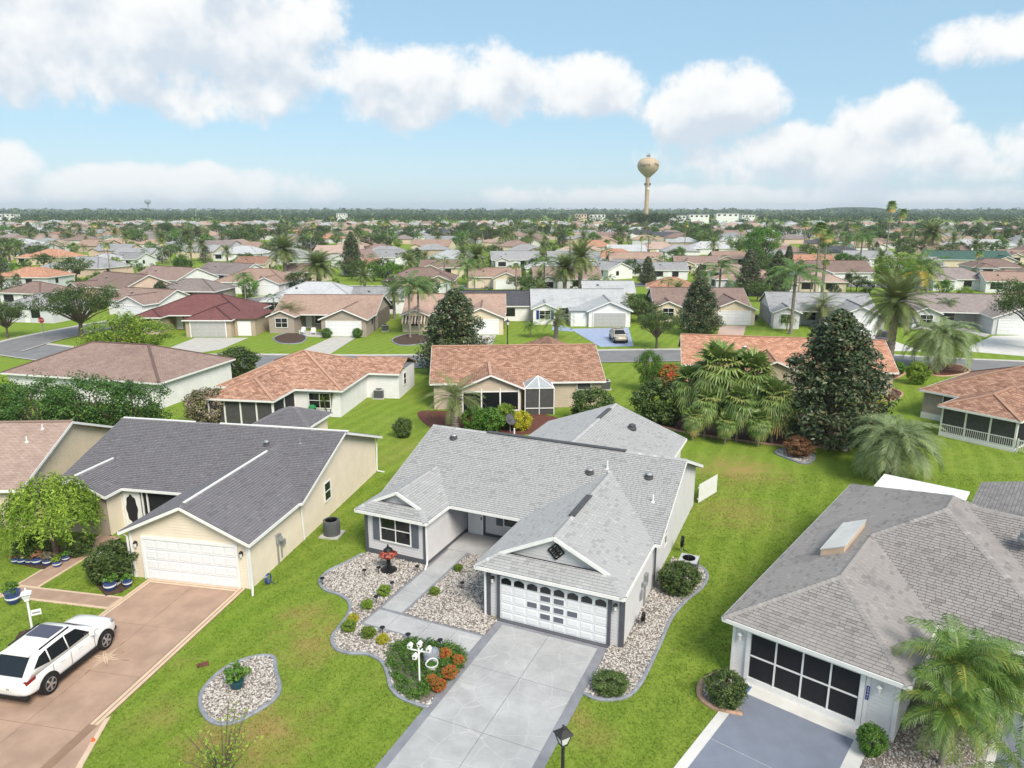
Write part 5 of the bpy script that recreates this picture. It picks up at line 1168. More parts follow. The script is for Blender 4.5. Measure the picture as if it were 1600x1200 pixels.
F_2.poly([(8.6, 17, 2.5), (8.6, 8, 2.5), (11.8, 8, 4.2), (11.8, 14, 4.2)], uv=[(0, 0), (9, 0), (9, 4), (3, 4)]); F_2.poly([(15, 8, 2.5), (15, 17, 2.5), (11.8, 14, 4.2), (11.8, 8, 4.2)], uv=[(0, 0), (9, 0), (6, 4), (0, 4)]); F_2.build('front_wing_roof', RF['terra'], F_.root)
E_ = rear_house('white house with terracotta shingle roof and grey screened porch, behind the charcoal roof', (P(533, 652)[0] - 10.8 * math.cos(R(8)), P(533, 652)[1] + 10.8 * math.sin(R(8))), 8, 'terra', 'white', 10.8, 10.5, [(1.0, 6.6, -4.0, 'hip', .35)], 'hip')
E_.plane([(10.3, 6.5, 2.5), (14.2, 6.5, 2.5), (14.2, 9.5, 3.5), (9, 9.5, 3.5)], (0,)); E_.plane([(14.2, 12.5, 2.5), (9, 12.5, 2.5), (9, 9.5, 3.5), (14.2, 9.5, 3.5)], (0,)); E_.wall((10.8, 6.8), (14, 6.8)); E_.wall((14, 6.8), (14, 12.2)); E_.finish()
screen_wall(E_, (1.0, -4.0), (6.6, -4.0), 4, .2, 2.3, 'screen_grey'); screen_wall(E_, (6.6, -4.0), (6.6, 0), 2, .2, 2.3, 'screen'); E_.window((0, 0), (10.8, 0), 8.0, .8, 1.9, 1.3, 2, 2); E_.window((14, 6.8), (14, 12.2), 1.5, 1.0, .8, 1.1, 1, 2)
G_ = rear_house('tan house with orange shingle roof behind the fan palms and magnolia', (17.4, 70.3), 11, 'terra2', 'tan', 19.5, 9.6, [(5.5, 11.0, -3.0, 'gable', .42)], zr=4.7); G_.finish(); G_.window((0, 0), (19.5, 0), 1.5, 1, 1.4, 1.2, 2, 2); roof_vent(G_, 6.0, 2.6, .2, 'pvc')
H_ = rear_house('taupe house with terracotta roof and railed screen porch at the right edge', (P(1468, 680)[0] + 4.2 * math.sin(R(52)) - 3.2 * math.cos(R(52)), P(1468, 680)[1] + 4.2 * math.cos(R(52)) + 3.2 * math.sin(R(52))), 52, 'terra', 'taupe', 15, 10.5, [(3.2, 8.3, -4.2, 'hip', .36)], 'hip'); H_.finish()
screen_wall(H_, (3.2, -4.2), (8.3, -4.2), 3, .3, 2.3, 'screen_grey', True); screen_wall(H_, (8.3, -4.2), (8.3, 0), 2, .2, 2.3, 'screen', False)
b = MB(); b.wbox(wall_of((0, 0), (15, 0))[0], -.03, 3.2, 0, .5, .02, .06); b.wbox(wall_of((3.2, -4.2), (8.3, -4.2))[0], -.05, 5.2, 0, .22, .09, .14); b.build('foundation_band', M['white'], H_.root)
b = MB()
for k in range(16): b.box(8.6 + k * .13, 8.64 + k * .13, -4.3, -4.26, .15, .95)
b.box(8.5, 10.7, -4.31, -4.25, .95, 1.02); b.box(8.5, 8.58, -4.32, -4.24, 0, 1.1); b.box(10.6, 10.7, -4.32, -4.24, 0, 1.1); b.build('stair_railing', M['white'], H_.root)
H_.window((0, 0), (15, 0), 1.6, 1.3, .9, .9, 1, 1)
I_ = rear_house('white walled house with brown hip roof behind the dense dark trees', (-31.8 - 17 * math.cos(R(14)), 62.4 + 17 * math.sin(R(14))), 14, 'brown', 'white', 17, 10.5, [], 'hip'); I_.finish()
D_ = rear_house('cream gable ended house with pinkish roof cut by the left edge', (-27.6 - 15, 36.6), -3, 'pink', 'cream', 15, 11, [], zr=4.7); D_.finish(); roof_pipe(D_, 13.6, 3.6, .35); roof_pipe(D_, 13.9, 4.8, .3)
# houses across the street, fronts towards us
J_ = front_house('maroon hip roofed tan house with double and golf cart garage doors', (327, 527), 0, 'maroon', 'tan', True, 'hip', 'hip', garage_m='screen_pale')
J_.slab('golf_cart_door', (3.3, 1.2), (6.0, 1.2), .4, 2.3, .02, 2.1, 'white_door', .03, .07); b = MB(); b.box(3.25, 6.2, 1.2, 8, 0, 2.48); b.build('cart_garage', WL['tan'], J_.root)
b = MB(); b.poly([(3.0, .8, 2.5), (6.5, .8, 2.5), (3.6, 6, 3.9)], uv=[(0, 0), (3, 0), (1, 4)]); b.poly([(6.5, .8, 2.5), (6.5, 9, 2.5), (3.6, 6, 3.9)], uv=[(0, 0), (8, 0), (5, 3)]); b.build('cart_roof', RF['maroon'], J_.root)
K_ = front_house('taupe house with tan shingle roof and white porch chairs across the street', (538, 526), 2, 'tan', 'taupe', True)
L_ = front_house('beige house with tan roof and striped awning behind the dark magnolia', (752, 523), -1, 'tan', 'cream', True)
aw = MB(); M['stripe'] = bpy.data.materials.new('awning_stripe'); M['stripe'].use_nodes = True; t = NT(M['stripe'].node_tree); tc_ = t.new('ShaderNodeTexCoord'); sx_ = t.new('ShaderNodeSeparateXYZ'); t.put(sx_.inputs[0], tc_.outputs['Object'])
t.put(M['stripe'].node_tree.nodes['Principled BSDF'].inputs['Base Color'], t.mix(t.math('GREATER_THAN', t.math('FRACT', t.math('MULTIPLY', sx_.outputs[0], 2.2)), .5), (.03, .025, .02), (.6, .5, .38)))
aw.poly([(-11.6, 1.2, 1.7), (-8.0, 1.2, 1.7), (-8.0, 2.45, 2.4), (-11.6, 2.45, 2.4)]); aw.poly([(-11.6, 1.2, 1.4), (-8.0, 1.2, 1.4), (-8.0, 1.2, 1.7), (-11.6, 1.2, 1.7)]); aw.build('awning', M['stripe'], L_.root)
Mh = front_house('white house with pale grey roof, blue driveway and screened garage', (952, 511), 0, 'pale', 'white', True, shut=M['plaque'], garage_m='screen_pale', dutch=None)
b = MB(); b.box(-5.9, -3.22, .6, 7, 0, 2.48); b.build('cart_garage', WL['white'], Mh.root); Mh.slab('golf_cart_door', (-5.9, .6), (-3.2, .6), .5, 2.3, .02, 2.1, 'white_door', .03, .08)
b = MB(); b.poly([(-6.2, .2, 2.5), (-3.0, .2, 2.5), (0, .2, 3.95), (0, 8, 3.95), (-6.2, 8, 2.52)], uv=[(0, 0), (0, 3), (0, 6), (8, 6), (8, 0)]); b.build('cart_roof', RF['pale'], Mh.root)
N_ = front_house('cream house with brown roof and white garage right of the dark magnolia', (1146, 508), 4, 'brown', 'cream', True)
O_ = front_house('pale blue grey house with grey roof behind the big date palm', (1343, 521), 10, 'grey', 'pale', True)
P_h = front_house('white house with grey brown roof at the right edge across the street', (1588, 524), 14, 'greybrown', 'pale', True, full=17)
for nm, pl, m in (('driveway', [(305, 528), (388, 528), (345, 546), (300, 553), (258, 557), (262, 545)], 'conc'), ('driveway', [(519, 527), (557, 527), (512, 556), (452, 557)], 'conc'), ('driveway', [(742, 524), (775, 524), (765, 548), (700, 552)], 'conc'), ('driveway', [(890, 514), (982, 512), (990, 541), (938, 542)], 'bluedrive'),
    ('driveway', [(1126, 509), (1166, 509), (1160, 530), (1118, 530)], 'pinkdrive'), ('driveway', [(1322, 522), (1366, 522), (1440, 549), (1345, 548)], 'conc_white'), ('driveway', [(1552, 525), (1640, 524), (1660, 562), (1500, 548)], 'conc_white'), ('front_walk', [(865, 506), (892, 513), (895, 518), (862, 516)], 'bluedrive'), ('front_walk', [(470, 516), (520, 522), (515, 528), (468, 525)], 'conc'), ('front_walk', [(1490, 508), (1548, 522), (1540, 527), (1482, 513)], 'conc'),
    ('driveway', [(190, 478), (245, 487), (232, 497), (170, 486)], 'conc'), ('driveway', [(330, 458), (372, 462), (330, 470), (290, 467)], 'conc')):
    if m == 'bluedrive' and m not in M: M[m] = mat('pale_blue_coating', (.30, .36, .52), .5, .1, 1.5)
    if m == 'pinkdrive' and m not in M: M[m] = mat('pink_pavers', (.50, .36, .30), .8, .1, 2)
    poly_sheet(nm, [P(*p) for p in pl][::-1], 0, .035, M[m], kind='structure')
# more distant houses that can be told apart: photo x, eave y, width px, roof, wall, kind, angle, garage, label tail
MID = [(38, 480, 95, 'grey', 'pale', 'hip', 10, 0, 'beside the corner oak at the left edge'), (155, 449, 125, 'brown', 'pink', 'gable', 32, 0, 'with a broad pinkish gable end'), (28, 458, 85, 'brown', 'white', 'hip', 15, 0, 'at the left edge behind the grey roof'),
 (205, 471, 110, 'brown', 'white', 'gable', 20, 1, 'behind the flowering tree'), (238, 436, 110, 'brown', 'white', 'gable', 28, 0, 'with a white gable end, left of two'), (335, 428, 100, 'greybrown', 'white', 'gable', 26, 0, 'with a white gable end, right of two'), (285, 455, 105, 'greybrown', 'taupe', 'hip', 5, 0, 'with a stone front beside the side street'),
 (388, 441, 120, 'tan', 'white', 'hip', 5, 1, 'facing the side street lamp'), (110, 418, 110, 'grey', 'pink', 'hip', 18, 0, 'with a small pink front gable'), (150, 406, 52, 'pale', 'white', 'hip', 20, 0, 'left of the grey blue roof'), (192, 405, 50, 'grey', 'white', 'gable', 15, 0, 'behind the short date palm'), (62, 402, 74, 'terra2', 'cream', 'hip', 15, 0, 'far left behind the leaning palm'),
 (368, 396, 72, 'pale', 'white', 'hip', 10, 0, 'far behind the stone fronted house'), (388, 412, 55, 'terra', 'cream', 'gable', 10, 0, 'beside the pale hip roof'), (482, 468, 150, 'pale', 'white', 'hip', 4, 0, 'below the two date palms'), (592, 468, 80, 'grey', 'white', 'gable', -3, 0, 'right of the pale hip roof'), (655, 438, 112, 'brown', 'tan', 'hip', 0, 1, 'with two garage doors left of the tan palms'),
 (690, 418, 70, 'brown', 'cream', 'gable', 0, 0, 'behind the two garage doors'), (772, 433, 84, 'tan', 'cream', 'gable', 0, 1, 'with shutters behind the paired palms'), (780, 478, 128, 'dark', 'white', 'gable', 0, 0, 'with screen cage left of the white house'), (808, 406, 80, 'grey', 'pale', 'gable', -5, 0, 'among trees above the tan house'), (850, 419, 50, 'pale', 'white', 'hip', 0, 0, 'left of the tall date palms'),
 (952, 457, 80, 'pale', 'white', 'gable', 2, 0, 'just behind the white house'), (932, 420, 44, 'grey', 'white', 'gable', 60, 1, 'with a white gable behind the date palm'), (988, 417, 56, 'grey', 'white', 'gable', 4, 1, 'with black shutters beside the dark magnolia'), (1046, 422, 56, 'grey', 'white', 'gable', 4, 1, 'with white garage right of the dark magnolia'), (1050, 450, 70, 'terra2', 'cream', 'hip', 10, 0, 'behind the cream garage house'),
 (1030, 388, 64, 'pink', 'cream', 'hip', 5, 0, 'wide and low behind the lime trees'), (1112, 388, 74, 'pale', 'white', 'hip', 6, 0, 'wide hip roof in the middle distance'), (1090, 412, 70, 'brown', 'cream', 'gable', 6, 0, 'left of the dark magnolia pair'), (1130, 425, 60, 'pink', 'white', 'gable', 50, 0, 'behind the full queen palm'), (1270, 410, 72, 'terra2', 'cream', 'gable', 5, 0, 'with dark lanai below the tall palms'), (1285, 440, 76, 'pink', 'cream', 'hip', 12, 0, 'with a screen cage below the tall palms'),
 (1362, 404, 72, 'grey', 'white', 'gable', 8, 0, 'small and white beside the round hedge'), (1520, 406, 118, 'green', 'cream', 'gable', 10, 1, 'the only green roof'), (1500, 436, 100, 'greybrown', 'white', 'hip', 12, 0, 'white walled below the green roof'), (1582, 440, 74, 'tan', 'white', 'gable', 14, 1, 'at the right edge below the green roof'), (1540, 384, 104, 'pale', 'white', 'hip', 10, 0, 'wide and pale above the green roof'), (1600, 400, 60, 'brown', 'cream', 'gable', 10, 0, 'at the right edge beside the green roof'),
 (470, 425, 60, 'brown', 'cream', 'gable', 8, 0, 'under the left date palm'), (560, 416, 60, 'terra', 'white', 'gable', 5, 0, 'left of the tall narrow tree'), (615, 402, 66, 'grey', 'white', 'gable', -2, 1, 'beside the small far lawn'), (590, 390, 52, 'brown', 'cream', 'hip', 0, 0, 'above the small far lawn'), (880, 400, 56, 'pale', 'white', 'hip', 0, 1, 'white among the dark oaks'), (1200, 400, 60, 'grey', 'white', 'gable', 8, 0, 'white behind the bright green tree')]
def small_house(name, label, X, Y, ang, wid, roof, wall, kind='gable', garage=0, lod=0, group=None):
    dep = min(12.0, max(8.5, wid * .72)); h = House(name, label, (X, Y), ang, RF[roof], WL[wall], group=group); u0, u1 = -wid / 2, wid / 2
    (h.gable_u(u0, u1, 0, dep, 2.5 + dep / 2 * .42) if kind == 'gable' else h.hip_u(u0, u1, 0, dep, .42)); h.box_walls(u0 + .3, u1 - .3, .3, dep - .3, 2.5 + dep / 2 * .42 if kind == 'gable' else None)
    wg = (u1 - 6.6, u1 - .2) if garage else (u0 + .8, u0 + 5.6); kd = 'gable' if kind == 'gable' or garage else 'hip'; w0 = -2.6
    if wid > 11:
        h.wing(*wg, w0 - .3, .42, kd); zz_ = 2.5 + (wg[1] - wg[0]) / 2 * .42; a, c = wg[0] + .3, wg[1] - .3
        (h.gwall((a, w0), (c, w0), zz_) if kd == 'gable' else h.wall((a, w0), (c, w0))); h.wall((c, w0), (c, .4)); h.wall((a, .4), (a, w0)); fw = ((a, w0), (c, w0))
    else: a, c = u0 + .3, u1 - .3; fw = ((a, .3), (c, .3))
    h.finish(fascia=lod < 2)
    if lod < 2:
        if garage and wid > 11: h.garage(*fw, .6, 4.8, panels=False)
        else: h.slab('window', *fw, .9, min(3.2, c - a - .6), .8, 2.1, 'screen', .02, .05)
        h.slab('window', (u0 + .3, .3), (u1 - .3, .3), wid * .55, wid * .55 + 1.6, .8, 2.1, 'glass', .02, .05); h.slab('window', (u1 - .3, .3), (u1 - .3, dep - .3), 2.5, 3.4, 1, 2.1, 'glass', .02, .05)
        if lod == 0: h.slab('entry_door', (u0 + .3, .3), (u1 - .3, .3), wid * .42, wid * .42 + .95, 0, 2.1, 'white_door', .02, .05); roof_vent(h, u0 + wid * .3, dep * .3)
    note(h, u0, u1, w0, dep); return h
for (x, y, w, rf, wa_, kd, an, ga, tail) in MID:
    X, Y = P(x, y, 2.5); small_house('suburban_house', f'{RWORD[rf]} roofed house {tail}', X, Y, an, max(10, w * Y / CF), rf, wa_, kd, ga, 0)
# ------------------------------------------------------------------ cars
M['car_white'] = mat('white_paint', (.80, .80, .80), .22, 0, spec=.5, coat=.6); M['car_gold'] = mat('gold_paint', (.42, .36, .27), .25, 0, spec=.5, coat=.6); M['car_dark'] = mat('dark_paint', (.05, .03, .035), .25, 0, spec=.5, coat=.6)
M['tyre'] = mat('tyre', (.015, .015, .016), .85, .1); M['rim'] = mat('rim', (.42, .43, .44), .3, 0, metal=.7); M['tail'] = mat('tail_lamp', (.22, .008, .012), .15, 0, spec=.5); M['head'] = mat('head_lamp', (.25, .27, .3), .1, 0, spec=.6); M['roofglass'] = mat('roof_glass', (.03, .035, .075), .06, 0, spec=.8)
def loft(b, secs, close=True):
    n_ = len(secs[0]); b0 = len(b.v)
    for s_ in secs: b.v += s_
    for i in range(len(secs) - 1):
        for k in range(n_ - (0 if close else 1)): j = (k + 1) % n_; A_ = b0 + i * n_; b.f.append((A_ + k, A_ + j, A_ + n_ + j, A_ + n_ + k))
    b.f.append(tuple(range(b0 + n_ - 1, b0 - 1, -1))); e = b0 + (len(secs) - 1) * n_; b.f.append(tuple(range(e, e + n_)))
WHEEL = {}
def car(label, X, Y, rz, paint, plate=None):
    t = thing('car', label, 'car', (X, Y, .04), rz); secs = []
    for (y, w, zl, zs, zt) in ((-2.36, .74, .45, .82, .9), (-2.3, .86, .36, .95, 1.02), (-2.05, .915, .31, 1.0, 1.07), (-1.5, .94, .28, 1.03, 1.08), (-.6, .945, .26, 1.02, 1.06), (.5, .945, .26, 1.0, 1.05), (1.1, .945, .26, .99, 1.09), (1.6, .935, .28, .96, 1.06), (1.98, .89, .31, .90, 1.0), (2.2, .80, .36, .80, .88), (2.31, .64, .42, .64, .68)):
        zm = zl + (zs - zl) * .45; half = [(w * .86, zl), (w * .99, zl + .12), (w * .985, zm), (w, zm + .12), (w * .985, zs - .1), (w * .93, zs), (w * .62, zt - .01), (w * .25, zt)]
        secs.append([(x, y, z) for x, z in half] + [(-x, y, z) for x, z in half[::-1]])
    b = MB(); loft(b, secs); o = b.build('body', paint, t, True); md = o.modifiers.new('s', 'SUBSURF'); md.levels = md.render_levels = 1
    sd_ = lambda y, tt, off=0: (.885 - .21 * tt + off, y, 1.0 + .62 * tt + off * .3)
    cab = []
    for (y, z) in ((-2.26, 1.02), (-2.12, 1.2), (-1.85, 1.42), (-1.6, 1.545), (-1.2, 1.61), (-.6, 1.65), (-.05, 1.65), (.3, 1.58), (.75, 1.33), (1.22, 1.03)):
        tt = (z - 1.0) / .62; xr = .885 - .21 * tt; cab.append([(.885, y, .98), (.885 - .1 * tt, y, 1.0 + .31 * tt), (xr, y, z - .03), (xr - .1, y, z), (0, y, z + .025), (-xr + .1, y, z), (-xr, y, z - .03), (-(.885 - .1 * tt), y, 1.0 + .31 * tt), (-.885, y, .98)])
    b = MB(); loft(b, cab); b.build('cabin', paint, t, True)
    for sg in (1, -1):
        for pl in ([(.78, .12), (.25, .80), (-.28, .86), (-.28, .10)], [(-.34, .10), (-.34, .86), (-1.12, .82), (-1.12, .13)], [(-1.18, .13), (-1.18, .82), (-1.5, .72), (-1.86, .30)]):
            b = MB(); q_ = [sd_(y, tt, .014) for y, tt in pl]; b.poly([(x * sg, y, z) for x, y, z in (q_ if sg > 0 else q_[::-1])]); b.build('side_window', M['glass'], t)
        b = MB(); b.bar((sg * .93, .72, 1.06), (sg * 1.06, .70, 1.1), .1, .12); b.bar((sg * 1.0, .78, 1.08), (sg * 1.05, .66, 1.1), .16, .15); b.build('mirror', paint, t)
        b = MB(); b.bar((sg * .65, -1.35, 1.62), (sg * .64, .05, 1.675), .04, .04); b.build('roof_rail', M['black'], t)
        b = MB(); b.hexa([(sg * .5, -2.33, .83), (sg * .86, -2.27, .83), (sg * .93, -1.93, .92), (sg * .90, -1.9, .96), (sg * .5, -2.33, .91), (sg * .87, -2.25, .96), (sg * .93, -1.92, 1.0), (sg * .9, -1.88, 1.0)]); b.build('tail_light', M['tail'], t)
        b = MB(); b.hexa([(sg * .5, 2.24, .76), (sg * .78, 2.17, .76), (sg * .9, 1.9, .82), (sg * .7, 1.95, .8), (sg * .5, 2.2, .85), (sg * .79, 2.12, .87), (sg * .9, 1.87, .9), (sg * .7, 1.95, .92)]); b.build('head_light', M['head'], t)
        for y in (1.42, -1.4):
            b = MB(); n_ = 20; pts = [(y + .46 * math.cos(math.pi * k / n_), .34 + .45 * math.sin(math.pi * k / n_)) for k in range(n_ + 1)]; pts = [(y + .46, .24)] + pts + [(y - .46, .24)]
            x0, x1 = sg * .80, sg * .956; b.v += [(x0, a, c) for a, c in pts] + [(x1, a, c) for a, c in pts]; m_ = len(pts)
            b.f += [tuple(range(m_)), tuple(range(2 * m_ - 1, m_ - 1, -1))] + [(k, (k + 1) % m_, m_ + (k + 1) % m_, m_ + k) for k in range(m_)]; b.build('wheel_arch', M['black'], t)
            if 'w' not in WHEEL:
                w = MB(); w.lathe([(.24, -.11), (.335, -.12), (.36, -.08), (.36, .08), (.335, .12), (.24, .11)], 28); WHEEL['w'] = w.mesh('tyre', M['tyre'], True); w = MB(); w.lathe([(.245, .06), (.245, .115), (.225, .118), (.215, .07)], 28)
                for k in range(5): a = k * 2 * math.pi / 5; w.bar((.03 * math.cos(a), .03 * math.sin(a), .105), (.225 * math.cos(a), .225 * math.sin(a), .11), .075, .03)
                w.lathe([(.06, .08), (.06, .125)], 12); WHEEL['r'] = w.mesh('rim', M['rim']); w = MB(); w.lathe([(.235, .05), (.235, .07)], 20); WHEEL['h'] = w.mesh('wheel_hub', M['black'])
            wo_ = obj('wheel', WHEEL['w'], t, loc=(sg * .865, y, .36)); wo_.rotation_euler = (0, sg * math.pi / 2, 0); obj('rim', WHEEL['r'], wo_); obj('wheel_hub', WHEEL['h'], wo_)
        b = MB(); b.box(min(sg * .86, sg * .957), max(sg * .86, sg * .957), -.95, .96, .24, .40); b.build('sill', M['black'], t)
        for y in (.12, -.75): b = MB(); b.bar((sg * .955, y - .1, .86), (sg * .955, y + .1, .86), .03, .03); b.build('door_handle', paint, t)
        b = MB()
        for y in (-.31, -1.15, .86): b.bar((sg * .948, y, .42), (sg * .944, y, .98), .008, .01)
        b.build('door_gap', M['black'], t)
    b = MB(); b.poly([(-.60, -1.70, 1.50), (-.72, -2.24, 1.08), (.72, -2.24, 1.08), (.60, -1.70, 1.50)][::1]); r_ = b.build('rear_window', M['glass'], t); r_.location = (0, -.03, .045)
    b = MB(); b.poly([(.60, .40, 1.56), (.76, 1.12, 1.09), (-.76, 1.12, 1.09), (-.60, .40, 1.56)][::-1]); r_ = b.build('windscreen', M['glass'], t); r_.location = (0, .03, .03)
    b = MB(); b.poly([(-.5, -.75, 1.668), (.5, -.75, 1.668), (.5, .0, 1.682), (-.5, .0, 1.682)]); r_ = b.build('glass_roof', M['roofglass'], t); r_.location = (0, 0, .012)
    b = MB(); b.box(-.6, .6, -2.3, -1.6, 1.6, 1.63); r_ = b.build('spoiler', paint, t); r_.location = (0, -.98, -.03); r_.scale = (1, .35, 1)
    b = MB(); b.box(-.85, .85, -2.38, -2.2, .3, .42); b.box(-.7, .7, 2.2, 2.33, .32, .44); b.build('bumper_trim', M['black'], t); b = MB(); b.tube([(0, -1.25, 1.62), (0, -1.37, 1.73)], [.04, .01], 6); b.build('antenna_fin', paint, t)
    b = MB(); b.box(-.26, .26, -2.392, -2.36, .62, .76); pl_ = b.build('licence_plate', M['white'], t)
    if plate:
        cu = bpy.data.curves.new('p', 'FONT'); cu.body = plate; cu.size = .13; cu.align_x = 'RIGHT'; to = bpy.data.objects.new('p', cu); me = bpy.data.meshes.new_from_object(to); bpy.data.objects.remove(to); me.materials.append(M['black']); o = obj('plate_number', me, pl_); o.location = (.22, -2.396, .645); o.rotation_euler = (math.pi / 2, 0, 0)
    return t
X, Y = B.W(1.27, -6.42); car('white SUV with black wheel arches parked on the tan driveway', X, Y, -B.ang, M['car_white'], '49').scale = (1.02, 1, 1.09)
X, Y = P(966, 533); car('gold car parked on the pale blue driveway', X, Y, math.pi + .05, M['car_gold']); X, Y = P(1378, 537); car('dark car parked behind the big date palm', X, Y, math.pi - .5, M['car_dark'])

# ------------------------------------------------------------------ lamps, signs, posts
def lamp_post(label, X, Y, hgt=2.0, size=1.0, name='lamp_post', col='brown_post', sign=False):
    t = thing(name, label, 'lamp post', (X, Y, 0), .5); b = MB(); s = size; b.lathe([(.11 * s, 0), (.11 * s, .3), (.065 * s, .36), (.06 * s, hgt), (.1 * s, hgt + .03)], 12); b.build('post', M[col], t)
    z = hgt + .03; b = MB(); w0, w1 = .10 * s, .2 * s; b.hexa([(-w0, -w0, z), (w0, -w0, z), (w0, w0, z), (-w0, w0, z), (-w1, -w1, z + .4 * s), (w1, -w1, z + .4 * s), (w1, w1, z + .4 * s), (-w1, w1, z + .4 * s)]); b.build('lantern_glass', M['pvc'], t)
    b = MB()
    for sx_, sy_ in ((1, 1), (1, -1), (-1, 1), (-1, -1)): b.bar((sx_ * w0 * 1.05, sy_ * w0 * 1.05, z), (sx_ * w1 * 1.05, sy_ * w1 * 1.05, z + .4 * s), .03 * s)
    b.box(-w0 * 1.2, w0 * 1.2, -w0 * 1.2, w0 * 1.2, z - .03, z + .02); b.build('lantern_frame', M[col], t)
    b = MB(); k = w1 * 1.3; b.hexa([(-k, -k, z + .4 * s), (k, -k, z + .4 * s), (k, k, z + .4 * s), (-k, k, z + .4 * s), (-.05, -.05, z + .56 * s), (.05, -.05, z + .56 * s), (.05, .05, z + .56 * s), (-.05, .05, z + .56 * s)]); b.lathe([(.05 * s, .55 * s), (.065 * s, .6 * s), (.03 * s, .66 * s), (.04 * s, .7 * s), (.01, .74 * s)], 10, (0, 0, z)); b.build('lantern_cap', M[col], t)
    if sign: b = MB(); b.box(.05, .42, -.015, .015, hgt - .75, hgt - .5); b.build('name_sign', M['white'], t); b = MB(); b.box(.09, .38, -.019, .019, hgt - .66, hgt - .6); b.build('sign_lettering', M['galv'], t)
    return t
X, Y = P(880, 1152, 2.25); lamp_post('black lantern lamp post beside the grey driveway', X, Y, 2.0, .9)
X, Y = P(52, 992); lamp_post('white lamp post with hanging name sign beside the car', X, Y, top_z(X, Y, 938), .75, 'lamp_post', 'white', True)
for x, yb, yt, lb in ((793, 540, 500, 'black street lamp on the lawn right of the dark magnolia'), (410, 458, 432, 'street lamp beside the side street houses'), (1315, 420, 406, 'thin lamp post beside the round hedge')):
    X, Y = P(x, yb); lamp_post(lb, X, Y, top_z(X, Y, yt) - .7, 1.2, 'street_lamp')
X, Y = P(69, 527); t = thing('stop_sign', 'red stop sign at the street corner', 'sign', (X, Y, 0), .1); b = MB(); b.box(-.04, .04, -.04, .04, 0, 2.1); b.build('post', M['galv'], t)
M['red'] = mat('sign_red', (.45, .02, .02), .4, .05); oc = [(.42 * math.cos(math.pi / 8 + k * math.pi / 4), .42 * math.sin(math.pi / 8 + k * math.pi / 4)) for k in range(8)]
b = MB(); b.v += [(x, -.05, 2.45 + z) for x, z in oc] + [(x, -.07, 2.45 + z) for x, z in oc]; b.f += [tuple(range(7, -1, -1)), tuple(range(8, 16))] + [(k, (k + 1) % 8, 8 + (k + 1) % 8, 8 + k) for k in range(8)]; fc = b.build('sign_face', M['red'], t)
cu = bpy.data.curves.new('s', 'FONT'); cu.body = 'STOP'; cu.size = .3; cu.align_x = 'CENTER'; cu.extrude = .003; to = bpy.data.objects.new('s', cu); me = bpy.data.meshes.new_from_object(to); bpy.data.objects.remove(to); me.materials.append(M['white']); o = obj('lettering', me, fc); o.location = (0, -.075, 2.35); o.rotation_euler = (math.pi / 2, 0, 0)
# ------------------------------------------------------------------ yard of the centre house
X, Y = A.W(-6.9, 1.75); t = thing('garden_lantern', 'black pagoda garden lantern with red stained glass shade', 'lantern', (X, Y, .04)); b = MB(); b.lathe([(.42, 0), (.42, .05), (.3, .1), (.12, .16), (.1, .7), (.14, .74)], 16); b.build('pedestal', M['black'], t)
M['stained'] = bpy.data.materials.new('stained_glass'); M['stained'].use_nodes = True; q_ = NT(M['stained'].node_tree); vv = q_.new('ShaderNodeTexVoronoi'); vv.inputs['Scale'].default_value = 9; tcc = q_.new('ShaderNodeTexCoord'); q_.put(vv.inputs['Vector'], tcc.outputs['Object']); q_.put(M['stained'].node_tree.nodes['Principled BSDF'].inputs['Base Color'], q_.ramp(vv.outputs[0], [(0, (.5, .16, .07)), (.45, (.32, .05, .03)), (.7, (.03, .01, .01))]))
b = MB(); b.lathe([(.12, .78), (.44, .82), (.46, .9), (.3, 1.02), (.2, 1.08)], 16); b.build('shade', M['stained'], t); b = MB(); b.lathe([(.22, 1.07), (.24, 1.12), (.14, 1.22), (.06, 1.26), (.05, 1.34), (.02, 1.42)], 16); b.build('cap', M['black'], t)
def small_shrub(kind, label, x, y, h=.5, sp_=1.0): X, Y = P(x, y); return plant(kind, 'shrub', label, 'shrub', (X, Y, .02), h, sp_, 'small yellow green shrubs in the rock beds')
for k, (x, y, h, lb) in enumerate([(601, 931, .5, 'clump shrub right below the pagoda lantern'), (574, 952, .45, 'clump shrub second down along the entry walk'), (552, 973, .4, 'upper of two touching clump shrubs at the bed edge'), (546, 987, .5, 'lower of two touching clump shrubs at the bed edge'), (576, 997, .5, 'clump shrub below the walk corner'), (598, 1006, .42, 'yellow clump shrub beside the green ground cover'), (679, 930, .4, 'clump shrub in the rock bed between walk and garage'), (716, 893, .38, 'clump shrub near the porch end of the rock bed')]): small_shrub('yellow_shrub' if k in (5, 2) else 'lime_shrub', lb, x, y, h, 1.15)
SL = MB(); SL.tube([(0, 0, 0), (0, 0, .36)], .018, 6); SL.lathe([(.11, .36), (.12, .39), (.05, .43), (.01, .45)], 10); slm = SL.mesh('solar_light', M['black'])
for k, (x, y) in enumerate([(613, 922), (588, 944), (598, 993), (638, 1004), (688, 1013), (652, 896), (570, 902), (592, 898), (722, 922), (504, 915)]):
    X, Y = P(x, y); obj('path_light', slm, None, f'small black path light in the rock bed, {["right of the top clump shrub", "right of the second clump shrub", "below the walk corner", "behind the white bird houses", "behind the red crotons", "by the downspout", "left of the pagoda lantern", "beside the pagoda lantern foot", "in the bed before the garage", "at the far left bed edge"][k]}', 'path light', 'small black path lights', None, (X, Y, .02))
gc_ = np.array(green); ctr = gc_.mean(0); lo, hi = gc_.min(0), gc_.max(0); cl = []
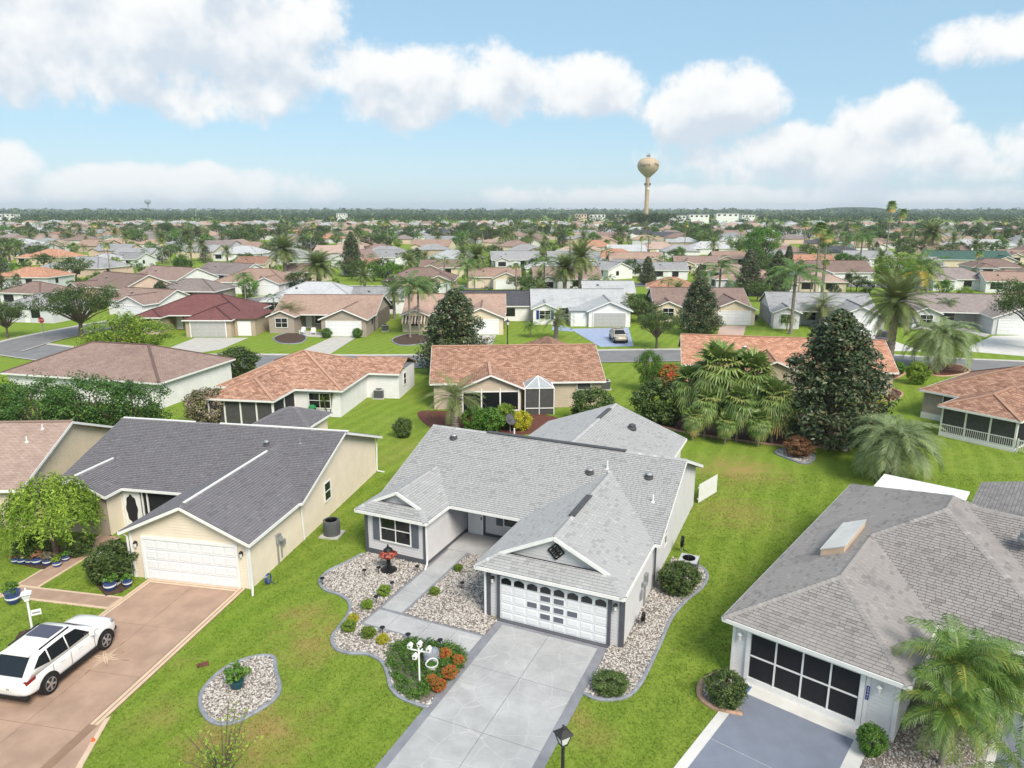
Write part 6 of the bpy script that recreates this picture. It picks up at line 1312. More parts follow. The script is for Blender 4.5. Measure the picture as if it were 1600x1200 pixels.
while len(cl) < 170:
    p_ = lo + nr.random((1, 2)) * (hi - lo)
    if inpoly(p_, green)[0] and not (A.W(-2.0, -5.0)[0] - .5 < p_[0, 0] < A.W(-2, -5)[0] + .2 and False): cl.append((p_[0, 0], p_[0, 1], .16, .22))
obj('juniper_groundcover', clump_crown('juniper_groundcover', cl, 60, .1, .4, M['lf_green'], .7), None, 'low spreading green juniper cover beside the grey driveway', 'ground cover', None, 'stuff')
for k, (x, y, h) in enumerate([(686, 1080, .45), (703, 1060, .48), (716, 1040, .4), (696, 1030, .42), (675, 1068, .32)]): X, Y = P(x, y); plant('croton', 'croton', ['red croton nearest the driveway edge', 'red croton second from the driveway bottom', 'red croton at the walk end', 'orange croton behind the grey ornament', 'small red croton beside the white post'][k], 'flower', (X, Y, .05), h, 1.15, 'red crotons in the front bed')
X, Y = P(656, 1072); t = thing('bird_house_post', 'white post carrying four small white bird houses', 'bird house', (X, Y, 0), -.3); hp = top_z(X, Y, 1013); b = MB(); b.tube([(0, 0, 0), (0, 0, hp)], .035, 8); b.bar((-.4, 0, hp - .1), (.45, 0, hp - .1), .04); b.bar((0, -.35, hp - .25), (0, .35, hp - .25), .04); b.build('post', M['white'], t)
for (x, y, z) in ((-.35, 0, hp - .05), (.42, 0, hp - .05), (0, -.33, hp - .22), (0, .1, hp + .02)):
    b = MB(); b.box(x - .075, x + .075, y - .07, y + .07, z, z + .13); b.hexa([(x - .1, y - .09, z + .13), (x + .1, y - .09, z + .13), (x + .1, y + .09, z + .13), (x - .1, y + .09, z + .13), (x - .01, y - .09, z + .21), (x + .01, y - .09, z + .21), (x + .01, y + .09, z + .21), (x - .01, y + .09, z + .21)]); h_ = b.build('bird_house', M['white'], t); b = MB(); b.box(x - .03, x + .03, y - .078, y - .068, z + .05, z + .1); b.build('entrance', M['black'], h_)
X, Y = P(672, 1042); t = thing('garden_ornament', 'grey stone garden ornament with white basket among the crotons', 'ornament', (X, Y, 0), .4, None, .72); M['stone'] = mat('grey_blue_stone', (.22, .24, .28), .8, .3, 4, .5, 10)
b = MB(); b.lathe([(.42, 0), (.48, .2), (.4, .5), (.42, .75), (.3, .95), (.05, 1.0)], 12, (.15, .2, 0), 1.1, .7); b.build('rock', M['stone'], t, True); b = MB(); b.lathe([(.28, .15), (.36, .45), (.33, .46), (.25, .2)], 14, (0, -.35, 0)); b.tube([(.34 * math.cos(a), -.35, .45 + .3 * math.sin(a)) for a in [math.pi * k / 8 for k in range(9)]], .03, 6); b.build('basket', M['white'], t); b = MB(); b.lathe([(.24, .3), (.27, .42)], 12, (0, -.35, 0)); b.build('basket_planting', M['lf_green'], t)
plant('dark_shrub', 'groundcover_shrub', 'low flat green shrub at the kerb end beside the driveway', 'shrub', (*P(953, 1078), .02), .55, 2.3)
X, Y = P(371, 1076); t = thing('potted_plant', 'teal pot with leafy plant in the kidney shaped rock island', 'potted plant', (X, Y, .04)); M['teal'] = mat('teal_glaze', (.015, .06, .075), .25, .1); b = MB(); b.lathe([(.17, 0), (.24, .1), (.27, .3), (.25, .36), (.22, .34)], 14); b.build('pot', M['teal'], t)
obj('foliage', clump_crown('foliage', ell_clumps(22, .36, .34, .62, .16), 26, .15, .5, M['lf_green']), t)
X, Y = A.W(-2.4, 6.1); t = thing('patio_chair', 'striped sling recliner on the front porch', 'chair', (X, Y, .05), .5 - A.ang); b = MB()
for sx_ in (-.3, .3): b.tube([(sx_, .45, 0), (sx_, .3, .42), (sx_, -.3, .38), (sx_, -.75, 1.05)], .02, 6); b.tube([(sx_, -.5, 0), (sx_, -.1, .4), (sx_, .2, .62), (sx_, -.45, .62)], .02, 6)
b.build('frame', M['galv'], t); b = MB(); b.poly([(-.28, .3, .43), (.28, .3, .43), (.28, -.3, .40), (-.28, -.3, .40)]); b.poly([(-.28, -.3, .40), (.28, -.3, .40), (.28, -.75, 1.06), (-.28, -.75, 1.06)]); b.build('sling', M['slate_panel'], t); b = MB(); b.poly([(-.1, .3, .436), (.1, .3, .436), (.1, -.3, .406), (-.1, -.3, .406)]); b.poly([(-.1, -.3, .408), (.1, -.3, .408), (.1, -.75, 1.068), (-.1, -.75, 1.068)]); b.build('sling_stripe', M['white'], t)
t = thing('picket_fence', 'short white fence panel behind the centre house', 'fence', (*A.W(5.7, 16.6), 0), -A.ang - .32); b = MB(); b.box(0, .06, 0, 2.4, .25, .33); b.box(0, .06, 0, 2.4, 1.0, 1.08); b.build('rail', M['white'], t)
pk = MB(); pk.box(.06, .085, 0, .13, .05, 1.25); pm = pk.mesh('picket', M['white'])
for k in range(15): obj('picket', pm, t, loc=(0, .03 + k * .16, 0))
# ------------------------------------------------------------------ utilities and small things
for x, y, an, lb, rd in ((1075, 898, -A.ang, 'pale topped air conditioner beside the centre house', False), (519, 836, -B.ang, 'dark round air conditioner beside the cream house', True), (593, 622, -.1, 'grey air conditioner beside the white terracotta roofed house', False), (602, 517, 0, 'grey air conditioner beside the taupe house across the street', False), (946, 608, 0, 'dark air conditioner beside the brown roofed beige house', False), (1178, 500, 0, 'dark air conditioner beside the cream garage house', False)): ac_unit(*P(x, y), an, lb, rd)
def hose(label, x, y, z=.5, r=.28, col='black', rz=0):
    X, Y = P(x, y); t = thing('garden_hose', label, 'hose', (X, Y, 0), rz); b = MB()
    for k in range(4): b.tube([(.0 + .03 * k, r * math.cos(a) * (1 - .08 * k), z + r * math.sin(a)) for a in [2 * math.pi * j / 14 for j in range(15)]], .018, 5, False)
    b.tube([(.05, .1, z - r), (.1, .2, .05), (.3, .1, .02)], .018, 5); b.build('hose', M[col], t); b = MB(); b.bar((0, 0, 0), (0, 0, z + .2), .05); b.build('holder', M['galv'], t)
hose('coiled black hose beside the garage wall of the centre house', 1003, 978, .45, .2, 'black', -A.ang); hose('coiled black hose beside the pale topped air conditioner', 1064, 862, .6, .3, 'black', -A.ang); hose('dark blue hose reel at the cream garage corner', 419, 914, .35, .25, 'blue_pot', -B.ang)
M['pedestal'] = mat('pedestal_beige', (.55, .5, .42), .6, .1)
for k, (x, y, w) in enumerate([(1290, 701, .16), (1303, 702, .14), (1321, 704, .3)]):
    t = thing('utility_pedestal', ['thin beige utility pedestal, leftmost of three behind the lawn', 'middle beige utility pedestal of three', 'wide beige utility pedestal, rightmost of three'][k], 'utility box', (*P(x, y), 0), .3, 'utility pedestals on the back lawn'); b = MB(); b.box(-w, w, -.14, .14, 0, .8); b.build('cabinet', M['pedestal'], t); b = MB(); b.hexa([(-w - .02, -.16, .8), (w + .02, -.16, .8), (w + .02, .16, .8), (-w - .02, .16, .8), (-w, -.1, .88), (w, -.1, .88), (w, .1, .88), (-w, .1, .88)]); b.build('lid', M['pedestal'], t)
X, Y = P(797, 676); t = thing('satellite_dish', 'dark satellite dish on a post beside the yellow shrub', 'satellite dish', (X, Y, 0), .6); b = MB(); b.tube([(0, 0, 0), (0, 0, 1.0)], .04, 8); b.build('post', M['galv'], t); b = MB(); b.lathe([(.02, 0), (.3, .05), (.5, .15), (.5, .17), (.28, .08), (.02, .04)], 18); o = b.build('reflector', M['vent'], t, True); o.location = (0, 0, 1.05); o.rotation_euler = (.9, 0, 0); b = MB(); b.bar((0, 0, 1.05), (0, -.5, 1.35), .03); b.build('feed_arm', M['galv'], t)
b = MB(); b.lathe([(.1, 0), (.08, .02), (.02, .16), (.015, .17)], 8); b.build('marker_cone', mat('marker_orange', (.75, .12, .02), .5, .05), None, False, label='tiny orange marker on the lawn beside the tan driveway', cat='marker', loc=(*P(146, 1159), 0))
b = MB(); b.box(-.22, .22, -.15, .15, 0, .03); b.box(-.19, .19, -.12, .12, .03, .04); b.build('meter_lid', M['mulch'], None, False, label='rectangular meter lid set in the front lawn', cat='meter lid', loc=(*P(317, 1039), 0), rz=.5)
# pots along the cream house
for k, (x, y, r, fl_) in enumerate([(25, 880, .2, 'lf_rust'), (35, 881, .22, 'lf_grey'), (47, 881, .2, 'lf_rust'), (59, 882, .26, 'lf_rust'), (75, 883, .24, 'lf_grey'), (90, 886, .22, 'lf_lime'), (103, 877, .2, 'lf_green'), (22, 942, .34, 'lf_green'), (173, 922, .3, 'lf_green'), (200, 916, .22, 'lf_green')]):
    X, Y = P(x, y); lb = ('blue patterned flower pot in the row by the weeping tree, ' + ordinal(k + 1) + ' from the left') if k < 7 else ['large dark blue urn beside the white lamp post', 'blue white planter beside the cream garage bush', 'blue pot at the cream garage door corner'][k - 7]
    t = thing('flower_pot', lb, 'flower pot', (X, Y, .02), 0, 'blue glazed pots of the cream house'); b = MB(); b.lathe([(r * .62, 0), (r * .92, r * .6), (r * .95, r * 1.5), (r * 1.02, r * 1.65), (r * .85, r * 1.6)], 14); b.build('pot', M['blue_pot'], t); b = MB(); b.lathe([(r * .93, r * .75), (r * .96, r * .85), (r * .965, r * 1.0)], 14); b.build('glaze_band', M['white'], t); obj('flowers', clump_crown('flowers', ell_clumps(18, r * .95, r * .7, r * 2.1, r * .45), 22, .1, .5, M[fl_]), t)
poly_sheet('mulch_bed', px((30, 882), (70, 856), (120, 850), (175, 836), (166, 846), (140, 862), (112, 884), (75, 892))[::-1], 0, .04, M['mulch_dark'], kind='structure')
poly_sheet('mulch_bed', px((150, 915), (172, 900), (200, 898), (207, 915), (190, 926), (165, 932))[::-1], 0, .03, M['mulch_dark'], kind='structure'); poly_sheet('mulch_bed', px((18, 1010), (30, 988), (60, 980), (78, 985), (60, 1000), (35, 1020))[::-1], 0, .03, M['mulch_dark'], kind='structure')
for x, y, lb in ((147, 872, 'lower'), (160, 864, 'middle'), (170, 857, 'upper')): b = MB(); b.lathe([(.26, 0), (.26, .04), (.22, .05)], 12); b.build('stepping_stone', M['conc_white'], None, False, label=f'round white stepping stone beside the tan walk, {lb} one', cat='stepping stone', loc=(*P(x, y), .04))
for pl, m, kb in (([(1025, 656), (1045, 670), (1100, 681), (1180, 692), (1245, 699), (1300, 697), (1338, 682), (1342, 664), (1290, 650), (1150, 648)], 'mulch', 'kerb_tan'), ([(1374, 578), (1412, 582), (1403, 590), (1388, 597), (1392, 606), (1409, 614), (1404, 622), (1382, 627), (1364, 618), (1366, 596)], 'mulch', 'kerb_tan'), ([(1440, 574), (1468, 568), (1502, 572), (1514, 581), (1480, 588), (1450, 585)], 'mulch', 'kerb_tan'), ([(662, 642), (654, 652), (672, 668), (700, 682), (760, 686), (840, 676), (882, 664), (850, 648), (740, 645)], 'mulch', None), ([(1212, 708), (1228, 702), (1262, 706), (1272, 716), (1258, 725), (1234, 718)], 'river', 'kerb'), ([(614, 530), (640, 522), (668, 526), (672, 534), (640, 540), (620, 538)], 'mulch_dark', 'kerb'), ([(428, 528), (455, 520), (478, 526), (470, 536), (440, 537)], 'mulch_dark', 'kerb')):
    w_ = catmull(px(*pl), True, 4); poly_sheet('mulch_bed' if m != 'river' else 'rock_bed', w_, 0, .04, M['river_base' if m == 'river' else m], kind='structure')
    if m == 'river': scatter_stones('river_rock', w_, 120, .07, M['river'])
    if kb: kerb('bed_kerb', px(*pl), .2, .12, kb, True)
# patio furniture and grill of the neighbours
def adirondack(label, x, y, rz, m):
    t = thing('garden_chair', label, 'chair', (*P(x, y), 0), rz, 'slatted garden chairs'); 
    for k in range(5): b = MB(); b.bar((-.24 + k * .12, .25, .38), (-.24 + k * .12, -.25, .26), .1, .025); b.build('seat_slat', m, t); b = MB(); b.bar((-.24 + k * .12, -.22, .28), (-.28 + k * .14, -.55, 1.0 - .03 * abs(k - 2)), .1, .025); b.build('back_slat', m, t)
    for sx_ in (-.34, .34): b = MB(); b.bar((sx_, .3, 0), (sx_, .3, .55), .07); b.build('leg', m, t); b = MB(); b.bar((sx_, .3, .4), (sx_, -.5, .05), .06, .08); b.build('leg', m, t); b = MB(); b.bar((sx_, .36, .57), (sx_, -.38, .57), .13, .03); b.build('armrest', m, t)
M['pinkch'] = mat('pink_paint', (.62, .25, .2), .5, .05); adirondack('pink slatted garden chair beside the screened porch', 461, 650, 2.6, M['pinkch']); adirondack('white garden chair on the taupe porch, left one', 473, 522, 3.0, M['white']); adirondack('white garden chair on the taupe porch, right one', 490, 523, 3.3, M['white'])
t = thing('barbecue_grill', 'green and black barbecue grill behind the charcoal roof', 'grill', (*P(489, 652), 0), .3); b = MB(); b.lathe([(.12, .6), (.32, .72), (.34, .85)], 14); b.build('bowl', M['black'], t); b = MB(); b.lathe([(.34, .86), (.3, 1.02), (.15, 1.12), (.02, 1.14)], 14); b.build('lid', mat('green_enamel', (.03, .22, .08), .3, .05), t)
for k in range(3): a = k * 2.1; b = MB(); b.tube([(.15 * math.cos(a), .15 * math.sin(a), .65), (.3 * math.cos(a), .3 * math.sin(a), 0)], .02, 5); b.build('leg', M['galv'], t)
t = thing('yucca_plant', 'two stemmed yellow green yucca on the lawn behind the charcoal roof', 'plant', (*P(515, 652), 0)); b = MB(); b.tube([(0, 0, 0), (-.25, 0, .7), (-.45, 0, 1.5)], [.06, .05, .04], 6); b.tube([(0, 0, 0), (.15, .1, .8), (.3, .1, 1.9)], [.06, .05, .04], 6); b.build('stem', M['bark'], t); Q_ = Q()
for (cx_, cz) in ((-.45, 1.5), (.3, 1.9)):
    for k in range(34): a = k * 2.4; e = R(75) - R(100) * k / 34; d_ = Vector((math.cos(a) * math.cos(e), math.sin(a) * math.cos(e), math.sin(e))); l_ = Vector((-math.sin(a), math.cos(a), 0)) * .03; p_ = Vector((cx_, .05, cz)); Q_.q(p_ - l_, p_ + l_, p_ + d_ * .55 + l_ * .3, p_ + d_ * .55 - l_ * .3, .3 + .6 * rnd.random())
obj('leaves', Q_.mesh('leaves', M['lf_lime']), t)
# pygmy palms at the corner of the white house, a young palm below them, and the sparse young tree on the lawn
for k, (x, yb, yt, sp_) in enumerate([(1478, 1150, 995, .95), (1520, 1140, 1012, .9), (1545, 1165, 1040, .95), (1470, 1195, 1075, 1.0)]): plant_px('robellini', 'pygmy_palm', ['pygmy date palm with crown over the garage gutter', 'pygmy date palm behind the others by the window', 'pygmy date palm nearest the blue walk', 'low pygmy date palm at the front of the clump'][k], 'palm', x, yb, yt, sp_, 'pygmy palms at the white house corner')
plant_px('coconut', 'areca_palm', 'bright arching palm cut by the bottom right edge', 'palm', 1560, 1400, 1148, .55)
bs = MB(); V = []; N2 = []; T2 = []; rs = random.Random(3)
for k in range(34):
    a = rs.random() * 6.28; sp_ = .25 + 1.2 * rs.random(); hh = 1.5 + 1.2 * rs.random(); p_ = [(0, 0, .4), (sp_ * .4 * math.cos(a), sp_ * .4 * math.sin(a), hh * .55), (sp_ * math.cos(a), sp_ * math.sin(a), hh)]; bs.tube(p_, [.018, .012, .005], 4, False)
    for j in range(16): s_ = .3 + .7 * rs.random(); V.append((sp_ * s_ * math.cos(a) + rs.gauss(0, .09), sp_ * s_ * math.sin(a) + rs.gauss(0, .09), .4 + (hh - .4) * s_ + rs.gauss(0, .08))); N2.append((rs.gauss(0, .6), rs.gauss(0, .6), 1)); T2.append(.2 + .75 * s_ * rs.random() + .1)
bs.tube([(0, 0, 0), (0, 0, .5)], .04, 6); t = thing('young_tree', 'sparse young tree with pale new leaves at the bottom edge of the lawn', 'tree', (*P(352, 1235), 0)); bs.build('stem', M['bark'], t); obj('leaves', leaf_mesh('leaves', np.array(V), np.array(N2), np.full(len(V), .12), .5, np.array(T2), M['lf_lime']), t)
# ------------------------------------------------------------------ grass blades on the near lawns
def tufts(n_, y0, y1, hgt, wid):
    Y = y0 + (y1 - y0) * nr.random(n_) ** .9; X = (nr.random(n_) * 2 - 1) * (Y * .78 + 2); pts = np.stack([X, Y], 1); k = np.ones(n_, bool)
    for e in EXC:
        A_ = np.array(e)
        if A_[:, 1].min() < y1: k &= ~inpoly(pts, e)
    return pts[k]
pts = np.concatenate([tufts(150000, 13, 46, 0, 0), tufts(40000, 46, 75, 0, 0)]); n_ = len(pts); far_ = (pts[:, 1] > 46)[:, None]
hgt = (.025 + .04 * nr.random((n_, 3))) * np.where(far_, .7, 1); az_ = nr.random((n_, 3)) * 6.283; ln_ = .02 + .05 * nr.random((n_, 3)); wd_ = np.where(far_, .022, .016) * (.7 + .6 * nr.random((n_, 3))); ox, oy = nr.normal(0, .03, (n_, 3)), nr.normal(0, .03, (n_, 3))
bx_, by_ = pts[:, :1] + ox, pts[:, 1:] + oy; ca, sa = np.cos(az_), np.sin(az_)
V = np.stack([np.stack([bx_ - sa * wd_, by_ + ca * wd_, np.zeros_like(bx_)], -1), np.stack([bx_ + sa * wd_, by_ - ca * wd_, np.zeros_like(bx_)], -1), np.stack([bx_ + ca * ln_, by_ + sa * ln_, hgt], -1)], 2).reshape(-1, 3)
np_mesh('grass', V, np.arange(len(V)).reshape(-1, 3), M['lawn'], None, None, label='short green grass blades of the near lawns', cat='grass', kind='stuff')
# ------------------------------------------------------------------ the rest of the neighbourhood, laid out along its streets
FARH = []; fr_ = random.Random(5); ga_ = R(7); cg_, sg_ = math.cos(ga_), math.sin(ga_)
row = 0; v = 118
while v < 900:
    face = row % 2; u = -720 + fr_.uniform(0, 18)
    while u < 720:
        X = u * cg_ + v * sg_ + fr_.uniform(-1.5, 1.5); Y = -u * sg_ + v * cg_ + 10 * math.sin(u / 90 + row) + fr_.uniform(-2, 2); u += fr_.uniform(17, 20.5)
        if Y < 112 or abs(X) > Y * .76 + 14: continue
        if any((X - hx) ** 2 + (Y + 5 - hy) ** 2 < (hr + 9.5) ** 2 for hx, hy, hr in HOUSES): continue
        if any(inpoly(np.array([(X, Y + 5)]), e)[0] for e in EXC[:3]): continue
        if Y > 400 and fr_.random() < (Y - 400) / 900: continue
        FARH.append((X, Y, fr_.choice((-1, 1)) * 0 + math.degrees(ga_) + fr_.uniform(-9, 9) + (90 if fr_.random() < .16 else 0), fr_.uniform(13, 17.5)))
        HOUSES.append((X, Y + 5, 9))
    v += 27 if face else 36; row += 1
FARH.sort(key=lambda h: h[1]); rfk = ['tan', 'tan', 'brown', 'brown', 'pink', 'pink', 'grey', 'grey', 'pale', 'pale', 'tan', 'greybrown', 'terra2', 'greybrown', 'brown', 'dark']
made = {}
for i, (X, Y, an, wd) in enumerate(FARH[:250]):
    rf = fr_.choice(rfk); wa_ = fr_.choice(['white', 'white', 'cream', 'beige', 'pink', 'pale']); kd = fr_.choice(['gable', 'hip', 'hip'])
    o = small_house('suburban_house', None, X, Y, an, wd, rf, wa_, kd, fr_.random() < .4, 1 if Y < 240 else 2, 'houses of the far neighbourhood').root
    band = 'middle distance' if Y < 220 else ('far rows' if Y < 360 else 'farthest rows'); made.setdefault((rf, band), []).append((screen(X, Y, 3)[0], o))
for (rf, band), L_ in made.items():
    for k, (sx_, o) in enumerate(sorted(L_, key=lambda q_: q_[0])): tag(o, f'{RWORD[rf]} roofed house in the {band}, {ordinal(k + 1)} such roof from the left', 'house')
SETS = {k: MB() for k in ('tan', 'pink', 'pale', 'brown', 'grey')}; stw = MB()
for (X, Y, an, wd) in FARH[250:]:
    st_ = SETS[fr_.choice(list(SETS))]; a = R(an); c, s_ = math.cos(a), math.sin(a); hw, dp = wd / 2, 10
    pt = lambda u, w, z: (X + u * c + w * s_, Y - u * s_ + w * c, z)
    st_.poly([pt(-hw, 0, 2.5), pt(hw, 0, 2.5), pt(hw * .4, dp / 2, 4.7), pt(-hw * .4, dp / 2, 4.7)], uv=[(0, 0), (wd, 0), (wd, 5), (0, 5)]); st_.poly([pt(-hw, dp, 2.5), pt(-hw, 0, 2.5), pt(-hw * .4, dp / 2, 4.7)], uv=[(0, 0), (9, 0), (4, 5)]); st_.poly([pt(hw, 0, 2.5), pt(hw, dp, 2.5), pt(hw * .4, dp / 2, 4.7)], uv=[(0, 0), (9, 0), (4, 5)])
    stw.poly([pt(-hw, .3, 0), pt(hw, .3, 0), pt(hw, .3, 2.5), pt(-hw, .3, 2.5)]); stw.poly([pt(hw - .3, .3, 0), pt(hw - .3, dp, 0), pt(hw - .3, dp, 2.5), pt(hw - .3, .3, 2.5)])
fh_ = stw.build('far_houses', WL['white'], None, kind='stuff', label='rows of houses near the horizon that merge with the trees', cat='houses')
for k_, st_ in SETS.items():
    if st_.f: st_.build('far_roofs', RF[k_], fh_, kind='stuff')
# trees of the neighbourhood
BB = [(min(p[0] for p in e), max(p[0] for p in e), min(p[1] for p in e), max(p[1] for p in e), e) for e in EXC]
def free(X, Y, r):
    return not any((X - hx) ** 2 + (Y - hy) ** 2 < (hr * .8 + r) ** 2 for hx, hy, hr in HOUSES) and not any(b_[0] < X < b_[1] and b_[2] < Y < b_[3] and inpoly(np.array([(X, Y)]), b_[4])[0] for b_ in BB)
TK = [('oak_far', 'oak_tree', 'oak', 'tree', (4.5, 7.5), 165), ('dark_tree_far', 'dark_tree', 'dense dark tree', 'tree', (4.5, 7.5), 130), ('broadleaf_far', 'broadleaf_tree', 'green broadleaf tree', 'tree', (3.5, 6.5), 130), ('lime_tree_far', 'lime_tree', 'yellow green tree', 'tree', (3, 5.5), 60), ('magnolia_far', 'magnolia_tree', 'dark conical magnolia', 'tree', (5, 8.5), 55),
      ('queen_far', 'queen_palm', 'feathery queen palm', 'palm', (5, 8.5), 190), ('date_far', 'date_palm', 'thick date palm', 'palm', (5, 9), 150), ('washington_far', 'washington_palm', 'tall fan palm', 'palm', (9, 14), 45), ('shrub_far', 'shrub', 'green garden shrub', 'shrub', (1.2, 2.6), 190), ('dark_shrub_far', 'shrub', 'dull green garden shrub', 'shrub', (1.2, 3), 90)]
tot_ = {}
for (kd, nm, wd, cat, (h0, h1), cnt) in TK:
    n_ = 0; tries = 0; dmax = 620 if cat != 'shrub' else 240
    while n_ < cnt and tries < cnt * 12:
        tries += 1; big_ = cat == 'tree'; Y = 108 + (dmax - 108) * fr_.random() ** (.62 if big_ else .8); X = fr_.uniform(-1, 1) * (Y * .76 + 8)
        big = cat == 'tree'; hh = fr_.uniform(h0, h1) * (1.15 if Y > 330 and big else 1)
        if not free(X, Y, 2.2 if big and Y < 300 else .6): continue
        hh *= .72 if Y < 170 else (.88 if Y < 260 else 1)
        t = plant(kd, nm, None, cat, (X, Y), hh, fr_.uniform(.9, 1.25), f'{wd}s of the far neighbourhood'); band = 'middle distance' if Y < 210 else ('far rows' if Y < 360 else 'farthest rows'); tot_.setdefault((wd, band), []).append((screen(X, Y, 3)[0], t)); n_ += 1
for (wd, band), L_ in tot_.items():
    for k, (sx_, o) in enumerate(sorted(L_, key=lambda q_: q_[0])): tag(o, f'{wd} among the houses of the {band}, {ordinal(k + 1)} from the left')
# the wooded plain out to the horizon
def wood(name, label, n_, d0, d1, hmin, hmax, per, leaf, pw_=1.0):
    Y = d0 + (d1 - d0) * nr.random(n_) ** pw_; X = (nr.random(n_) * 2 - 1) * (Y * .8 + 30); hgt = hmin + (hmax - hmin) * nr.random(n_) ** 1.5; lum = .5 + .5 * np.sin(X / 130 + Y / 170) * np.cos(Y / 90 - X / 210); hgt *= .7 + .5 * lum
    ci = np.repeat(np.arange(n_), per); d = unit(n_ * per); rx = (hgt * (.45 + .35 * nr.random(n_)))[ci]; C_ = np.stack([X[ci] + d[:, 0] * rx, Y[ci] + d[:, 1] * rx, hgt[ci] * .55 + d[:, 2] * hgt[ci] * .45], 1)
    me = leaf_mesh(name, C_, d * .8 + unit(n_ * per) * .4 + np.array([0, 0, .5]), leaf * (.7 + .6 * nr.random(n_ * per)) * (1 + .4 * (Y[ci] > 1200)), .7, (.2 + .6 * nr.random(n_))[ci] + nr.normal(0, .15, n_ * per), M['lf_far'])
    obj(name, me, None, label, 'woodland', None, 'stuff')
wood('tree_cover', 'tree crowns between the far roofs merging into one mass', 420, 450, 900, 4, 7.5, 46, 1.1)
wood('far_wood', 'wooded plain fading towards the horizon', 3000, 860, 2200, 6, 12, 26, 2.4)
wood('horizon_wood', 'blue dark tree line along the horizon', 3000, 2000, 5200, 12, 22, 14, 6.5)
hl = MB(); hx, hy = AZEL(1335, 324)[0], 2600
hl.lathe([(150, -2), (120, 8), (85, 17), (50, 23), (15, 25)], 24, (math.tan(hx) * hy, hy, 0), 1.5, 1); hl.build('hill', M['lf_far'], None, kind='structure')
# ------------------------------------------------------------------ water tower, far town, second tower
def tower(label, x, D, top, scale, m, text=None):
    az = AZEL(x, 327)[0]; X = math.tan(az) * D; t = thing('water_tower', label, 'water tower', (X, D, 0), 0); s = scale
    b = MB(); b.lathe([(3.2 * s, 0), (2.0 * s, 4 * s), (1.75 * s, 8 * s), (1.7 * s, top - 17.5 * s), (1.85 * s, top - 15.4 * s)], 24); b.build('shaft', m, t, True)
    b = MB(); b.lathe([(1.85 * s, top - 15.6 * s), (3.2 * s, top - 14.4 * s), (5.6 * s, top - 12.3 * s), (7.7 * s, top - 10.0 * s), (8.7 * s, top - 7.4 * s), (8.75 * s, top - 6 * s), (8.2 * s, top - 3.7 * s), (6.6 * s, top - 1.7 * s), (4 * s, top - .5 * s), (.3, top)], 36); tk = b.build('tank', m, t, True)
    if text:
        for k in range(9):
            a = k * 2 * math.pi / 9; b = MB(); r = (1.8 if k % 2 else .6) * s; b.tube([(r * math.cos(a), r * math.sin(a), top - .3), (r * math.cos(a), r * math.sin(a), top + (1.0 + 1.2 * (k % 3)) * s)], .09 * s, 5); b.box(r * math.cos(a) - .18 * s, r * math.cos(a) + .18 * s, r * math.sin(a) - .1, r * math.sin(a) + .1, top + .5 * s, top + 1.5 * s); b.build('roof_antenna', M['vent'], t)
        for k in range(6):
            a = k * math.pi / 3 + .2; b = MB(); r = 2.5 * s; b.box(r * math.cos(a) - .25 * s, r * math.cos(a) + .25 * s, r * math.sin(a) - .25 * s, r * math.sin(a) + .25 * s, top - 22 * s, top - 20 * s); b.bar((1.7 * s * math.cos(a), 1.7 * s * math.sin(a), top - 21 * s), (r * math.cos(a), r * math.sin(a), top - 21 * s), .2 * s); b.build('panel_antenna', M['vent'], t)
        b = MB(); b.lathe([(.9 * s, 0), (.9 * s, .3 * s)], 14, (0, 0, 0)); o = b.build('dish_antenna', M['white'], t); o.location = (.5 * s, -1.85 * s, top - 24.5 * s); o.rotation_euler = (math.pi / 2, 0, 0)
        for ti, (txt, a0) in enumerate((('Sugra', -.52), ('The', .62))):
            for k, ch in enumerate(txt):
                cu = bpy.data.curves.new('l', 'FONT'); cu.body = ch; cu.size = 3.3 * s; cu.extrude = .02; cu.align_x = 'CENTER'; cu.shear = .25; to = bpy.data.objects.new('l', cu); me = bpy.data.meshes.new_from_object(to); bpy.data.objects.remove(to)
                a = a0 + (k - len(txt) / 2) * .2 + .1; r = 8.95 * s; me.materials.append(M['brown_post']); o = obj('letter', me, tk); o.location = (r * math.sin(a), -r * math.cos(a), top - 7.2 * s); o.rotation_euler = (math.pi / 2, 0, a)
M['tower'] = mat('tower_beige', (.45, .35, .24), .6, .06, .2); M['tower_far'] = mat('tower_grey', (.25, .3, .33), .6, .05)
tower('beige bulb shaped water tower with dark lettering rising above the horizon', 1010, 800, 71.8, 1.33, M['tower'], True)
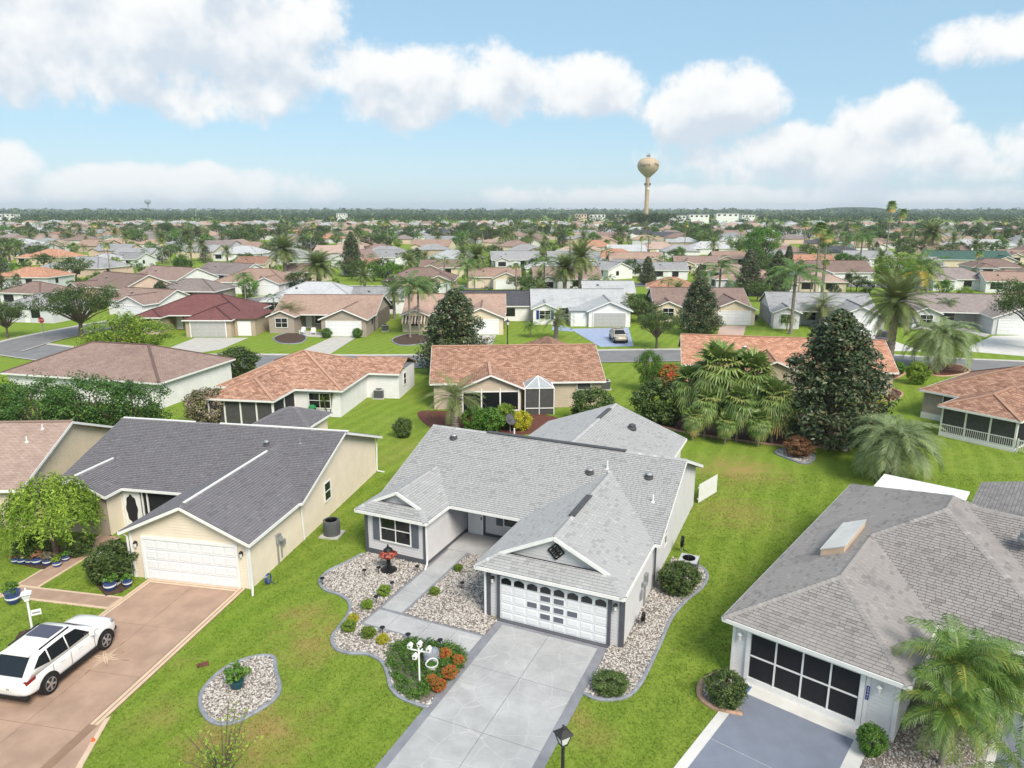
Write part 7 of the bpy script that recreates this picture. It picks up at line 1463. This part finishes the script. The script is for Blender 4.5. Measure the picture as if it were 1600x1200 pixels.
for k, (x, hh, D) in enumerate([(985, 13, 735), (998, 14.5, 745), (1010, 13.5, 740), (1022, 14.5, 750), (1036, 13, 735), (1050, 13.5, 760), (970, 12.5, 750)]): plant('dark_tree_far', 'dark_tree', 'tall dark tree at the foot of the beige water tower, ' + ['second from the left', 'third from the left', 'in front of the shaft', 'just right of the shaft', 'second from the right', 'rightmost', 'leftmost'][k], 'tree', (math.tan(AZEL(x, 327)[0]) * D, D), hh, 1.2, 'tall trees at the foot of the water tower')
tower('tiny distant water tower on the left horizon', 232, 2600, 52, 1.2, M['tower_far'])
for k, (x, y, w, hh) in enumerate([(1052, 336, 26, 8), (1085, 335, 30, 9), (1128, 333, 34, 10), (1160, 334, 20, 8), (930, 337, 24, 8), (968, 338, 20, 7), (905, 338, 18, 8), (540, 333, 14, 9), (30, 345, 26, 8)]):
    D = 900 + 40 * k; X = (x - 800) / CF * D; ww = w * D / CF; t = thing('commercial_building', f'white flat building near the horizon, {ordinal(k + 1)} of the pale blocks', 'building', (X, D, 0), 0, 'pale blocks near the horizon')
    b = MB(); b.box(-ww / 2, ww / 2, 0, 14, 0, hh + 2); b.build('wall', WL['pink' if k == 6 else 'white'], t); b = MB(); b.box(-ww / 2 - .4, ww / 2 + .4, -.4, 14.4, hh + 2, hh + 2.6); b.build('roof', RF['pale'], t)
    for j in range(4): b = MB(); b.box(-ww / 2 + ww * (j + .25) / 4, -ww / 2 + ww * (j + .7) / 4, -.1, -.02, hh - 1, hh + 1); b.build('window', M['glass'], t)
# ------------------------------------------------------------------ humid air
hb_ = MB(); hb_.box(-GR - 100, GR + 100, -300, GR + 100, -1.0, 75); hz_o = hb_.build('haze', None, None, kind='stuff')
hm = bpy.data.materials.new('haze'); hm.use_nodes = True; hm.node_tree.nodes.clear(); t = NT(hm.node_tree)
pvn = t.new('ShaderNodeVolumePrincipled'); pvn.inputs['Color'].default_value = (.72, .82, .92, 1); pvn.inputs['Density'].default_value = .00014; mo = t.new('ShaderNodeOutputMaterial'); t.l.new(pvn.outputs[0], mo.inputs['Volume']); hz_o.data.materials.append(hm)
